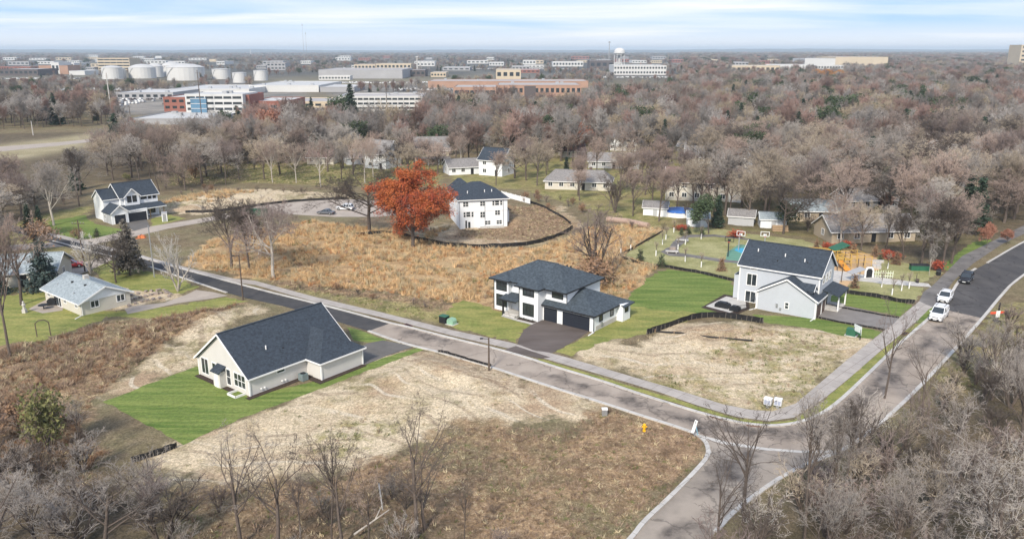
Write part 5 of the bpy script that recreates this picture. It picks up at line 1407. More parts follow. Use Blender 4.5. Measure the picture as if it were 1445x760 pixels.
class Tree:
    """grows branch segments; lists per level"""
    def __init__(s, seed, h, style='spread', depth=5, dens=1.0, twig=0.014):
        s.r = random.Random(seed); s.seg = []; s.h = h; s.tips = []; s.depth = depth; s.dens = dens; s.twig = twig; s.style = style
        r = s.r
        st = {'spread': (.24, 55, .62), 'round': (.26, 42, .56), 'vase': (.30, 30, .60), 'oak': (.10, 52, .50), 'slim': (.36, 34, .42), 'multi': (.03, 24, .8)}[style]
        s.ang, s.l1 = st[1], st[2]
        if style == 'multi':
            for i in range(5):
                a = i * 1.25 + r.random(); t = r.uniform(.12, .5)
                s.grow(Vector((0, 0, 0)), Vector((math.cos(a) * t, math.sin(a) * t, 1)).normalized(), h * r.uniform(.5, .7), h * .012 + .02, 1)
        else:
            tl = h * (.75 if style == 'slim' else .55)
            s.grow(Vector((0, 0, -.3)), Vector((r.uniform(-.06, .06), r.uniform(-.06, .06), 1)).normalized(), tl, h * {'spread': .019, 'oak': .019, 'round': .015, 'vase': .015, 'slim': .010}[style] + .02, 0, st[0])
        s.top = max(q[1].z for q in s.seg)

    def grow(s, p, d, L, rad, lvl, bare=0.0):
        r = s.r
        n = (5, 4, 3, 3, 2, 1)[min(lvl, 5)]
        step = L / n; r_end = rad * (.5 if lvl == 0 else .3)
        wob = (.05, .14, .2, .26, .3, .3)[min(lvl, 5)]
        up = (.0, .10, .10, .05, .03, .02)[min(lvl, 5)]
        if s.style == 'vase': up *= 1.6
        if s.style == 'spread': up *= .7
        pts = [p.copy()]; rr = [rad]; dirs = [d.copy()]
        for i in range(n):
            d = (d + Vector((r.gauss(0, wob), r.gauss(0, wob), r.gauss(0, wob) + up))).normalized()
            q = p + d * step; r1 = rad + (r_end - rad) * (i + 1) / n
            s.seg.append((p.copy(), q.copy(), rr[-1], max(r1, s.twig * .6), lvl)); p = q
            pts.append(q.copy()); rr.append(r1); dirs.append(d.copy())
        if lvl >= s.depth:
            s.tips.append((pts[-1], d)); return
        nc = int(((11, 7, 6, 5, 4)[lvl]) * s.dens + r.random())
        if lvl == 0 and s.style == 'slim': nc = 13
        for k in range(nc):
            t = bare / .55 * .9 + (1 - bare / .55 * .9) * (k + r.random()) / nc if lvl == 0 else .22 + .78 * (k + r.random()) / nc
            t = min(t, .999); i = int(t * n); f = t * n - i
            b = pts[i].lerp(pts[i + 1], f); bd = dirs[i + 1]; br = rr[i] + (rr[i + 1] - rr[i]) * f
            az = r.uniform(0, 6.283); an = R(s.ang + r.uniform(-12, 16)) if lvl else R(s.ang + 12 - 30 * t + r.uniform(-10, 10) + (10 if s.style == 'spread' else 0))
            u = bd.orthogonal().normalized(); w = bd.cross(u); side = u * math.cos(az) + w * math.sin(az)
            nd = (bd * math.cos(an) + side * math.sin(an))
            if lvl > 0 and nd.z < -.15: nd.z *= .3
            nd.normalize()
            if lvl == 0: cl = s.h * s.l1 * (1 - .45 * (t ** 1.5)) * r.uniform(.8, 1.1)
            else: cl = L * (.62 - .28 * t) * r.uniform(.75, 1.2)
            s.grow(b, nd, cl, max(br * .62 if lvl else br * .55, s.twig), lvl + 1)


def seg_mesh(name, segs, material, sides=3):
    if not segs: return None
    A = np.array([tuple(x[0]) for x in segs]); B = np.array([tuple(x[1]) for x in segs]); r0 = np.array([x[2] for x in segs]); r1 = np.array([x[3] for x in segs])
    D = B - A; D /= np.linalg.norm(D, axis=1)[:, None] + 1e-9
    ref = np.where(abs(D[:, 2:3]) > .9, np.array([[1., 0, 0]]), np.array([[0, 0, 1.]]))
    U = np.cross(D, ref); U /= np.linalg.norm(U, axis=1)[:, None]; V = np.cross(D, U)
    n = len(segs); verts = np.zeros((n, 2 * sides, 3))
    for i in range(sides):
        t = 2 * math.pi * i / sides; o = U * math.cos(t) + V * math.sin(t)
        verts[:, i] = A + o * r0[:, None]; verts[:, sides + i] = B + o * r1[:, None]
    base = (np.arange(n) * 2 * sides)[:, None]
    fs = np.concatenate([base + np.array([[i, (i + 1) % sides, sides + (i + 1) % sides, sides + i]]) for i in range(sides)])
    return np_mesh(name, verts.reshape(-1, 3), fs, material)


def np_mesh(name, verts, fs, material):
    me = bpy.data.meshes.new(name); k = fs.shape[1]
    me.vertices.add(len(verts)); me.vertices.foreach_set('co', verts.astype(np.float32).ravel())
    me.loops.add(fs.size); me.loops.foreach_set('vertex_index', fs.astype(np.int32).ravel())
    me.polygons.add(len(fs)); me.polygons.foreach_set('loop_start', np.arange(0, fs.size, k, dtype=np.int32)); me.polygons.foreach_set('loop_total', np.full(len(fs), k, np.int32))
    me.update(calc_edges=True)
    me.materials.append(material)
    return me


def leaf_mesh(name, centres, size, material, seed=0, drop=0.0, flat=0.0, per=3, spread=.5):
    g = np.random.default_rng(seed); C = np.repeat(np.array([tuple(c) for c in centres]), per, 0)
    C = C + g.normal(0, spread, C.shape); n = len(C)
    a = g.normal(0, 1, (n, 3)); a[:, 2] *= (1 - flat); a /= np.linalg.norm(a, axis=1)[:, None]
    b = g.normal(0, 1, (n, 3)); b[:, 2] -= drop; b[:, 2] *= (1 - flat); b /= np.linalg.norm(b, axis=1)[:, None]
    s = g.uniform(.6, 1.3, (n, 1)) * size
    V = np.stack([C - a * s * .5, C + a * s * .5, C + b * s], 1).reshape(-1, 3)
    return np_mesh(name, V, np.arange(3 * n).reshape(-1, 3), material)


def join_mesh(name, meshes):
    bm = bmesh.new(); mats = []
    for me in meshes:
        k = len(bm.faces); bm.from_mesh(me); bm.faces.ensure_lookup_table()
        mats.append(me.materials[0])
        for f in bm.faces[k:]: f.material_index = len(mats) - 1
    out = bpy.data.meshes.new(name); bm.to_mesh(out); bm.free()
    for m in mats: out.materials.append(m)
    return out


def proto(seed, h, style, depth=5, dens=1.0, twig=.014, leaves=None, leaf=None, bark='bark', tw='pinkish grey', per=3, lsize=.3):
    t = Tree(seed, h, style, depth, dens, twig)
    lim = 2 if depth > 3 else 1
    tr = seg_mesh('trunk', [s for s in t.seg if s[4] <= lim], M[bark], 5)
    cr = seg_mesh('crown', [s for s in t.seg if s[4] > lim], TW[tw])
    lf = None
    if leaves: lf = leaf_mesh('foliage', [p for p, d in t.tips], lsize, M[leaves], seed, .3, 0, per, .28)
    return (tr, cr, lf, t.top)


PR = {
    'round1': proto(1, 14, 'round', 5, 1.0, .015), 'round2': proto(2, 14, 'round', 5, .95, .015), 'round3': proto(3, 14, 'vase', 5, 1.0, .015),
    'vase1': proto(4, 14, 'vase', 5, .95, .015), 'spread1': proto(5, 14, 'spread', 5, 1.0, .015), 'spread2': proto(6, 14, 'spread', 5, .95, .015),
    'slim1': proto(7, 14, 'slim', 4, .95, .014), 'slim2': proto(8, 14, 'slim', 4, .85, .014), 'thin1': proto(9, 12, 'round', 5, .62, .011), 'thin2': proto(10, 12, 'slim', 5, .55, .011),
    'bush1': proto(11, 4, 'multi', 4, .85, .010), 'bush2': proto(12, 4, 'multi', 4, .8, .010), 'bush3': proto(13, 4, 'multi', 4, .95, .011),
}


def conifer_mesh(seed, h, rad, m, top=.03, bare=.05, layers=None, droop=.35, size=.5, dens=1.0):
    r = random.Random(seed); cs = []; segs = []; layers = layers or int(h * 1.9)
    for k in range(layers):
        z = h * (bare + (1 - bare) * k / layers); t = 1 - (z / h - bare) / (1 - bare)
        R0 = rad * (t ** .85) * r.uniform(.8, 1.15) + top; nb = max(5, int((7 + 7 * t)))
        for i in range(nb):
            a = r.uniform(0, 6.283); L = R0 * r.uniform(.72, 1.1)
            e = Vector((math.cos(a) * L, math.sin(a) * L, -L * droop)); p = Vector((0, 0, z))
            segs.append((p, p + e, .04, .012, 2))
            n = max(2, int(L * 5 * dens))
            for j in range(n): f = (j + 1) / n; cs.append(p + e * f + Vector((0, 0, .12 * f * f * L)))
    segs.append((Vector((0, 0, -.3)), Vector((0, 0, h)), h * .018 + .03, .02, 0))
    lf = leaf_mesh('foliage', cs, size, M[m], seed, .2, .45, 3, .14 + .1 * size)
    tr = seg_mesh('trunk', segs, M['bark'], 4)
    return (tr, lf, None, h)


PR['spruce'] = conifer_mesh(21, 12, 2.9, 'needles'); PR['spruce2'] = conifer_mesh(22, 12, 2.4, 'needles'); PR['blue_spruce'] = conifer_mesh(23, 9, 3.2, 'needles_blue', size=.42)
PR['grey_spruce'] = conifer_mesh(24, 11, 3.3, 'needles_grey', bare=.16, size=.42); PR['cone'] = conifer_mesh(25, 1.8, .6, 'pine', size=.16, layers=10)
PR['dark_cone'] = conifer_mesh(26, 1.8, .62, 'leaf_brown', size=.16, layers=10)


def pine_mesh(seed, h, m='pine', w=.33):
    r = random.Random(seed); t = Tree(seed, h, 'round', 3, .8, .03)
    cs = [p for p, d in t.tips]
    return (seg_mesh('trunk', [s for s in t.seg if s[4] <= 2], M['bark'], 4), leaf_mesh('foliage', cs, .55, M[m], seed, .1, .3, 14, .55), None, h)


PR['pine'] = pine_mesh(31, 13); PR['juniper'] = (PR['spruce'][0], conifer_mesh(32, 12, 1.9, 'needles', droop=-.4, layers=26)[1], None, 12)
PR['oak_orange'] = proto(41, 17, 'oak', 5, 1.0, .02, 'leaf_orange', tw='dark brown', per=6, lsize=.2)
PR['fore1'] = proto(51, 14, 'spread', 5, .84, .009); PR['fore2'] = proto(52, 14, 'vase', 5, .82, .009); PR['multi'] = proto(53, 9, 'multi', 5, .8, .012)
PR['oak_bare'] = proto(42, 13, 'spread', 5, .85, .018, tw='dark brown')
PR['rust'] = proto(43, 11, 'round', 4, 1.0, .018, 'leaf_rust', per=4, lsize=.36)
PR['rust_bush'] = proto(44, 3.2, 'multi', 4, .7, .012, 'leaf_brown', per=3, lsize=.18)
PR['red_bush'] = proto(45, 1.9, 'multi', 3, .9, .012, 'leaf_red', per=4, lsize=.17)
PR['olive_bush'] = proto(46, 4.5, 'multi', 4, .8, .012, 'leaf_olive', per=3, lsize=.24)
PR['sapling'] = proto(47, 3.2, 'slim', 3, .45, .012)

N_TREES = 0


def tree(kind, x, y, h, label, colour=None, name=None, cat='tree', group=None, rz=None, sx=1.0, bark=None, lean=0.0):
    global N_TREES
    tr, cr, lf, ph = PR[kind]
    nm = name or ('bare_tree' if kind[:4] in ('roun', 'vase', 'spre', 'slim', 'thin', 'oak_', 'fore', 'mult') and kind != 'oak_orange' else 'bush' if 'bush' in kind else 'conifer' if kind in ('spruce', 'spruce2', 'blue_spruce', 'grey_spruce', 'cone', 'dark_cone', 'pine', 'juniper') else 'tree')
    z = gz(x, y) - .05 if abs(x) < 400 and 30 < y < 400 else 0
    o = empty(nm, (x, y, z), rz if rz is not None else (x * 7.3 + y * 3.1) % 6.28, label, cat, group)
    s = h / ph; o.scale = (s * sx, s * sx, s)
    if lean: o.rotation_euler[1] = lean
    a = link('trunk', tr, o)
    if bark:
        a.material_slots[0].link = 'OBJECT'; a.material_slots[0].material = M[bark]
    b = link('crown', cr, o)
    if colour in TW and kind not in ('spruce', 'pine', 'cone'):
        b.material_slots[0].link = 'OBJECT'; b.material_slots[0].material = TW[colour]
    if lf is not None: link('foliage', lf, o)
    N_TREES += 1
    return o


def tpx(kind, px, py, htpx, label, colour=None, **k):
    """height given as pixels above its foot"""
    x, y = G(px, py)
    lo, hi = 0.2, 60.0
    for _ in range(30):
        mid = (lo + hi) / 2
        if PX(x, y, mid)[1] > py - htpx: lo = mid
        else: hi = mid
    return tree(kind, x, y, lo, label, colour, **k)


tpx('oak_orange', 583, 349, 121, 'large orange-red oak in full autumn leaf beside the white three-storey house', name='oak_tree', sx=1.08, rz=.4)
tpx('spread2', 521, 327, 104, 'dark spreading bare oak touching the orange oak, before the parked cars', 'dark brown', sx=1.3)
tpx('round2', 326, 378, 108, 'slender bare tree at the left of the trio on the marsh bank', 'dark brown', sx=1.05)
tpx('round1', 352, 380, 100, 'slender bare tree in the middle of the trio on the marsh bank', 'dark brown', sx=.95)
tpx('spread1', 386, 392, 124, 'big bare tree with forked grey trunk, right of the marsh bank trio', 'purplish', bark='bark_pale', sx=1.0)
tpx('multi', 838, 392, 112, 'wide many-stemmed bare tree behind the hip roofed house', 'purplish', sx=1.2, name='bare_tree')
tpx('rust_bush', 838, 402, 38, 'rust-leaved bush under the many-stemmed tree behind the hip roofed house', cat='bush', sx=1.9)
tpx('thin1', 866, 402, 60, 'thin bare sapling between the hip roofed house and the green lawn', 'tan')
tpx('grey_spruce', 184, 388, 80, 'greyish drooping spruce at the bend of the fresh black street', sx=1.05)
tpx('spread1', 164, 399, 78, 'dark bare tree with stout trunk in front of the greyish spruce', 'dark brown', sx=.75)
tpx('bush2', 251, 411, 88, 'white-stemmed leafless birch clump between driveway and black street', 'white', bark='bark_pale', name='bare_tree', sx=.8)
tpx('bush1', 128, 386, 62, 'white-stemmed leafless clump beside the red car', 'white', bark='bark_pale', name='bare_tree', sx=.75)
tpx('blue_spruce', 63, 408, 76, 'blue-green spruce, between the cottage and the grey-roofed rambler', sx=1.05)
tpx('blue_spruce', -6, 415, 60, 'dark spruce cut by the picture edge beside the white cottage')
tpx('vase1', 15, 503, 205, 'tall forked bare tree with reddish upper twigs standing at the yard edge', 'pinkish grey', sx=.62)
tpx('thin1', 30, 430, 130, 'thin reddish-twigged tree in front of the white cottage', 'pinkish grey')
tpx('round1', 76, 318, 92, 'big pale-trunked oak left of the white farmhouse', 'ash grey', bark='bark_pale', sx=1.1)
tpx('spruce2', 59, 335, 46, 'small dark spruce below the pale-trunked oak'); tpx('spruce', 42, 325, 40, 'dark spruce among the brush, farthest from the farmhouse')
tpx('spruce', 108, 268, 46, 'dark spruce rising over the brush behind the pale-trunked oak')
tpx('rust_bush', 60, 352, 40, 'rusty-leaved bush beside the old road at the far yard', sx=1.3, cat='bush')
tpx('rust_bush', 110, 338, 16, 'low brown bush at the foot of the farmhouse lawn', sx=1.2, cat='bush'); tpx('cone', 137, 334, 12, 'small cone-shaped evergreen on the farmhouse lawn', sx=1.2)
for (px, py, h, lb) in ((385, 258, 66, 'white-barked bare tree at the left of the sunny yard'), (418, 258, 62, 'crooked white-barked tree in the middle of the sunny yard'), (453, 264, 74, 'pale-trunked bare tree leaning over the yard brush'), (515, 258, 70, 'twisted white-barked tree before the white A-frame'), (527, 250, 60, 'second white-barked tree against the A-frame gable'), (650, 236, 50, 'pale-trunked tree beside the grey-roofed garage')):
    tpx('round2', px, py, h, lb, 'pinkish grey', bark='bark_pale', sx=.8)
for i, (px, py, h, k, lb) in enumerate(((497, 182, 50, 'spruce', 'tallest dark spruce before the long cream office'), (486, 180, 38, 'pine', 'broad dark pine left of the tallest spruce'), (477, 164, 24, 'spruce2', 'slim spruce at the left corner of the long cream office'), (440, 164, 24, 'spruce', 'cone-shaped spruce beside the car park trees'),
        (410, 162, 18, 'spruce', 'small spruce at the end of the brick hall'), (464, 156, 13, 'spruce2', 'tiny spruce in front of the low tan building'), (821, 170, 30, 'spruce', 'broad dark spruce standing out of the bare crowns mid-way'), (799, 252, 24, 'juniper', 'dark rounded evergreen beside the long tan house'),
        (1224, 256, 50, 'spruce', 'large layered spruce below the navy-roofed grey house'), (1305, 178, 36, 'pine', 'olive-green pine standing over the right-hand woods'), (1060, 246, 50, 'pine', 'dark pine right of the house with the balcony'), (1330, 200, 36, 'juniper', 'dark evergreen in the right-hand woods beside the pale thicket'),
        (1345, 215, 40, 'pine', 'wide dark pine over the yellow house'), (1180, 186, 30, 'spruce2', 'slim spruce poking up through rust coloured crowns'), (1362, 318, 56, 'juniper', 'tall dark juniper behind the thicket by the trail'), (1376, 330, 62, 'juniper', 'second tall juniper nearest the trail'),
        (1000, 330, 46, 'pine', 'broad green evergreen at the back of the park'), (1012, 322, 36, 'juniper', 'dark evergreen beside the grey shed'), (1110, 322, 34, 'pine', 'dark green evergreen beside the pale woodshed'), (1260, 290, 44, 'pine', 'olive evergreen uphill of the long tan house'), (1040, 262, 40, 'juniper', 'evergreen at the corner of the long cream house'), (873, 150, 16, 'pine', 'far pine beside the orange-brown maples'),
        (975, 150, 22, 'pine', 'far dark pine cluster left of the mall'), (1058, 140, 16, 'spruce', 'far spruce among purple crowns'), (1130, 178, 30, 'juniper', 'slim dark evergreen behind the brown-roofed house'), (745, 135, 10, 'pine', 'dark rounded evergreen against the orange brick building'))):
    tpx(k, px, py, h * (1.3 if py > 170 else 1.15), lb, sx=1.25 if k in ('spruce', 'juniper') and i > 5 else 1.0)
for (px, py, h, lb, sx) in ((815, 222, 50, 'rust-red maple mid-way above the small cream cottage', 1.0), (1205, 160, 22, 'reddish crown on the right-hand hillside', 1.5), (660, 150, 20, 'reddish crown before the orange brick building', 1.4), (850, 150, 16, 'red-brown crown behind the broad spruce', 1.5), (1258, 240, 30, 'rust-orange tree beside the layered spruce', .8), (1250, 300, 28, 'rusty tree in front of the grey-roofed house', .8),
                            (1425, 262, 44, 'orange-brown tree at the edge of the wooded slope', 1.1), (1052, 190, 26, 'rust-red tree behind the house with the balcony', 1.3), (183, 190, 24, 'rust-brown crown beside the pale highway', 1.6), (1420, 345, 22, 'golden shrub where the trail meets the driveway', 1.0), (1392, 350, 36, 'red-leaved tree above the trail', .7)):
    tpx('rust', px, py, h, lb, name='rust_leaved_tree', sx=sx)
for i, (px, py, h) in enumerate(((1150, 118, 20), (1165, 120, 22), (1182, 121, 22), (1160, 128, 18), (1193, 125, 16))):
    o = tpx('rust', px, py, h, ['golden-orange crown at the left of the bright clump below the mall', 'tallest golden-orange crown below the mall', 'golden-orange crown in the middle of the bright clump', 'lowest golden-orange crown nearest the viewer', 'golden-orange crown at the right end of the bright clump'][i], name='golden_tree', sx=1.3)
    f = [c for c in o.children if c.name.startswith('foliage')][0]; f.material_slots[0].link = 'OBJECT'; f.material_slots[0].material = M['leaf_gold']
tpx('spread1', 1186, 346, 84, 'leaning white-trunked sycamore behind the playground', 'pinkish grey', bark='bark_pale', sx=1.0)
tpx('thin1', 1311, 389, 44, 'thin leaning pole-like tree beside the trail', 'whitish', bark='bark_pale', sx=.5)
for (px, py, h, k, c, lb) in ((1300, 372, 96, 'spread2', 'ash grey', 'big grey thicket tree nearest the park bench'), (1330, 380, 104, 'round1', 'dark brown', 'broad bare tree whose trunk stands by the trail'), (1342, 372, 110, 'round2', 'pinkish grey', 'tallest bare tree of the thicket by the trail'), (1275, 366, 70, 'round3', 'dark brown', 'dark bare tree behind the scarlet bushes'),
                              (1105, 330, 88, 'spread1', 'dark brown', 'dark spreading tree above the roof of the blue-grey house'), (1140, 300, 92, 'spread2', 'purplish', 'leaning bare tree with open crown above the low tan house'), (965, 215, 66, 'spread1', 'purplish', 'big bare tree with stout dark limbs before the steep white gable'), (842, 246, 54, 'round1', 'pinkish grey', 'pink-twigged tree at the left of the pair in the middle yards'),
                              (800, 232, 46, 'vase1', 'pinkish grey', 'pink-twigged vase-shaped tree by the lane'), (868, 300, 62, 'bush3', 'dark brown', 'dark bare thicket tree beside the tan house yard'), (893, 305, 60, 'thin1', 'pinkish grey', 'thin bare tree beside the dark thicket in the yard'), (930, 312, 80, 'vase1', 'pinkish grey', 'tall pinkish tree behind the blue tarpaulin pool'), (1010, 300, 66, 'spread2', 'pinkish grey', 'pale spreading tree in front of the long cream house'),
                              (1055, 316, 84, 'round1', 'tan', 'tan spreading tree behind the basketball court'), (758, 262, 70, 'round2', 'tan', 'tan bare tree above the white low fence'), (700, 262, 52, 'vase1', 'pinkish grey', 'pinkish tree behind the roof of the three-storey house')):
    tpx(k, px, py, h, lb, c, sx=1.0)
for (px, py, h, k, c, lb) in ((1214, 354, 74, 'round2', 'tan', 'tan bare tree before the long tan house, nearest the sycamore'), (1250, 352, 66, 'vase1', 'ash grey', 'grey bare tree before the door of the long tan house'), (955, 296, 64, 'round1', 'pinkish grey', 'pinkish tree at the corner of the long cream house'), (1030, 300, 70, 'round2', 'whitish', 'pale tree at the garage end of the long cream house')):
    tpx(k, px, py, h, lb, c)
# foreground trees with their feet near or below the lower edge of the frame
for (px, py, h, k, c, lb, sx) in ((340, 772, 165, 'thin1', 'ash grey', 'bare tree with many fine side twigs at the left of the lower row', 1.0), (392, 775, 178, 'thin1', 'dark brown', 'upright bare tree with broom-like top in the lower row', .9), (425, 770, 120, 'thin2', 'purplish', 'short dark sapling between the two upright bare trees', 1), (468, 765, 170, 'thin2', 'dark brown', 'slender tall bare tree at the centre left of the lower row', .8),
                                  (484, 770, 165, 'thin1', 'dark brown', 'crooked slender bare tree leaning against the tall one', .8), (588, 760, 195, 'thin1', 'dark brown', 'forked bare tree in front of the pale dirt field', .8), (600, 748, 100, 'thin1', 'dark brown', 'arching dark sapling beside the brush pile', 1.3), (655, 775, 100, 'thin2', 'dark brown', 'small bare sapling at the right end of the brush', .8), (520, 775, 130, 'thin1', 'pinkish grey', 'thin pale sapling over the brush pile', .6),
                                  (1050, 735, 175, 'thin1', 'dark brown', 'dark forked bare tree in front of the side street', .9), (1010, 790, 170, 'thin1', 'dark brown', 'leaning dark sapling at the side street edge', .7), (1190, 715, 160, 'slim1', 'dark brown', 'straight dark bare trunk beside the junction', .9), (1135, 770, 230, 'slim2', 'ash grey', 'tall straight bare tree at the corner of the side street', .8), (1165, 775, 210, 'slim1', 'ash grey', 'second tall straight bare tree at the corner of the side street', .7),
                                  (1322, 760, 190, 'fore1', 'ash grey', 'huge pale-twigged bare tree filling the lower right corner', 1.0), (1260, 850, 230, 'fore2', 'ash grey', 'pale broad bare tree at the lower frame edge', .9), (1400, 900, 300, 'fore1', 'whitish', 'pale bare tree at the lower right edge of the frame', .8), (1248, 562, 150, 'thin1', 'purplish', 'curved dark sapling over the worn street', .55), (1300, 600, 130, 'thin1', 'ash grey', 'pale sapling beside the kerb at the right', .7),
                                  (1400, 565, 120, 'fore2', 'ash grey', 'spreading bare tree on the roadside bank', 1.0), (1440, 640, 150, 'fore2', 'ash grey', 'round bare tree at the right edge of the bank', 1.0), (1360, 520, 70, 'bush3', 'ash grey', 'grey thicket on the bank near the white van', 1.2), (1215, 640, 95, 'bush2', 'whitish', 'pale bushy tree at the street junction', 1.0), (70, 640, 95, 'olive_bush', None, 'mossy olive-green half-bare tree on the brown slope', .8), (112, 650, 95, 'thin2', 'ash grey', 'grey dead-looking slim tree on the brown slope', .9), (40, 620, 60, 'rust_bush', None, 'brown-leaved thicket on the brown slope', 1.2),
                                  (60, 790, 140, 'fore2', 'whitish', 'huge pale-twigged thicket tree in the lower left corner', 1.1), (150, 800, 165, 'fore1', 'ash grey', 'broad grey bare tree in the lower left corner', 1.0), (20, 700, 90, 'bush3', 'dark brown', 'dark thicket against the left frame edge', 1.2), (230, 775, 100, 'bush3', 'dark brown', 'dark fan-shaped thicket beside the black silt fence', 1.3), (-10, 850, 200, 'fore1', 'ash grey', 'grey bare tree cut by the lower left corner', 1.0)):
    tpx(k, px, py, h, lb, c, sx=sx)

# ---- woods: the trees one can tell apart
LAND = [('the white farmhouse', G(170, 300)), ('the orange oak', G(583, 349)), ('the white three-storey house', G(670, 322)), ('the blue-grey house', G(1110, 430)), ('the playground', G(1200, 372)), ('the white A-frame', G(530, 238)), ('the pale yellow house', G(611, 232)),
        ('the long tan house', G(815, 268)), ('the long cream house', G(992, 284)), ('the layered spruce', G(1224, 256)), ('the low tan house', G(1148, 312)), ('the basketball court', G(1060, 360)), ('the turning circle', G(440, 295)), ('the junction', G(1130, 620)), ('the white van', G(1322, 450)),
        ('the ranch house', G(390, 545)), ('the rambler', G(120, 430)), ('the white cottage', G(20, 405)), ('the side street', G(1030, 720)), ('the brush pile', G(560, 740)), ('the weathered grey roof', G(1334, 275)), ('the tall junipers', G(1370, 325)), ('the sunny yard', G(430, 258)), ('the marsh trio', G(355, 382)),
        ('the pale highway', G(80, 215)), ('the house with the balcony', G(1012, 244)), ('the brown-roofed hillside house', G(1120, 218)), ('the dark-pole by the woods', G(285, 235)), ('the grey-roofed garage', G(660, 246))]
ORD = ['nearest', 'second', 'third', 'fourth', 'fifth', 'sixth', 'seventh', 'eighth', 'ninth', 'tenth', 'eleventh', 'twelfth', 'thirteenth', 'fourteenth', 'fifteenth', 'sixteenth', 'seventeenth', 'eighteenth', 'nineteenth', 'twentieth', 'next']
PEND = []


def inside(x, y, poly):
    c = False; n = len(poly); j = n - 1
    for i in range(n):
        a, b = poly[i], poly[j]
        if (a[1] > y) != (b[1] > y) and x < (b[0] - a[0]) * (y - a[1]) / (b[1] - a[1]) + a[0]: c = not c
        j = i
    return c


HB = [(min(p[0] for p in q), max(p[0] for p in q), min(p[1] for p in q), max(p[1] for p in q), q) for q in HARD]
TAKEN = [(o.location.x, o.location.y) for o in bpy.data.objects if o.parent is None and 'category' in o and o['category'] in ('tree',)]


def blocked(x, y, rad=1.5):
    for (a, b, c, d, q) in HB:
        if a - rad < x < b + rad and c - rad < y < d + rad:
            if inside(x, y, q) or sdist(np.array([[x, y]]), q)[0] > -rad: return True
    return any((x - hx) ** 2 + (y - hy) ** 2 < (hr + rad) ** 2 for hx, hy, hr in HOUSES)


def hides_house(x, y):
    """stands close in front of a house, on the line from the viewer"""
    for hx, hy, hr in HOUSES:
        d = math.hypot(hx, hy); t = (x * hx + y * hy) / d; off = abs(x * hy - y * hx) / d
        if off < hr * .8 and 0 < d - t < hr + 16 and (int(x * 13 + y * 7) % 4 == 0): return True
    return False


def belt(px, spacing, kinds, hr, group, seed, cat='tree', rad=2.0, avoid=(), keep=1.0, colours=None, sxr=(.85, 1.15), clear=True):
    poly = [G(*q) for q in px]; av = [[G(*q) for q in a] for a in avoid]; r = random.Random(seed)
    xs = [p[0] for p in poly]; ys = [p[1] for p in poly]
    y = min(ys)
    while y < max(ys):
        x = min(xs) + r.random() * spacing
        while x < max(xs):
            X = x + r.uniform(-.42, .42) * spacing; Y = y + r.uniform(-.42, .42) * spacing; x += spacing
            if r.random() > keep or not inside(X, Y, poly) or blocked(X, Y, rad) or any(inside(X, Y, a) for a in av): continue
            if clear and hides_house(X, Y): continue
            if X < 0 and PX(X, Y)[0] < 150 and Y > 215 and PX(X, Y, 14)[1] < 206: continue
            if any((X - a) ** 2 + (Y - b) ** 2 < (spacing * .45) ** 2 for a, b in TAKEN): continue
            TAKEN.append((X, Y))
            PEND.append((r.choice(kinds), X, Y, r.uniform(*hr), r.choice(colours) if colours else None, group, cat, r.uniform(*sxr)))
        y += spacing


CA = ['pinkish grey', 'pinkish grey', 'ash grey', 'ash grey', 'tan', 'tan', 'purplish', 'whitish', 'dark brown']
BR = ['round1', 'round2', 'round3', 'spread1', 'spread2', 'vase1', 'slim1']
belt([(-90, 236), (100, 228), (240, 218), (380, 216), (500, 226), (500, 238), (350, 240), (350, 262), (228, 274), (214, 262), (130, 258), (118, 292), (60, 306), (-90, 335)], 9.0, BR + ['round1', 'slim2'], (11.5, 17.5), 'bare trees of the woods behind the farmhouse', 1, colours=CA, sxr=(1.0, 1.3))
belt([(350, 240), (620, 225), (620, 262), (500, 262), (400, 262), (350, 262)], 12.5, ['round2', 'vase1', 'spread1'], (11, 15), 'trees of the sunny yard', 2, colours=CA, keep=.8, sxr=(1.0, 1.3))
belt([(630, 228), (960, 222), (960, 310), (890, 300), (800, 286), (740, 266), (640, 262)], 11.5, ['round1', 'vase1', 'spread2', 'round3'], (9, 14), 'bare trees of the middle yards', 3, colours=['pinkish grey', 'tan', 'purplish', 'pinkish grey'], keep=.9, sxr=(1.05, 1.4))
belt([(965, 225), (1460, 222), (1500, 300), (1420, 330), (1385, 350), (1345, 372), (1330, 378), (1240, 356), (1140, 334), (1040, 322), (965, 312)], 8.0, BR, (12, 19), 'bare trees of the wooded slope above the park', 4, colours=CA, keep=.9, sxr=(1.0, 1.35))
belt([(965, 300), (1460, 300), (1420, 330), (1340, 372), (1240, 354), (1140, 332), (1040, 322), (965, 316)], 6.5, ['bush1', 'bush2', 'bush3', 'olive_bush', 'bush3'], (2.5, 5.5), 'bushes along the back of the park', 5, 'bush', 1.5, colours=['ash grey', 'dark brown', 'tan', 'purplish'], keep=.75, clear=False)
belt([(-60, 640), (60, 600), (160, 650), (215, 690), (250, 760), (230, 960), (-100, 960)], 4.4, ['bush1', 'bush2', 'bush3', 'bush3'], (3, 6), 'leafless thickets in the lower left corner', 6, 'bush', 1.0, colours=['ash grey', 'ash grey', 'purplish', 'dark brown', 'ash grey'], sxr=(1, 1.4))
belt([(250, 730), (400, 700), (520, 690), (620, 700), (720, 770), (680, 960), (240, 960)], 4.2, ['bush1', 'bush2', 'bush3'], (1.8, 4.2), 'leafless brush along the lower frame edge', 7, 'bush', 1.0, colours=['ash grey', 'dark brown', 'purplish', 'whitish'], keep=.8)
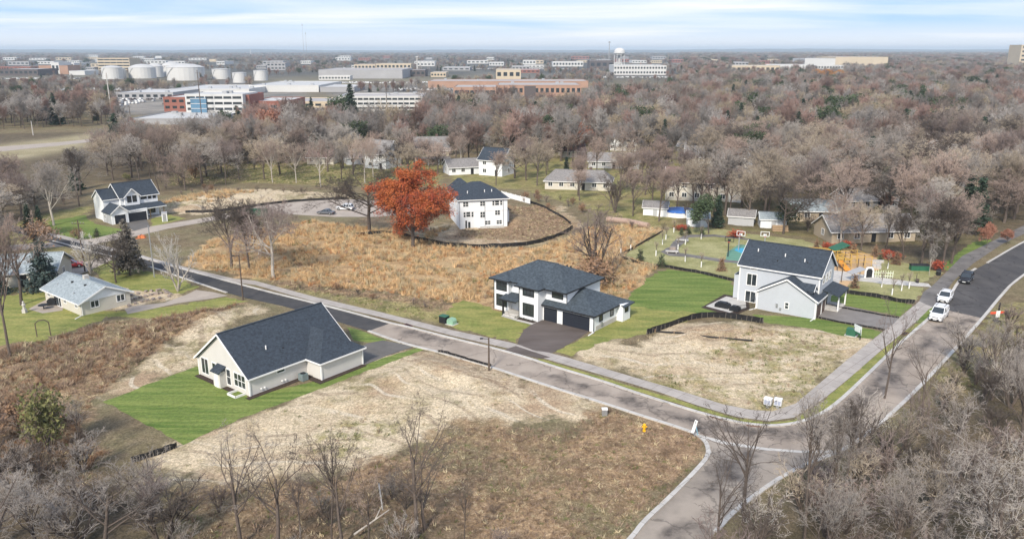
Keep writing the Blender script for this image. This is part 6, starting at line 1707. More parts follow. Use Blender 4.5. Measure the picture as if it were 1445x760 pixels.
belt([(1190, 650), (1235, 628), (1300, 580), (1400, 470), (1460, 400), (1640, 400), (1640, 960), (900, 960), (960, 900), (1020, 790), (1080, 710), (1130, 670)], 4.1, ['bush1', 'bush2', 'bush3', 'bush3'], (3, 6.5), 'leafless thickets on the roadside bank', 8, 'bush', 1.0, colours=['whitish', 'ash grey', 'dark brown', 'purplish', 'tan'], sxr=(1, 1.35), keep=.8)
belt([(1200, 680), (1300, 620), (1460, 480), (1640, 500), (1640, 1000), (1000, 1000), (1080, 760)], 9.0, ['fore2', 'thin1', 'fore1', 'fore2'], (7.5, 12), 'bare trees on the roadside bank', 9, colours=['whitish', 'ash grey', 'ash grey', 'dark brown'], keep=.88)
belt([(-60, 650), (60, 610), (160, 650), (215, 690), (250, 800), (230, 960), (-100, 960)], 8, ['fore2', 'thin1', 'fore1'], (6, 9), 'bare trees in the lower left corner', 19, colours=['ash grey', 'dark brown', 'whitish'], keep=.7)
belt([(-60, 300), (60, 300), (50, 400), (-60, 420)], 9, BR, (10, 15), 'bare trees beside the old yards', 10, colours=CA, keep=.8)
belt([(640, 296), (760, 270), (820, 290), (900, 312), (985, 318), (900, 330), (830, 312), (790, 296)], 4.5, ['bush1', 'bush3', 'rust_bush'], (1.2, 2.6), 'low brown brush along the drainage swale', 11, 'bush', .6, colours=['purplish', 'dark brown', 'pinkish grey'], keep=.6, clear=False)
belt([(230, 266), (500, 268), (520, 274), (360, 272), (240, 282)], 4.5, ['bush1', 'bush3', 'rust_bush'], (1.2, 2.6), 'low brown brush behind the gravel circle', 12, 'bush', .6, colours=['purplish', 'dark brown', 'pinkish grey'], keep=.55, clear=False)
belt([(-90, 240), (130, 232), (480, 214), (500, 230), (340, 244), (345, 262), (228, 270), (214, 260), (130, 256), (112, 290), (60, 304), (-90, 330)], 8.5, ['bush1', 'bush3', 'olive_bush', 'bush3', 'rust_bush'], (2.5, 5), 'undergrowth bushes of the woods behind the farmhouse', 14, 'bush', 1.2, colours=['dark brown', 'purplish', 'ash grey'], keep=.7, clear=False)
belt([(384, 400), (440, 404), (560, 418), (640, 430), (692, 442), (690, 450), (560, 428), (440, 412), (380, 405)], 3.2, ['bush1', 'rust_bush', 'bush3'], (.9, 1.6), 'low brown brush between the marsh and the street verge', 15, 'bush', .4, colours=['purplish', 'dark brown', 'pinkish grey'], keep=.6, clear=False)
_cnt = {}
PEND.sort(key=lambda t: t[2])
_byl = {}
for t in PEND:
    kind, X, Y, h, c, g, cat, sx = t
    nm, (lx, ly) = min(LAND, key=lambda q: math.hypot(q[1][0] - X, (q[1][1] - Y)))
    p = PX(X, Y); q = PX(lx, ly)
    dx, dy = p[0] - q[0], (q[1] - p[1]) * 2.2
    rel = ('beyond' if dy > 0 else 'in front of') if abs(dy) > abs(dx) else ('left of' if dx < 0 else 'right of')
    adj = c or ('olive' if 'olive' in kind else 'brown-leaved')
    if 'rust' in kind: adj = 'brown-leaved'
    if 'olive' in kind: adj = 'olive green'
    wd = ('tall' if h > 13 else 'mid-sized' if h > 9 else 'low') if cat == 'tree' else ('high' if h > 4 else 'low')
    _byl.setdefault((nm, rel, adj, wd, cat), []).append((math.hypot(X - lx, Y - ly), t))
for (nm, rel, adj, wd, cat), L_ in _byl.items():
    L_.sort(key=lambda q: q[0])
    for i, (d, t) in enumerate(L_):
        kind, X, Y, h, c, g, cat, sx = t
        o_ = ORD[min(i, 20)] + (' one' if False else '')
        lead = ('the ' + o_ + ' out of several, ') if len(L_) > 1 and i else ('closest, ' if len(L_) > 1 else '')
        kindw = 'bare tree' if cat == 'tree' else ('leafless bush' if adj not in ('brown-leaved', 'olive green') else 'bush')
        tail = '' if len(L_) == 1 else (', the closest such' if i == 0 else ', %s such outwards' % o_)
        tree(kind, X, Y, h, '%s %s %s %s %s%s' % (wd, adj, kindw, rel, nm, tail), c, cat=cat, group=g, sx=sx)


# ---- scattered masses: geometry-node instances on point clouds
def source_set(name, meshes):
    c = bpy.data.collections.new(name)
    for i, me in enumerate(meshes):
        o = bpy.data.objects.new('%s_%02d' % (name, i), me); c.objects.link(o)
    return c


def scatter(name, pts, scl, rot, idx, coll, kind='stuff', label=None):
    me = bpy.data.meshes.new(name); me.from_pydata([tuple(map(float, p)) for p in pts], [], [])
    for nm, ty, dat in (('sc', 'FLOAT_VECTOR', np.array(scl, np.float32).ravel()), ('ro', 'FLOAT_VECTOR', np.array(rot, np.float32).ravel())):
        a = me.attributes.new(nm, ty, 'POINT'); a.data.foreach_set('vector', dat)
    a = me.attributes.new('ix', 'INT', 'POINT'); a.data.foreach_set('value', np.array(idx, np.int32))
    o = link(name, me); o['kind'] = kind
    if label: o['label'] = label
    ng = bpy.data.node_groups.new(name, 'GeometryNodeTree')
    ng.interface.new_socket('Geometry', in_out='INPUT', socket_type='NodeSocketGeometry'); ng.interface.new_socket('Geometry', in_out='OUTPUT', socket_type='NodeSocketGeometry')
    N = ng.nodes.new; L = ng.links.new
    gi = N('NodeGroupInput'); go = N('NodeGroupOutput'); ip = N('GeometryNodeInstanceOnPoints'); ci = N('GeometryNodeCollectionInfo')
    ci.inputs['Collection'].default_value = coll; ci.inputs['Separate Children'].default_value = True; ci.inputs['Reset Children'].default_value = True
    L(gi.outputs[0], ip.inputs['Points']); L(ci.outputs[0], ip.inputs['Instance']); ip.inputs['Pick Instance'].default_value = True
    for nm, ty, s in (('sc', 'FLOAT_VECTOR', 'Scale'), ('ro', 'FLOAT_VECTOR', 'Rotation'), ('ix', 'INT', 'Instance Index')):
        na = N('GeometryNodeInputNamedAttribute'); na.data_type = ty; na.inputs[0].default_value = nm
        src = [q for q in na.outputs if q.enabled and q.name == 'Attribute'][0]
        if s == 'Rotation':
            er = N('FunctionNodeEulerToRotation'); L(src, er.inputs[0]); L(er.outputs[0], ip.inputs['Rotation'])
        else: L(src, ip.inputs[s])
    L(ip.outputs[0], go.inputs[0])
    md = o.modifiers.new('scatter', 'NODES'); md.node_group = ng
    return o


# far woods
def lod(seed, style, tw, leaves=None, dens=.95):
    t = Tree(seed, 14, style, 4, dens, .035)
    ms = [seg_mesh('t', [s for s in t.seg if s[4] <= 1], M['bark'], 3), seg_mesh('c', [s for s in t.seg if s[4] > 1], M[tw] if tw in M else TW[tw])]
    if leaves: ms.append(leaf_mesh('l', [p for p, d in t.tips], .5, M[leaves], seed, .2, 0, 3, .4))
    return join_mesh('far_tree', ms)


M['far_twigs'] = mat('far_twigs', (0.225, 0.185, 0.16), .95, .2, .5, rnd=.45)
M['far_twigs_grey'] = mat('far_twigs_grey', (0.31, 0.285, 0.265), .95, .2, .5, rnd=.4)
M['far_twigs_pink'] = mat('far_twigs_pink', (0.30, 0.205, 0.175), .95, .2, .5, rnd=.35)
M['far_twigs_tan'] = mat('far_twigs_tan', (0.38, 0.315, 0.23), .95, .2, .5, rnd=.25)
SRC = source_set('far_tree', [lod(61, 'round', 'far_twigs'), lod(62, 'round', 'far_twigs_grey'), lod(63, 'vase', 'far_twigs_pink'), lod(64, 'spread', 'far_twigs'), lod(65, 'round', 'far_twigs_tan'), lod(66, 'round', 'far_twigs_pink', 'leaf_rust', .8),
                              join_mesh('far_spruce', [PR['spruce'][0], PR['spruce'][1]]), join_mesh('far_pine', [PR['pine'][0], PR['pine'][1]]), lod(67, 'vase', 'far_twigs_grey')])


_k = {}
for o_ in bpy.data.objects:
    if 'category' in o_: _k[o_['category']] = _k.get(o_['category'], 0) + 1
print('KINDS', _k)


def woods():
    r = random.Random(77); pts = []; sc = []; ro = []; ix = []
    Zf = [[G(*q) for q in z] for z in Z_FIELD + [[(-80, 143), (120, 136), (160, 150), (150, 160), (-80, 160)], [(430, 118), (640, 112), (640, 122), (480, 132)], [(-60, 186), (200, 176), (240, 190), (100, 214), (-60, 222)]]]
    near_yards = [[G(*q) for q in z] for z in ([(350, 228), (620, 222), (620, 262), (350, 262)], [(630, 222), (960, 218), (960, 262), (640, 262)])]
    Y = 296.0
    while Y < 9000:
        sp = 7.5 if Y < 420 else 8.5 if Y < 600 else 11 if Y < 1100 else 17 if Y < 2200 else 32 if Y < 4500 else 60
        X = -Y * .70 - 20
        while X < Y * .70 + 20:
            x = X + r.uniform(-.5, .5) * sp; y = Y + r.uniform(-.5, .5) * sp; X += sp
            p = PX(x, y)
            if y < 345 and blocked(x, y, 2.0): continue
            if y < 520 and (blocked(x, y, 1) or (hides_house(x, y) and r.random() < .6)): continue
            if any(inside(x, y, q) for q in Zf): continue
            if any(inside(x, y, q) for q in near_yards) and r.random() < .3: continue
            city = p[0] < 960 and p[1] < 150 and p[1] < 168 - max(0, p[0] - 430) * .055
            if city:
                nz_ = noise.noise(Vector((x / 130, y / 260, 2)))
                if nz_ < -.2 + (.1 if y < 2500 else -.2) or r.random() < .12: continue
            if 900 < y < 4000 and any(c[0] < x < c[1] and c[2] - (80 if y < 1600 else 160) < y < c[3] for c in CITY): continue
            if y <= 900 and any(c[0] - 3 < x < c[1] + 3 and c[2] - 22 < y < c[3] for c in CITY): continue
            k = r.random(); n2 = noise.noise(Vector((x / 60, y / 60, 9)))
            i = 6 if k < (.045 if x > 0 else .03) else 7 if k < (.09 if x > 0 else .06) + max(0, n2) * .16 else 5 if k < .062 + max(0, -n2) * .05 else r.choice((0, 0, 1, 1, 2, 2, 3, 4, 8))
            tp = PX(x, y, 15)
            if p[0] < 160 and y < 372 and tp[1] < 203: continue
            if any(xa - 2 < p[0] < xb + 2 and y < D_ and tp[1] < ya for xa, xb, ya, D_ in CITYV): continue
            h = r.choice((r.uniform(.6, 1.0), r.uniform(.9, 1.25), r.uniform(1.1, 1.5))) * (1.0 if y < 2200 else 1.15)
            w = (1.0 if y < 600 else 1.15 if y < 2200 else 2.0 if y < 4500 else 3.2) * r.uniform(.85, 1.15)
            if city: h *= .7; w *= .8
            pts.append((x, y, -.2)); sc.append((h * w, h * w, h)); ro.append((0, 0, r.uniform(0, 6.28))); ix.append(i)
        Y += sp
    print('woods', len(pts), 'trees', N_TREES)
    scatter('far_woods', pts, sc, ro, ix, SRC)


woods()


def tuft(seed, n, h, w, m, lean=.5, bw=.05):
    g = np.random.default_rng(seed); V = []
    for i in range(n):
        a = g.uniform(0, 6.283); r0 = g.uniform(0, w); x, y = r0 * math.cos(a), r0 * math.sin(a); hh = h * g.uniform(.5, 1.1)
        lx, ly = g.normal(0, lean, 2) * hh; ang = g.uniform(0, 3.14); bx, by = math.cos(ang) * bw, math.sin(ang) * bw
        V += [(x - bx, y - by, -.05), (x + bx, y + by, -.05), (x + lx, y + ly, hh)]
    V = np.array(V); return np_mesh('tuft', V, np.arange(len(V)).reshape(-1, 3), M[m])


def cover(name, zones, spacing, meshes, smin, smax, seed, keep=1.0, rad=.5, weights=None, edge=0, clump=0.0, cs=8.0):
    r = random.Random(seed); pts = []; sc = []; ro = []; ix = []
    for z in zones:
        poly = [G(*q) for q in z]; xs = [p[0] for p in poly]; ys = [p[1] for p in poly]
        X, Y = np.meshgrid(np.arange(min(xs), max(xs), spacing), np.arange(max(34, min(ys)), min(ys) + min(max(ys) - min(ys), 230), spacing))
        g = np.random.default_rng(seed); P = np.stack([X.ravel(), Y.ravel()], 1); P = P + g.uniform(-.5, .5, P.shape) * spacing
        ok = (sdist(P, poly) > edge) & (g.random(len(P)) < keep)
        P = P[ok]
        bad = np.zeros(len(P), bool)
        for q in HARD: bad |= sdist(P, q) > -rad
        for hx, hy, hr in HOUSES: bad |= (P[:, 0] - hx) ** 2 + (P[:, 1] - hy) ** 2 < (hr * .8) ** 2
        for (x, y) in P[~bad]:
            if clump and noise.noise(Vector((x / cs, y / cs, seed))) < clump - r.random() * .25: continue
            s = r.uniform(smin, smax); pts.append((x, y, gz(x, y) - .02)); sc.append((s, s, s * r.uniform(.7, 1.2))); ro.append((0, 0, r.uniform(0, 6.28))); ix.append(r.randrange(len(meshes)) if not weights else r.choices(range(len(meshes)), weights)[0])
    print(name, len(pts))
    return scatter(name, pts, sc, ro, ix, source_set(name + '_clump', meshes))


cover('marsh_grass', Z_MARSH, .75, [tuft(1, 26, 1.1, .5, 'reed'), tuft(2, 26, 1.0, .5, 'reed', .8), tuft(3, 26, .8, .45, 'reed_rust'), tuft(4, 20, 1.2, .4, 'straw'), tuft(24, 20, .6, .4, 'grass', .8), tuft(25, 22, .8, .4, 'weed', .7)], .45, 1.15, 3, .9, weights=[4, 4, 2, 4, 1, 1.5], clump=-.08, cs=5.0)
cover('dry_weeds', Z_BROWN, .62, [tuft(5, 16, .45, .35, 'weed', .7), tuft(6, 14, .4, .3, 'straw', .9), tuft(7, 18, .5, .35, 'weed', .5), tuft(8, 12, .35, .3, 'grass', .8)], .5, 1.05, 5, .85, weights=[5, 3, 4, 1.6])
cover('slope_weeds', [Z_BROWN[1]], .95, [tuft(15, 30, 1.0, .5, 'weed', .6), tuft(16, 26, .9, .45, 'leaf_brown', .6), tuft(17, 20, .9, .4, 'straw', .6)], .6, 1.2, 8, .8, weights=[4, 3, 1.5], clump=-.1)
cover('straw_stubble', Z_STRAW, 1.15, [tuft(9, 12, .25, .35, 'straw', 1.2), tuft(10, 10, .22, .3, 'weed', 1.2), tuft(11, 10, .2, .3, 'grass', 1.0)], .5, 1.1, 7, .6, weights=[5, 3, 2], clump=.08)
cover('rough_grass', Z_OLIVE[:6] + [Z_OLIVE[-1]], .9, [tuft(12, 16, .35, .35, 'grass', .7), tuft(13, 14, .35, .3, 'straw', .8), tuft(14, 12, .4, .3, 'weed', .8)], .5, 1.1, 9, .7, weights=[4, 3, 2])


# parked cars in the distant lots: too small and too many to pick apart
def far_cars():
    cols = ['white_steel', 'dark_brown_panel', 'grey_panel']; ms = []
    for c in cols:
        m = MB(); m.box(-2.2, 2.2, -.9, .9, .3, .95); m.prism([(-1.6, .95), (1.2, .95), (.7, 1.5), (-1.2, 1.5)], 'v', -.8, .8); ms.append(m.mesh('far_car', MATS[c]))
    r = random.Random(3); pts = []; sc = []; ro = []; ix = []
    for (px, py, w, rows) in ((60, 150, 60, 7), (110, 146, 40, 6), (400, 160, 60, 4), (440, 168, 50, 4), (560, 118, 90, 4), (640, 128, 60, 3), (150, 128, 60, 4), (480, 118, 60, 3), (620, 150, 50, 3), (720, 98, 120, 4), (300, 148, 40, 2), (900, 110, 60, 3), (60, 112, 70, 3)):
        x0, y0 = G(px, py)
        for k in range(rows):
            for j in range(int(w / 1.4)):
                if r.random() < .35: continue
                x = x0 - w + j * 2.9; y = y0 + k * (9 if k % 2 else 14)
                if any(c[0] < x < c[1] and c[2] - 1 < y < c[3] for c in CITY): continue
                pts.append((x, y, .05)); sc.append((1, 1, 1)); ro.append((0, 0, 1.57 + r.gauss(0, .04))); ix.append(r.choice((0, 0, 1, 2)))
    scatter('far_parked_cars', pts, sc, ro, ix, source_set('far_car', ms), label='rows of tiny parked cars on the distant lots')


far_cars()
# ------------------------------------------------------------------ silt fences, vehicles, park and street furniture
def silt_fence(px, h, label, gap=2.2, both=True):
    line = resample(smooth_line([G(*q) for q in px], 2), gap, closed=False)
    r = random.Random(int(px[0][0])); o = empty('silt_fence', (line[0][0], line[0][1], 0), 0, label, 'silt fence')
    ox, oy = line[0]
    m = MB(); vs = []; fs = []
    for i, (x, y) in enumerate(line):
        z = gz(x, y); hh = h * r.uniform(.9, 1.05); lx, ly = r.uniform(-.12, .12), r.uniform(-.2, .1)
        for dz, k in ((-.05, 0), (hh * .55, .5), (hh, 1)):
            vs += [(x - ox + lx * k, y - oy + ly * k - .02, z + dz), (x - ox + lx * k, y - oy + ly * k + .02, z + dz)]
    for i in range(len(line) - 1):
        k = i * 6; n = k + 6
        fs += [(k, n, n + 2, k + 2), (k + 2, n + 2, n + 4, k + 4), (k + 1, k + 3, n + 3, n + 1), (k + 3, k + 5, n + 5, n + 3), (k + 4, n + 4, n + 5, k + 5)]
    m.add(vs, fs); m.build('fabric', M['fabric'], o)
    if both:
        st = MB(); st.box(-.022, .022, -.022, .022, -.1, h * .92); me = st.mesh('stake', mat('grey_stake_wood', (.20, .18, .155), .9))
        for i, (x, y) in enumerate(line):
            b = link('stake', me, o); b.location = (x - ox, y - oy - .06, gz(x, y)); b.rotation_euler = (r.uniform(-.1, .1), r.uniform(-.1, .1), 0)
    return o


silt_fence([(597, 340), (620, 346), (660, 350), (700, 350), (750, 347), (785, 336), (808, 323)], .95, 'black silt fence curving below the white three-storey house')
silt_fence([(806, 318), (790, 305), (765, 292), (744, 284)], .7, 'black silt fence climbing round the back of the bare earth lot')
silt_fence([(503, 332), (525, 330), (560, 331), (580, 336), (597, 339)], .7, 'short black silt fence under the dark bare oak')
silt_fence([(262, 301), (300, 300), (340, 294), (400, 286), (440, 283), (490, 281)], .7, 'black silt fence along the back of the turning circle')
silt_fence([(912, 472), (935, 465), (960, 455), (985, 448), (1020, 448), (1050, 452), (1077, 456)], .95, 'black silt fence arching over the pale lot below the blue-grey house', 1.6)
silt_fence([(872, 362), (890, 353), (905, 344), (920, 336), (935, 327)], .5, 'thin black silt fence between tan marsh and park grass')
silt_fence([(874, 362), (890, 370), (910, 376), (935, 376), (960, 381), (985, 385), (1010, 391), (1036, 397)], .6, 'wavy black silt fence between park and green back lawn')
silt_fence([(1177, 412), (1210, 416), (1240, 420), (1270, 427), (1290, 428)], .75, 'black silt fence between the trail lawn and the park saplings', 1.8)
silt_fence([(186, 653), (205, 648), (225, 642), (250, 631)], .7, 'sagging black silt fence at the tip of the striped lawn', 3.2)
silt_fence([(618, 497), (640, 502), (665, 510), (693, 518)], .5, 'low black silt fence lying along the kerb behind the street lamp', 2.6)
silt_fence([(1165, 430), (1200, 437), (1240, 444), (1268, 449)], .3, 'low black edging along the upper side of the pale driveway', 3)
silt_fence([(1152, 448), (1190, 456), (1220, 461), (1248, 466)], .3, 'low black edging along the lower side of the pale driveway', 3)
line = [G(*q) for q in ((924, 468), (960, 473), (1000, 478), (1063, 481))]
o = empty('sediment_log', (line[0][0], line[0][1], 0), 0, 'thin dark sediment roll lying across the pale lot', 'sediment log'); m = MB()
for a, b in zip(line[:-1], line[1:]): m.tube((a[0] - line[0][0], a[1] - line[0][1], gz(*a) + .1), (b[0] - line[0][0], b[1] - line[0][1], gz(*b) + .1), .13, n=7)
m.build('roll', M['fabric'], o)
for i in range(5):
    t = i / 4 * 2.98; k = int(t); f = t - k; p = [line[k][j] * (1 - f) + line[k + 1][j] * f - line[0][j] for j in (0, 1)]; m = MB(); m.box(p[0] - .04, p[0] + .04, p[1] - .2, p[1] - .12, 0, .55); m.build('stake', M['wood'], o)
line = [G(*q) for q in ((857, 312), (885, 316), (915, 322))]
o = empty('erosion_roll', (line[0][0], line[0][1], 0), 0, 'long pinkish-brown erosion roll lying in the brush beside the park', 'erosion roll'); m = MB()
for a, b in zip(line[:-1], line[1:]): m.tube((a[0] - line[0][0], a[1] - line[0][1], gz(*a) + .6), (b[0] - line[0][0], b[1] - line[0][1], gz(*b) + .6), .7, n=9)
m.build('roll', mat('straw_matting', (.36, .26, .21), .95, .2, 2), o)
m = MB()
for a in line: m.box(a[0] - line[0][0] - .05, a[0] - line[0][0] + .05, a[1] - line[0][1] - .9, a[1] - line[0][1] - .8, 0, 1.5)
m.build('tie', M['wood'], o)
# white low fence by the three-storey house
a, b = G(708, 277), G(745, 287)
o = empty('vinyl_fence', (*a, 0), math.atan2(b[1] - a[1], b[0] - a[0]), 'low white solid fence running off behind the three-storey house', 'fence'); Lf = math.dist(a, b)
pm = MB(); pm.box(.08, 2.3, -.03, .03, .05, 1.5); me = pm.mesh('fence_panel', M['white']); pp = MB(); pp.box(-.07, .07, -.07, .07, 0, 1.65); mp_ = pp.mesh('post', M['white'])
for i in range(int(Lf / 2.4) + 1):
    link('post', mp_, o).location = (i * 2.4, 0, gz(a[0], a[1])); link('fence_panel', me, o).location = (i * 2.4, 0, gz(a[0], a[1]))


# vehicles
def loft(mb, secs):
    """secs: list of (x, [(y,z)...]) closed outlines with equal counts"""
    n = len(secs[0][1]); vs = [(x, y, z) for x, ring in secs for (y, z) in ring]; fs = []
    for j in range(len(secs) - 1):
        for i in range(n): fs.append((j * n + i, j * n + (i + 1) % n, (j + 1) * n + (i + 1) % n, (j + 1) * n + i))
    fs += [tuple(range(n - 1, -1, -1)), tuple(range((len(secs) - 1) * n, len(secs) * n))]
    mb.add(vs, fs)


def car(px, py, rz, kind, paint, label, L=4.7, Wd=1.88, H=1.72):
    x, y = G(px, py); o = empty('parked_' + ('van' if kind == 'van' else 'car'), (x, y, .02), R(rz), label, 'van' if kind == 'van' else 'car')
    hw = Wd / 2; belt = H * .58; hood = H * (.60 if kind != 'sedan' else .56)
    def ring(w, z0, z1, k=.12): return [(-w, z0 + k), (-w + .06, z0), (w - .06, z0), (w, z0 + k), (w, z1 - k), (w - .1, z1), (-w + .1, z1), (-w, z1 - k)]
    m = MB(); f, b = L / 2, -L / 2
    secs = [(b, ring(hw * .86, .42, belt * .93)), (b + .12, ring(hw * .96, .30, belt)), (b + .6, ring(hw, .24, belt)), (0, ring(hw, .22, belt)), (f - 1.35, ring(hw, .22, hood + .02)), (f - .5, ring(hw * .97, .24, hood - .10)), (f - .12, ring(hw * .9, .30, hood - .20)), (f, ring(hw * .78, .40, hood - .34))]
    loft(m, secs); m.build('body', M[paint], o, smooth=False)
    # glasshouse
    r0 = b + (.18 if kind in ('van', 'suv') else .9); ws = f - 1.25
    def gr(w, z0, wt, z1): return [(-w, z0), (w, z0), (wt, z1), (-wt, z1)]
    g = MB(); top = H - .05
    loft(g, [(r0 - .02, gr(hw * .9, belt - .02, hw * .7, belt + .02)), (r0 + (.35 if kind != 'sedan' else .7), gr(hw * .95, belt - .02, hw * .76, top)), (ws - .95, gr(hw * .95, belt - .02, hw * .78, top)), (ws, gr(hw * .92, belt - .02, hw * .8, belt + .03))])
    g.build('windows', M['glass'], o)
    rf = MB(); a0 = r0 + (.30 if kind != 'sedan' else .68)
    loft(rf, [(a0, gr(hw * .80, top - .05, hw * .7, top + .01)), (a0 + .3, gr(hw * .83, top - .05, hw * .74, top + .05)), (ws - 1.2, gr(hw * .83, top - .05, hw * .74, top + .05)), (ws - .9, gr(hw * .80, top - .05, hw * .72, top + .01))])
    rf.build('roof_panel', M[paint], o)
    p = MB()
    for sg in (-1, 1):
        for xx in (r0 + .75, (r0 + ws) / 2 - .1, ws - .98): p.bar((xx, sg * (hw * .955), belt), (xx - .02, sg * (hw * .775), top), .09, .05)
        p.bar((ws + .02, sg * hw * .93, belt), (ws - .95, sg * hw * .79, top), .09, .07); p.bar((r0, sg * hw * .93, belt), (r0 + .35, sg * hw * .77, top), .12, .07)
        if kind == 'van': p.box(r0 + .3, ws - 2.0, sg * hw * .97 - .02, sg * hw * .85, belt, top - .08)
    p.build('pillar', M[paint], o)
    wm = MB(); wm.tube((0, -.11, 0), (0, .11, 0), .35, n=16); me = wm.mesh('wheel', M['rubber']); rm = MB(); rm.tube((0, -.125, 0), (0, .125, 0), .2, n=10); mr = rm.mesh('rim', M['metal'])
    for xx in (b + .85, f - .88):
        for sg in (-1, 1):
            w = link('wheel', me, o); w.location = (xx, sg * (hw - .1), .35); link('rim', mr, w)
    for sg in (-1, 1):
        q = MB(); q.box(f - .14, f - .02, sg * hw * .72 - .16, sg * hw * .72 + .16, hood - .42, hood - .26); q.build('headlight', M['metal'], o)
        q = MB(); q.box(b - .02, b + .06, sg * hw * .74 - .1, sg * hw * .74 + .1, belt - .42, belt - .12); q.build('taillight', mat('red_lens', (.35, .01, .01), .3), o)
        q = MB(); q.box(ws - .35, ws - .15, sg * hw - (.0 if sg > 0 else .2), sg * hw + (.2 if sg > 0 else .0), belt, belt + .15); q.build('mirror', M[paint], o)
    q = MB(); q.box(f - .03, f + .03, -hw * .6, hw * .6, .34, .56); q.box(f - .1, f + .01, -hw * .45, hw * .45, hood - .42, hood - .32); q.build('grille', M['black'], o)
    q = MB(); q.box(b - .05, b + .02, -hw * .85, hw * .85, .34, .52); q.build('bumper', M['black'], o)
    q = MB(); q.box(f + .03, f + .05, -.26, .26, .4, .52); q.build('number_plate', M['white'], o)
    if kind in ('van', 'suv'):
        q = MB()
        for sg in (-1, 1): q.bar((a0 + .2, sg * hw * .62, top + .09), (ws - 1.3, sg * hw * .62, top + .09), .05)
        q.build('roof_rail', M['black'], o)
    return o


M['car_white'] = mat('white_car_paint', (.72, .73, .75), .25, .02, spec=.6); M['car_black'] = mat('black_car_paint', (.018, .019, .022), .2, .05, spec=.7)
M['car_red'] = mat('dark_red_car_paint', (.22, .02, .025), .3, .05, spec=.6); M['car_grey'] = mat('grey_car_paint', (.12, .125, .14), .3, .05, spec=.6)
a_ = math.degrees(math.atan2(G(1325, 435)[1] - G(1307, 453)[1], G(1325, 435)[0] - G(1307, 453)[0]))
car(1324, 449, a_ + 180, 'van', 'car_white', 'white van-like vehicle parked at the kerb where the paving turns dark', 5.1, 1.95, 2.0)
car(1333, 424, a_ + 182, 'suv', 'car_white', 'white sport utility car parked on the edge of the dark asphalt', 4.6, 1.88, 1.68)
car(1363, 397, a_ + 182, 'suv', 'car_black', 'black sport utility car parked furthest up the dark street', 4.8, 1.9, 1.7)
car(101, 377, 25, 'suv', 'car_red', 'dark red car parked in the drive behind the rambler', 4.6, 1.85, 1.6)
car(460, 302, 165, 'sedan', 'car_grey', 'dark grey car parked at the rim of the turning circle', 4.7, 1.82, 1.4)
car(487, 296, 170, 'suv', 'car_white', 'white car parked on the turning circle beside the dark grey one', 4.7, 1.9, 1.7)

x, y = G(362, 305); o = empty('dumpster', (x, y, 0), R(8), 'green open dumpster on the turning circle among the bare trees', 'dumpster')
m = MB(); m.box(-2.8, 2.8, -1.1, 1.1, .15, .25); 
for (x0, x1, y0, y1) in ((-2.8, 2.8, -1.1, -1.0), (-2.8, 2.8, 1.0, 1.1), (-2.8, -2.7, -1, 1), (2.7, 2.8, -1, 1)): m.box(x0, x1, y0, y1, .25, 1.7)
m.build('container', M['green_box'], o)
rb = MB(); rb.box(-.06, .06, -1.18, -1.1, .2, 1.65); rme = rb.mesh('rib', M['green_box'])
for i in range(8): link('rib', rme, o).location = (-2.5 + i * .71, 0, 0)
m = MB(); m.box(-2.85, 2.85, -1.2, -1.05, 1.68, 1.8); m.box(-2.85, 2.85, 1.05, 1.2, 1.68, 1.8); m.build('rim', M['green_box'], o)
x, y = G(233, 312); o = empty('portable_toilet', (x, y, 0), R(20), 'white portable toilet on the grass beside the white farmhouse', 'portable toilet')
m = MB(); m.box(-.6, .6, -.6, .6, 0, 2.1); m.build('cabin', M['white'], o); m = MB(); m.slab([(-.68, -.68, 2.15), (.68, -.68, 2.15), (.68, .68, 2.3), (-.68, .68, 2.3)], .1); m.build('roof', M['city_grey'], o); m = MB(); m.box(-.4, .4, -.64, -.6, .1, 1.9); m.build('door', M['metal'], o)


def simple(name, px, py, rz, label, cat, parts, group=None, z=None):
    x, y = G(px, py); o = empty(name, (x, y, gz(x, y) if z is None else z), R(rz), label, cat, group)
    for nm, fn, m_ in parts:
        mb = MB(); fn(mb); mb.build(nm, M[m_] if isinstance(m_, str) else m_, o)
    return o


# kerb things
for i, (px, py) in enumerate(((1083, 575), (1097, 576))):
    simple('mailbox_cluster', px, py, -35 + 8 * i, ('white cluster mailbox closer to the pale lot corner', 'white cluster mailbox closer to the trail bend')[i], 'mailbox',
           [('pedestal', lambda m: m.box(-.15, .15, -.15, .15, 0, .6), 'metal'), ('cabinet', lambda m: m.box(-.42, .42, -.34, .34, .5, 1.2), 'white'), ('cap', lambda m: m.box(-.46, .46, -.38, .38, 1.2, 1.28), 'white'), ('mail_door', lambda m: (m.box(-.36, -.02, -.38, -.34, .58, 1.12), m.box(.02, .36, -.38, -.34, .58, 1.12)), mat('pale_blue_grey', (.35, .38, .47), .5))], 'cluster mailboxes')
simple('fire_hydrant', 909, 608, 0, 'yellow fire hydrant in the leaf-strewn corner lot', 'fire hydrant',
       [('barrel', lambda m: lathe(m, [(.2, 0), (.2, .1), (.15, .12), (.15, .7), (.2, .72), (.2, .78), (.14, .9), (.05, .98)], 12), mat('hydrant_yellow', (.75, .42, .02), .5)), ('nozzle', lambda m: (m.tube((-.3, 0, .55), (.3, 0, .55), .08, n=8), m.tube((0, -.28, .5), (0, 0, .5), .1, n=8)), mat('hydrant_yellow', (.75, .42, .02))), ('cap_nut', lambda m: m.tube((0, 0, .98), (0, 0, 1.06), .04, n=6), 'metal')])
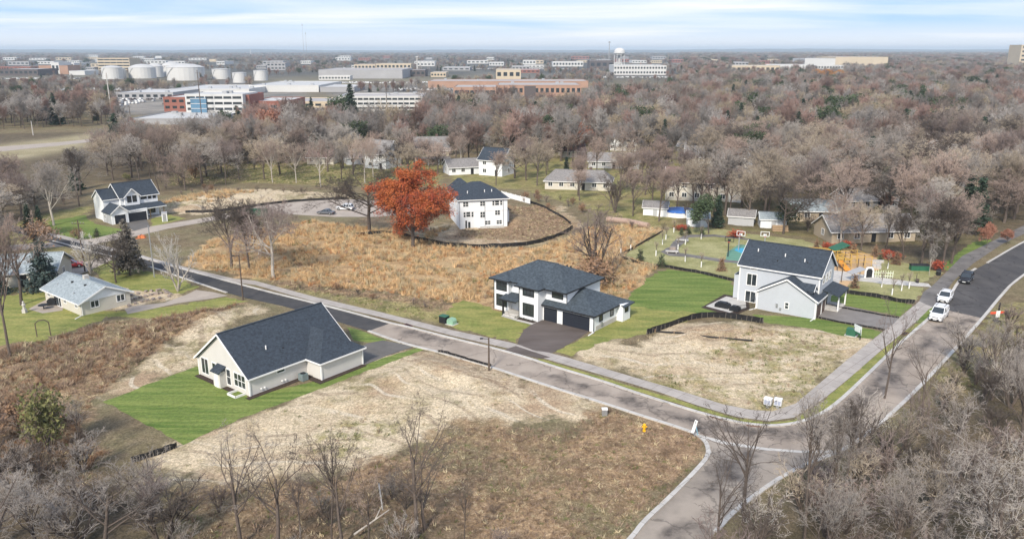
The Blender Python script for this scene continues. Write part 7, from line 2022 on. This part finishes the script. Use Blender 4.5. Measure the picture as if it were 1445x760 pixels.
simple('street_sign', 980, 616, 30, 'white and pale blue angled sign at the corner of the side street', 'sign',
       [('post', lambda m: m.tube((0, 0, 0), (0, 0, 1.9), .05, n=6), 'metal'), ('sign_board', lambda m: m.bar((-.35, 0, .55), (.15, 0, 1.95), .42, .05), 'white'), ('brace', lambda m: m.bar((.5, 0, 0), (.05, 0, 1.5), .08), mat('pale_blue', (.3, .5, .62)))])
simple('utility_marker', 853, 586, 0, 'small grey-white utility pedestal beside the kerb of the leaf-strewn lot', 'utility pedestal', [('pedestal_box', lambda m: m.box(-.3, .3, -.25, .25, 0, .8), 'metal'), ('lid', lambda m: m.box(-.34, .34, -.29, .29, .8, .9), 'white')])
simple('utility_box', 627, 455, -35, 'dark square utility box in the rough grass by the sidewalk', 'utility box', [('cabinet', lambda m: m.box(-.65, .65, -.5, .5, 0, 1.1), 'black'), ('lid', lambda m: m.box(-.7, .7, -.55, .55, 1.1, 1.18), 'green_box')], 'utility boxes')
simple('transformer', 637.5, 457, -35, 'round-edged pale green transformer next to the dark utility box', 'transformer', [('cabinet', lambda m: m.prism([(-.6, 0), (.6, 0), (.6, .65), (.4, .95), (-.4, .95), (-.6, .65)], 'v', -.5, .5), mat('pale_green_paint', (.25, .42, .3), .5)), ('base_pad', lambda m: m.box(-.8, .8, -.7, .7, -.05, .08), 'concrete')], 'utility boxes')
simple('transformer', 1201, 473, -36, 'dark green transformer box on the lawn corner by the trail', 'transformer', [('cabinet', lambda m: m.prism([(-.65, 0), (.65, 0), (.65, .85), (.5, 1.1), (-.65, 1.1)], 'v', -.5, .5), 'green_box'), ('base_pad', lambda m: m.box(-.85, .85, -.7, .7, -.05, .08), 'concrete')], 'utility boxes')
simple('lot_sign', 1209, 477, -75, 'tall pale real estate sign on dark posts beside the dark green transformer', 'sign', [('post', lambda m: (m.box(-.75, -.65, -.05, .05, 0, 1.6)), 'black'), ('post', lambda m: (m.box(.65, .75, -.05, .05, 0, 1.6)), 'black'), ('sign_board', lambda m: m.box(-.8, .8, -.04, .04, .7, 2.0), mat('sign_pale', (.62, .68, .66))), ('sign_stripe', lambda m: m.box(-.8, .8, -.055, -.04, .7, 1.0), 'green_box')])
simple('barricade', 1406, 453, 10, 'orange and white barricade marker with black post on the roadside bank', 'barricade', [('post', lambda m: m.box(.05, .25, -.05, .1, 0, 3.0), 'black'), ('crossbar', lambda m: m.box(-1.3, 1.3, -.06, .0, 1.25, 1.6), mat('orange_red_plastic', (.75, .10, .05), .6)), ('white_panel', lambda m: m.box(-.35, .35, -.12, -.06, .7, 1.75), 'white'), ('foot', lambda m: m.box(-.5, .5, -.4, .4, -.02, .12), 'rubber')])
for (px, py, rz, lb) in ((1011, 589, -42, 'rusty storm drain grate in the kerb before the trail bend'), (1277, 471, 48, 'dark storm drain beside the verge below the white van'), (576, 459, -42, 'dark storm drain where the fresh asphalt ends'), (1063, 600, -15, 'dark storm drain at the bottom of the kerb curve')):
    simple('storm_drain', px, py, rz, lb, 'storm drain', [('frame', lambda m: (m.box(-.75, .75, -.3, -.24, 0, .07), m.box(-.75, .75, .24, .3, 0, .07), m.box(-.75, -.69, -.24, .24, 0, .07), m.box(.69, .75, -.24, .24, 0, .07)), mat('rusty_iron', (.16, .07, .05))), ('grate', lambda m: [m.box(-.66 + i * .17, -.6 + i * .17, -.24, .24, .0, .05) for i in range(8)], 'black')], 'storm drains', z=.05)
simple('garden_arbor', 62, 474, 20, 'small dark garden arch at the edge of the brown weeds', 'arbor', [('post', lambda m: m.box(-.95, -.83, -.06, .06, 0, 2.1), 'pole_wood'), ('post', lambda m: m.box(.83, .95, -.06, .06, 0, 2.1), 'pole_wood'), ('arch', lambda m: (m.bar((-.9, 0, 2.05), (-.4, 0, 2.5), .12), m.bar((-.4, 0, 2.5), (.4, 0, 2.5), .12), m.bar((.4, 0, 2.5), (.9, 0, 2.05), .12)), 'pole_wood')])
simple('garden_statue', 35, 441, 0, 'pale stone garden statue on the lawn by the rambler', 'statue', [('plinth', lambda m: m.box(-.3, .3, -.3, .3, 0, .6), 'concrete'), ('figure', lambda m: lathe(m, [(.26, .6), (.2, 1.0), (.3, 1.35), (.16, 1.6), (.19, 1.8), (.05, 2.0)], 10), 'concrete')])
simple('patio_table', 62, 436, 10, 'dark round covered table on the rambler patio', 'table', [('table_top', lambda m: m.tube((0, 0, .7), (0, 0, .78), .8, n=16), 'black'), ('leg', lambda m: m.tube((0, 0, 0), (0, 0, .7), .08, n=6), 'black')])
simple('covered_grill', 74, 430, 10, 'dark covered barbecue beside the rambler wall', 'grill', [('cover', lambda m: m.prism([(-.7, 0), (.7, 0), (.65, .9), (.4, 1.15), (-.4, 1.15), (-.65, .9)], 'v', -.4, .4), 'black'), ('wheel', lambda m: m.tube((-.6, -.45, .12), (-.6, .45, .12), .12, n=8), 'rubber')])
simple('orange_cover', 199, 336, 10, 'orange tarpaulin bundle beside the farmhouse road', 'tarpaulin', [('bundle', lambda m: m.prism([(-1.1, 0), (1.1, 0), (.8, .5), (0, .75), (-.7, .45)], 'v', -.6, .6), mat('orange_tarp', (.62, .19, .07), .7, .2, 2)), ('rope', lambda m: m.box(-.05, .05, -.63, .63, .1, .78), 'black')])
# stone terrace at the rambler
r_ = random.Random(4)
wl = empty('stone_terrace', (*G(205, 425), 0), 0, 'low dry stone terrace walls on the slope beside the rambler', 'retaining wall'); c0 = G(205, 425)
stm = []
for k in range(5):
    b_ = MB(); w_ = r_.uniform(.3, .5); b_.prism([(-w_, 0), (-w_ * .3, -.25), (w_, -.2), (w_ * .9, .2), (-w_ * .6, .28)], 'z', 0, r_.uniform(.3, .45)); stm.append(b_.mesh('stone', mat('field_stone', (.30, .25, .22), .9, .25, 1.2)))
for ln in (((182, 432), (200, 426), (225, 421), (238, 419)), ((184, 424), (205, 418), (228, 414)), ((186, 417), (205, 412), (232, 410), (240, 416))):
    for q in resample([G(*p) for p in ln], .85, closed=False):
        s = link('stone', r_.choice(stm), wl); s.location = (q[0] - c0[0] + r_.uniform(-.1, .1), q[1] - c0[1] + r_.uniform(-.1, .1), -.03); s.rotation_euler = (0, 0, r_.uniform(0, 6.28))

# park
guards = [(950.7, 328), (939.6, 338), (934.8, 345), (925.5, 361), (956.6, 352), (966.9, 345), (966.8, 369), (989.4, 337), (989.4, 377), (876, 358), (889.8, 353), (1252.6, 379), (1244, 405), (1258.6, 416), (1272, 410), (1282.6, 407)]
GL = ['at the top end of the back lawn', 'second below the top end of the back lawn', 'third below the top end of the back lawn', 'between the two round evergreens and the path', 'beside the pale bench slab', 'inside the path loop near the slab', 'standing in the middle of the lower path', 'near the upper loop of the path', 'left of the dark red cone shrub', 'at the pointed corner of the silt fence', 'next to the pointed corner along the upper fence', 'alone on the lawn below the dark cones', 'at the left end of the row above the silt fence', 'lowest of the row above the silt fence, in a leaf ring', 'third in the row above the silt fence', 'at the right end of the row above the silt fence']
for (px, py), lb in zip(guards, GL):
    x, y = G(px, py); t_ = tree('sapling', x, y, 3.4, 'sapling in white guard %s' % lb, 'tan', name='sapling', group='saplings in white trunk guards')
    m = MB(); m.tube((0, 0, 0), (0, 0, 1.05), .09, n=8); g_ = m.build('trunk_guard', M['white'], t_)
for (px, py, k, h, lb) in ((903.6, 368, 'cone', 2.5, 'small round evergreen, first of two on the park slope'), (932.7, 377, 'cone', 2.7, 'small round evergreen, nearer to the silt fence than its twin'), (1018.5, 382, 'dark_cone', 2.6, 'dark reddish cone-shaped shrub near the blue-grey house roof'), (961.5, 332, 'cone', 1.9, 'small evergreen in front of the left scarlet bush'), (971, 330, 'cone', 2.2, 'small dark evergreen right of the scarlet bush'),
                           (990.5, 331, 'cone', 1.9, 'small evergreen at the back edge of the park lawn'), (1152, 351, 'dark_cone', 2.1, 'dark cone shrub behind the blue-grey roof'), (1204.5, 359, 'dark_cone', 2.3, 'dark cone shrub behind the yellow climbing frame'), (1234.8, 362, 'dark_cone', 2.4, 'dark cone shrub above the white boulders'), (1264.5, 373, 'dark_cone', 2.6, 'dark cone shrub under the scarlet bushes'), (1242, 368, 'cone', 1.5, 'small grey-green evergreen at the playground corner'), (1205, 406, 'dark_cone', 2.5, 'dark red ragged shrub below the solar shelter')):
    x, y = G(px, py); tree(k, x, y, h, lb, cat='shrub', name='evergreen_shrub' if k == 'cone' else 'dark_shrub')
for (px, py, h, lb, sx) in ((960, 325, 2.0, 'scarlet bush at the top end of the park lawn', 1.6), (1038, 335, 2.3, 'scarlet bush behind the basketball hoops', 1.5), (1167, 351, 1.9, 'scarlet bush beside the blue-grey roof ridge', 1.1), (1180, 352, 2.0, 'scarlet bush in the middle of the three behind the climbing frame', 1.2), (1192, 349, 2.2, 'scarlet bush under the leaning sycamore', 1.2), (1253, 366, 2.6, 'scarlet bush beside the dark bare tree, left of a pair', 1.1), (1263, 366, 2.0, 'smaller scarlet bush, right of a pair', 1.0), (1321, 381, 2.8, 'scarlet bush next to the black bin by the trail', .9)):
    x, y = G(px, py); tree('red_bush', x, y, h, lb, cat='bush', name='scarlet_bush', sx=sx).scale.z *= .6
Ym = mat('yellow_play_paint', (.52, .33, .08), .5)
x0_, y0_ = G(1198, 377); o = empty('climbing_frame', (x0_, y0_, .03), R(8), 'yellow climbing frame with many posts on the tan playground', 'climbing frame')
pm = MB(); pm.tube((0, 0, 0), (0, 0, 2.6), .06, n=6); pme = pm.mesh('post', Ym); tm = MB(); tm.tube((0, 0, 0), (0, 0, 2.2), .09, n=6); tme = tm.mesh('post', M['pole_wood'])
for i in range(6):
    for j in range(3): link('post', pme if (i + j) % 3 else tme, o).location = (-3.6 + i * 1.4, -2 + j * 2.6, 0)
for j in range(3):
    for z in (1.7, 2.7): m = MB(); m.bar((-3.7, -2 + j * 2.6, z - .2), (3.5, -2 + j * 2.6, z - .2), .08); m.build('rail', Ym, o)
for i in range(6): m = MB(); m.bar((-3.6 + i * 1.4, -2.1, 2.55), (-3.6 + i * 1.4, 3.3, 2.55), .07); m.build('cross_rail', Ym, o)
m = MB(); m.box(-2.2, 0.6, .6, 3.2, 1.2, 1.35); m.build('platform', Ym, o)
m = MB(); m.slab([(-2.4, .5, 1.3), (-1.2, .5, 1.3), (-1.2, -2.8, .2), (-2.4, -2.8, .2)], .1); m.build('slide', mat('orange_slide', (.6, .25, .04)), o)
x, y = G(1182, 366); o = empty('play_tower', (x, y, .03), R(8), 'small play tower with sloping green roof beside the yellow climbing frame', 'play tower')
for sx_ in (-1, 1):
    for sy_ in (-1, 1): link('post', tme, o).location = (sx_, sy_, 0)
m = MB(); m.slab([(-1.5, -1.5, 2.2), (1.5, -1.5, 3.3), (1.5, 1.5, 3.3), (-1.5, 1.5, 2.2)], .15); m.build('tower_roof', M['green_box'], o)
m = MB(); m.box(-1, 1, -1, 1, 1.2, 1.3); m.build('platform', Ym, o)
x, y = G(1161, 357); o = empty('balance_beams', (x, y, .03), R(-6), 'row of low orange play beams behind the blue-grey roof', 'play equipment')
for k in range(4): m = MB(); m.bar((-3.4 + k * .3, k * .8, .35 + .2 * (k % 2)), (3.6, k * .8, .35), .14); m.build('beam', Ym, o)
simple('information_arch', 1226, 392, 8, 'dark arched panel in a pale frame beside the path', 'sign', [('arch_frame', lambda m: m.prism([(-.9, 0), (.9, 0), (.9, 1.5), (.5, 2.1), (-.5, 2.1), (-.9, 1.5)], 'v', 0, .2), 'white'), ('arch_panel', lambda m: m.prism([(-.6, .1), (.6, .1), (.6, 1.4), (.3, 1.8), (-.3, 1.8), (-.6, 1.4)], 'v', -.03, 0), 'black')])
o = empty('picket_fence', (*G(1232, 391), 0), R(-12), 'short pale green picket fence next to the arched panel', 'fence'); pk = MB(); pk.box(-.07, .07, -.03, .03, 0, 1.4); pk_ = pk.mesh('picket', mat('pale_lime', (.55, .6, .42)))
for i in range(9): link('picket', pk_, o).location = (i * .42, 0, 0)
m = MB(); m.box(-.1, 3.5, .03, .07, .9, 1.0); m.box(-.1, 3.5, .03, .07, .3, .4); m.build('rail', M['white'], o)
simple('solar_shelter', 1207, 396, 20, 'grey tilted panel shelter at the path corner', 'shelter', [('post', lambda m: m.tube((-.9, 0, 0), (-.9, 0, 1.6), .08, n=6), 'metal'), ('post', lambda m: m.tube((.9, 0, 0), (.9, 0, 2.2), .08, n=6), 'metal'), ('panel', lambda m: m.slab([(-1.5, -.8, 1.6), (1.5, -.8, 2.3), (1.5, .8, 2.4), (-1.5, .8, 1.7)], .1), 'city_grey')])
simple('lamp_post', 1187, 398, 0, 'slim dark park lamp post with short arm', 'lamp post', [('pole', lambda m: m.tube((0, 0, 0), (0, 0, 3.4), .08, n=7), 'pole_wood'), ('lamp_arm', lambda m: m.bar((0, 0, 3.35), (-1.4, 0, 3.45), .08), 'pole_wood'), ('lamp_head', lambda m: m.box(-1.7, -1.2, -.12, .12, 3.36, 3.5), 'metal')])
simple('park_bench', 1295, 398, 60, 'dark bench with curved end frame beside the concrete path', 'bench', [('seat', lambda m: m.box(-.8, .8, -.2, .25, .42, .48), 'pole_wood'), ('backrest', lambda m: m.box(-.8, .8, .25, .31, .55, 1.5), 'pole_wood'), ('leg', lambda m: m.box(-.75, -.68, -.2, .3, 0, .42), 'black'), ('leg', lambda m: m.box(.68, .75, -.2, .3, 0, .42), 'black')])
simple('storage_bin', 1297, 381, -5, 'long dark green storage bin at the edge of the park thicket', 'bin', [('box', lambda m: m.box(-1.7, 1.7, -.6, .6, 0, 1.0), 'green_box'), ('lid', lambda m: m.prism([(-.65, 1.0), (.65, 1.0), (.55, 1.2), (-.55, 1.15)], 'u', -1.75, 1.75), 'black')])
simple('litter_bin', 1324, 388, 0, 'black litter bin below the scarlet bush by the trail', 'bin', [('barrel', lambda m: lathe(m, [(.4, 0), (.45, 1.0), (.48, 1.05), (.3, 1.15)], 12), 'black'), ('band', lambda m: lathe(m, [(.46, .8), (.47, .86)], 12), 'metal')])
for (px, py, lb, k) in ((963, 341, 'pale bench slab inside the upper bend of the asphalt path', 1), (948, 357, 'pale bench slab at the lower bend of the asphalt path', 2)):
    simple('stone_bench', px, py, -10, lb, 'bench', [('slab', lambda m: m.box(-1.3, 1.3, -.5, .5, .35, .5), 'concrete'), ('leg', lambda m: m.box(-1.0, -.8, -.35, .35, 0, .35), 'concrete'), ('leg', lambda m: m.box(.8, 1.0, -.35, .35, 0, .35), 'concrete')], 'bench slabs by the path')
simple('boulder', 949, 352, 0, 'grey boulder behind the lower pale bench slab', 'boulder', [('stone', lambda m: m.prism([(-.7, 0), (-.5, -.5), (.5, -.55), (.8, 0), (.4, .5), (-.4, .45)], 'z', 0, .55), mat('field_stone', (.3, .25, .22)))])
for i, (px, py, s) in enumerate(((1236, 371, 1.0), (1240, 374, .8), (1236, 378, 1.1), (1243, 370, .7))):
    o = empty('pale_boulder', (*G(px, py), 0), i, ('pale boulder nearest the climbing frame', 'pale boulder in the middle of the playground corner', 'lowest pale boulder at the playground corner', 'pale boulder under the grey-green evergreen')[i], 'boulder', 'pale boulders at the playground corner')
    m = MB(); m.prism([(-.9 * s, -.3), (-.3, -.6 * s), (.8 * s, -.4), (.9 * s, .3), (.1, .6 * s), (-.7 * s, .4)], 'z', 0, .4 * s + .15); m.build('stone', M['concrete'], o)


def hoop(px, py, rz, lb, bright):
    simple('basketball_hoop', px, py, rz, lb, 'basketball hoop', [('post', lambda m: (m.box(-.1, .1, -.1, .1, 0, 3.2), m.bar((0, 0, 3.1), (0, -1.1, 3.4), .14)), 'black' if not bright else 'metal'),
           ('backboard', lambda m: (m.box(-.9, .9, -1.14, -1.1, 2.9, 3.0), m.box(-.9, .9, -1.14, -1.1, 3.85, 3.95), m.box(-.9, -.8, -1.14, -1.1, 3.0, 3.85), m.box(.8, .9, -1.14, -1.1, 3.0, 3.85), m.box(-.3, .3, -1.14, -1.1, 3.05, 3.45)), 'black' if not bright else 'white'),
           ('hoop_ring', lambda m: lathe(m, [(.23, 3.05), (.25, 3.05), (.25, 3.08), (.23, 3.08)], 12), mat('orange_red_plastic', (.75, .1, .05)))], 'basketball hoops')


hoop(1027, 362, 160, 'basketball hoop with dark backboard at the near edge of the green court', False); hoop(1042, 353, 150, 'basketball hoop with white-edged backboard left of the pair', True); hoop(1078, 354, 165, 'basketball hoop rising right above the roof ridge', True)
# stacked timber by the woodshed, fallen logs in the lower brush
o = empty('log_pile', (*G(1100, 326), 0), R(-5), 'stack of orange-brown logs beside the white-roofed woodshed', 'log pile')
lg = MB(); lg.tube((-1.8, 0, 0), (1.8, 0, 0), .2, n=7); lme = lg.mesh('log', M['wood'])
for i in range(4):
    for k in range(4 - i): link('log', lme, o).location = (0, -.8 + k * .42 + i * .21, .2 + i * .36)
for (pa, pb, lb) in (((500, 762), (550, 738), 'pale fallen trunk lying over the brush pile'), ((535, 690), (541, 738), 'broken pale trunk standing askew in the brush pile'), ((1285, 745), (1340, 700), 'pale fallen trunk under the huge bare tree')):
    a, b = G(*pa), G(*pb); o = empty('fallen_trunk', (*a, 0), 0, lb, 'fallen tree'); m = MB(); m.tube((0, 0, .6), (b[0] - a[0], b[1] - a[1], 1.4), .10, .05, 7); m.build('trunk', M['bark_pale'], o)
    m = MB(); m.tube(((b[0] - a[0]) * .6, (b[1] - a[1]) * .6, 1.1), ((b[0] - a[0]) * .8, (b[1] - a[1]) * .8 + .8, 2.0), .06, .02, 5); m.build('limb', M['bark_pale'], o)
# haze
hz = MB(); hz.box(-37000, 37000, -3300, 37000, -2.5, 118)
ho = hz.build('haze', None); ho['kind'] = 'stuff'
hm = bpy.data.materials.new('haze_air'); hm.use_nodes = True; ho.data.materials.append(hm)
nt = hm.node_tree; nt.nodes.remove(nt.nodes['Principled BSDF'])
pv = nt.nodes.new('ShaderNodeVolumePrincipled'); pv.inputs['Color'].default_value = (0.76, 0.89, 1.0, 1); pv.inputs['Density'].default_value = 0.00009; pv.inputs['Anisotropy'].default_value = 0.0
nt.links.new(pv.outputs[0], nt.nodes['Material Output'].inputs['Volume'])
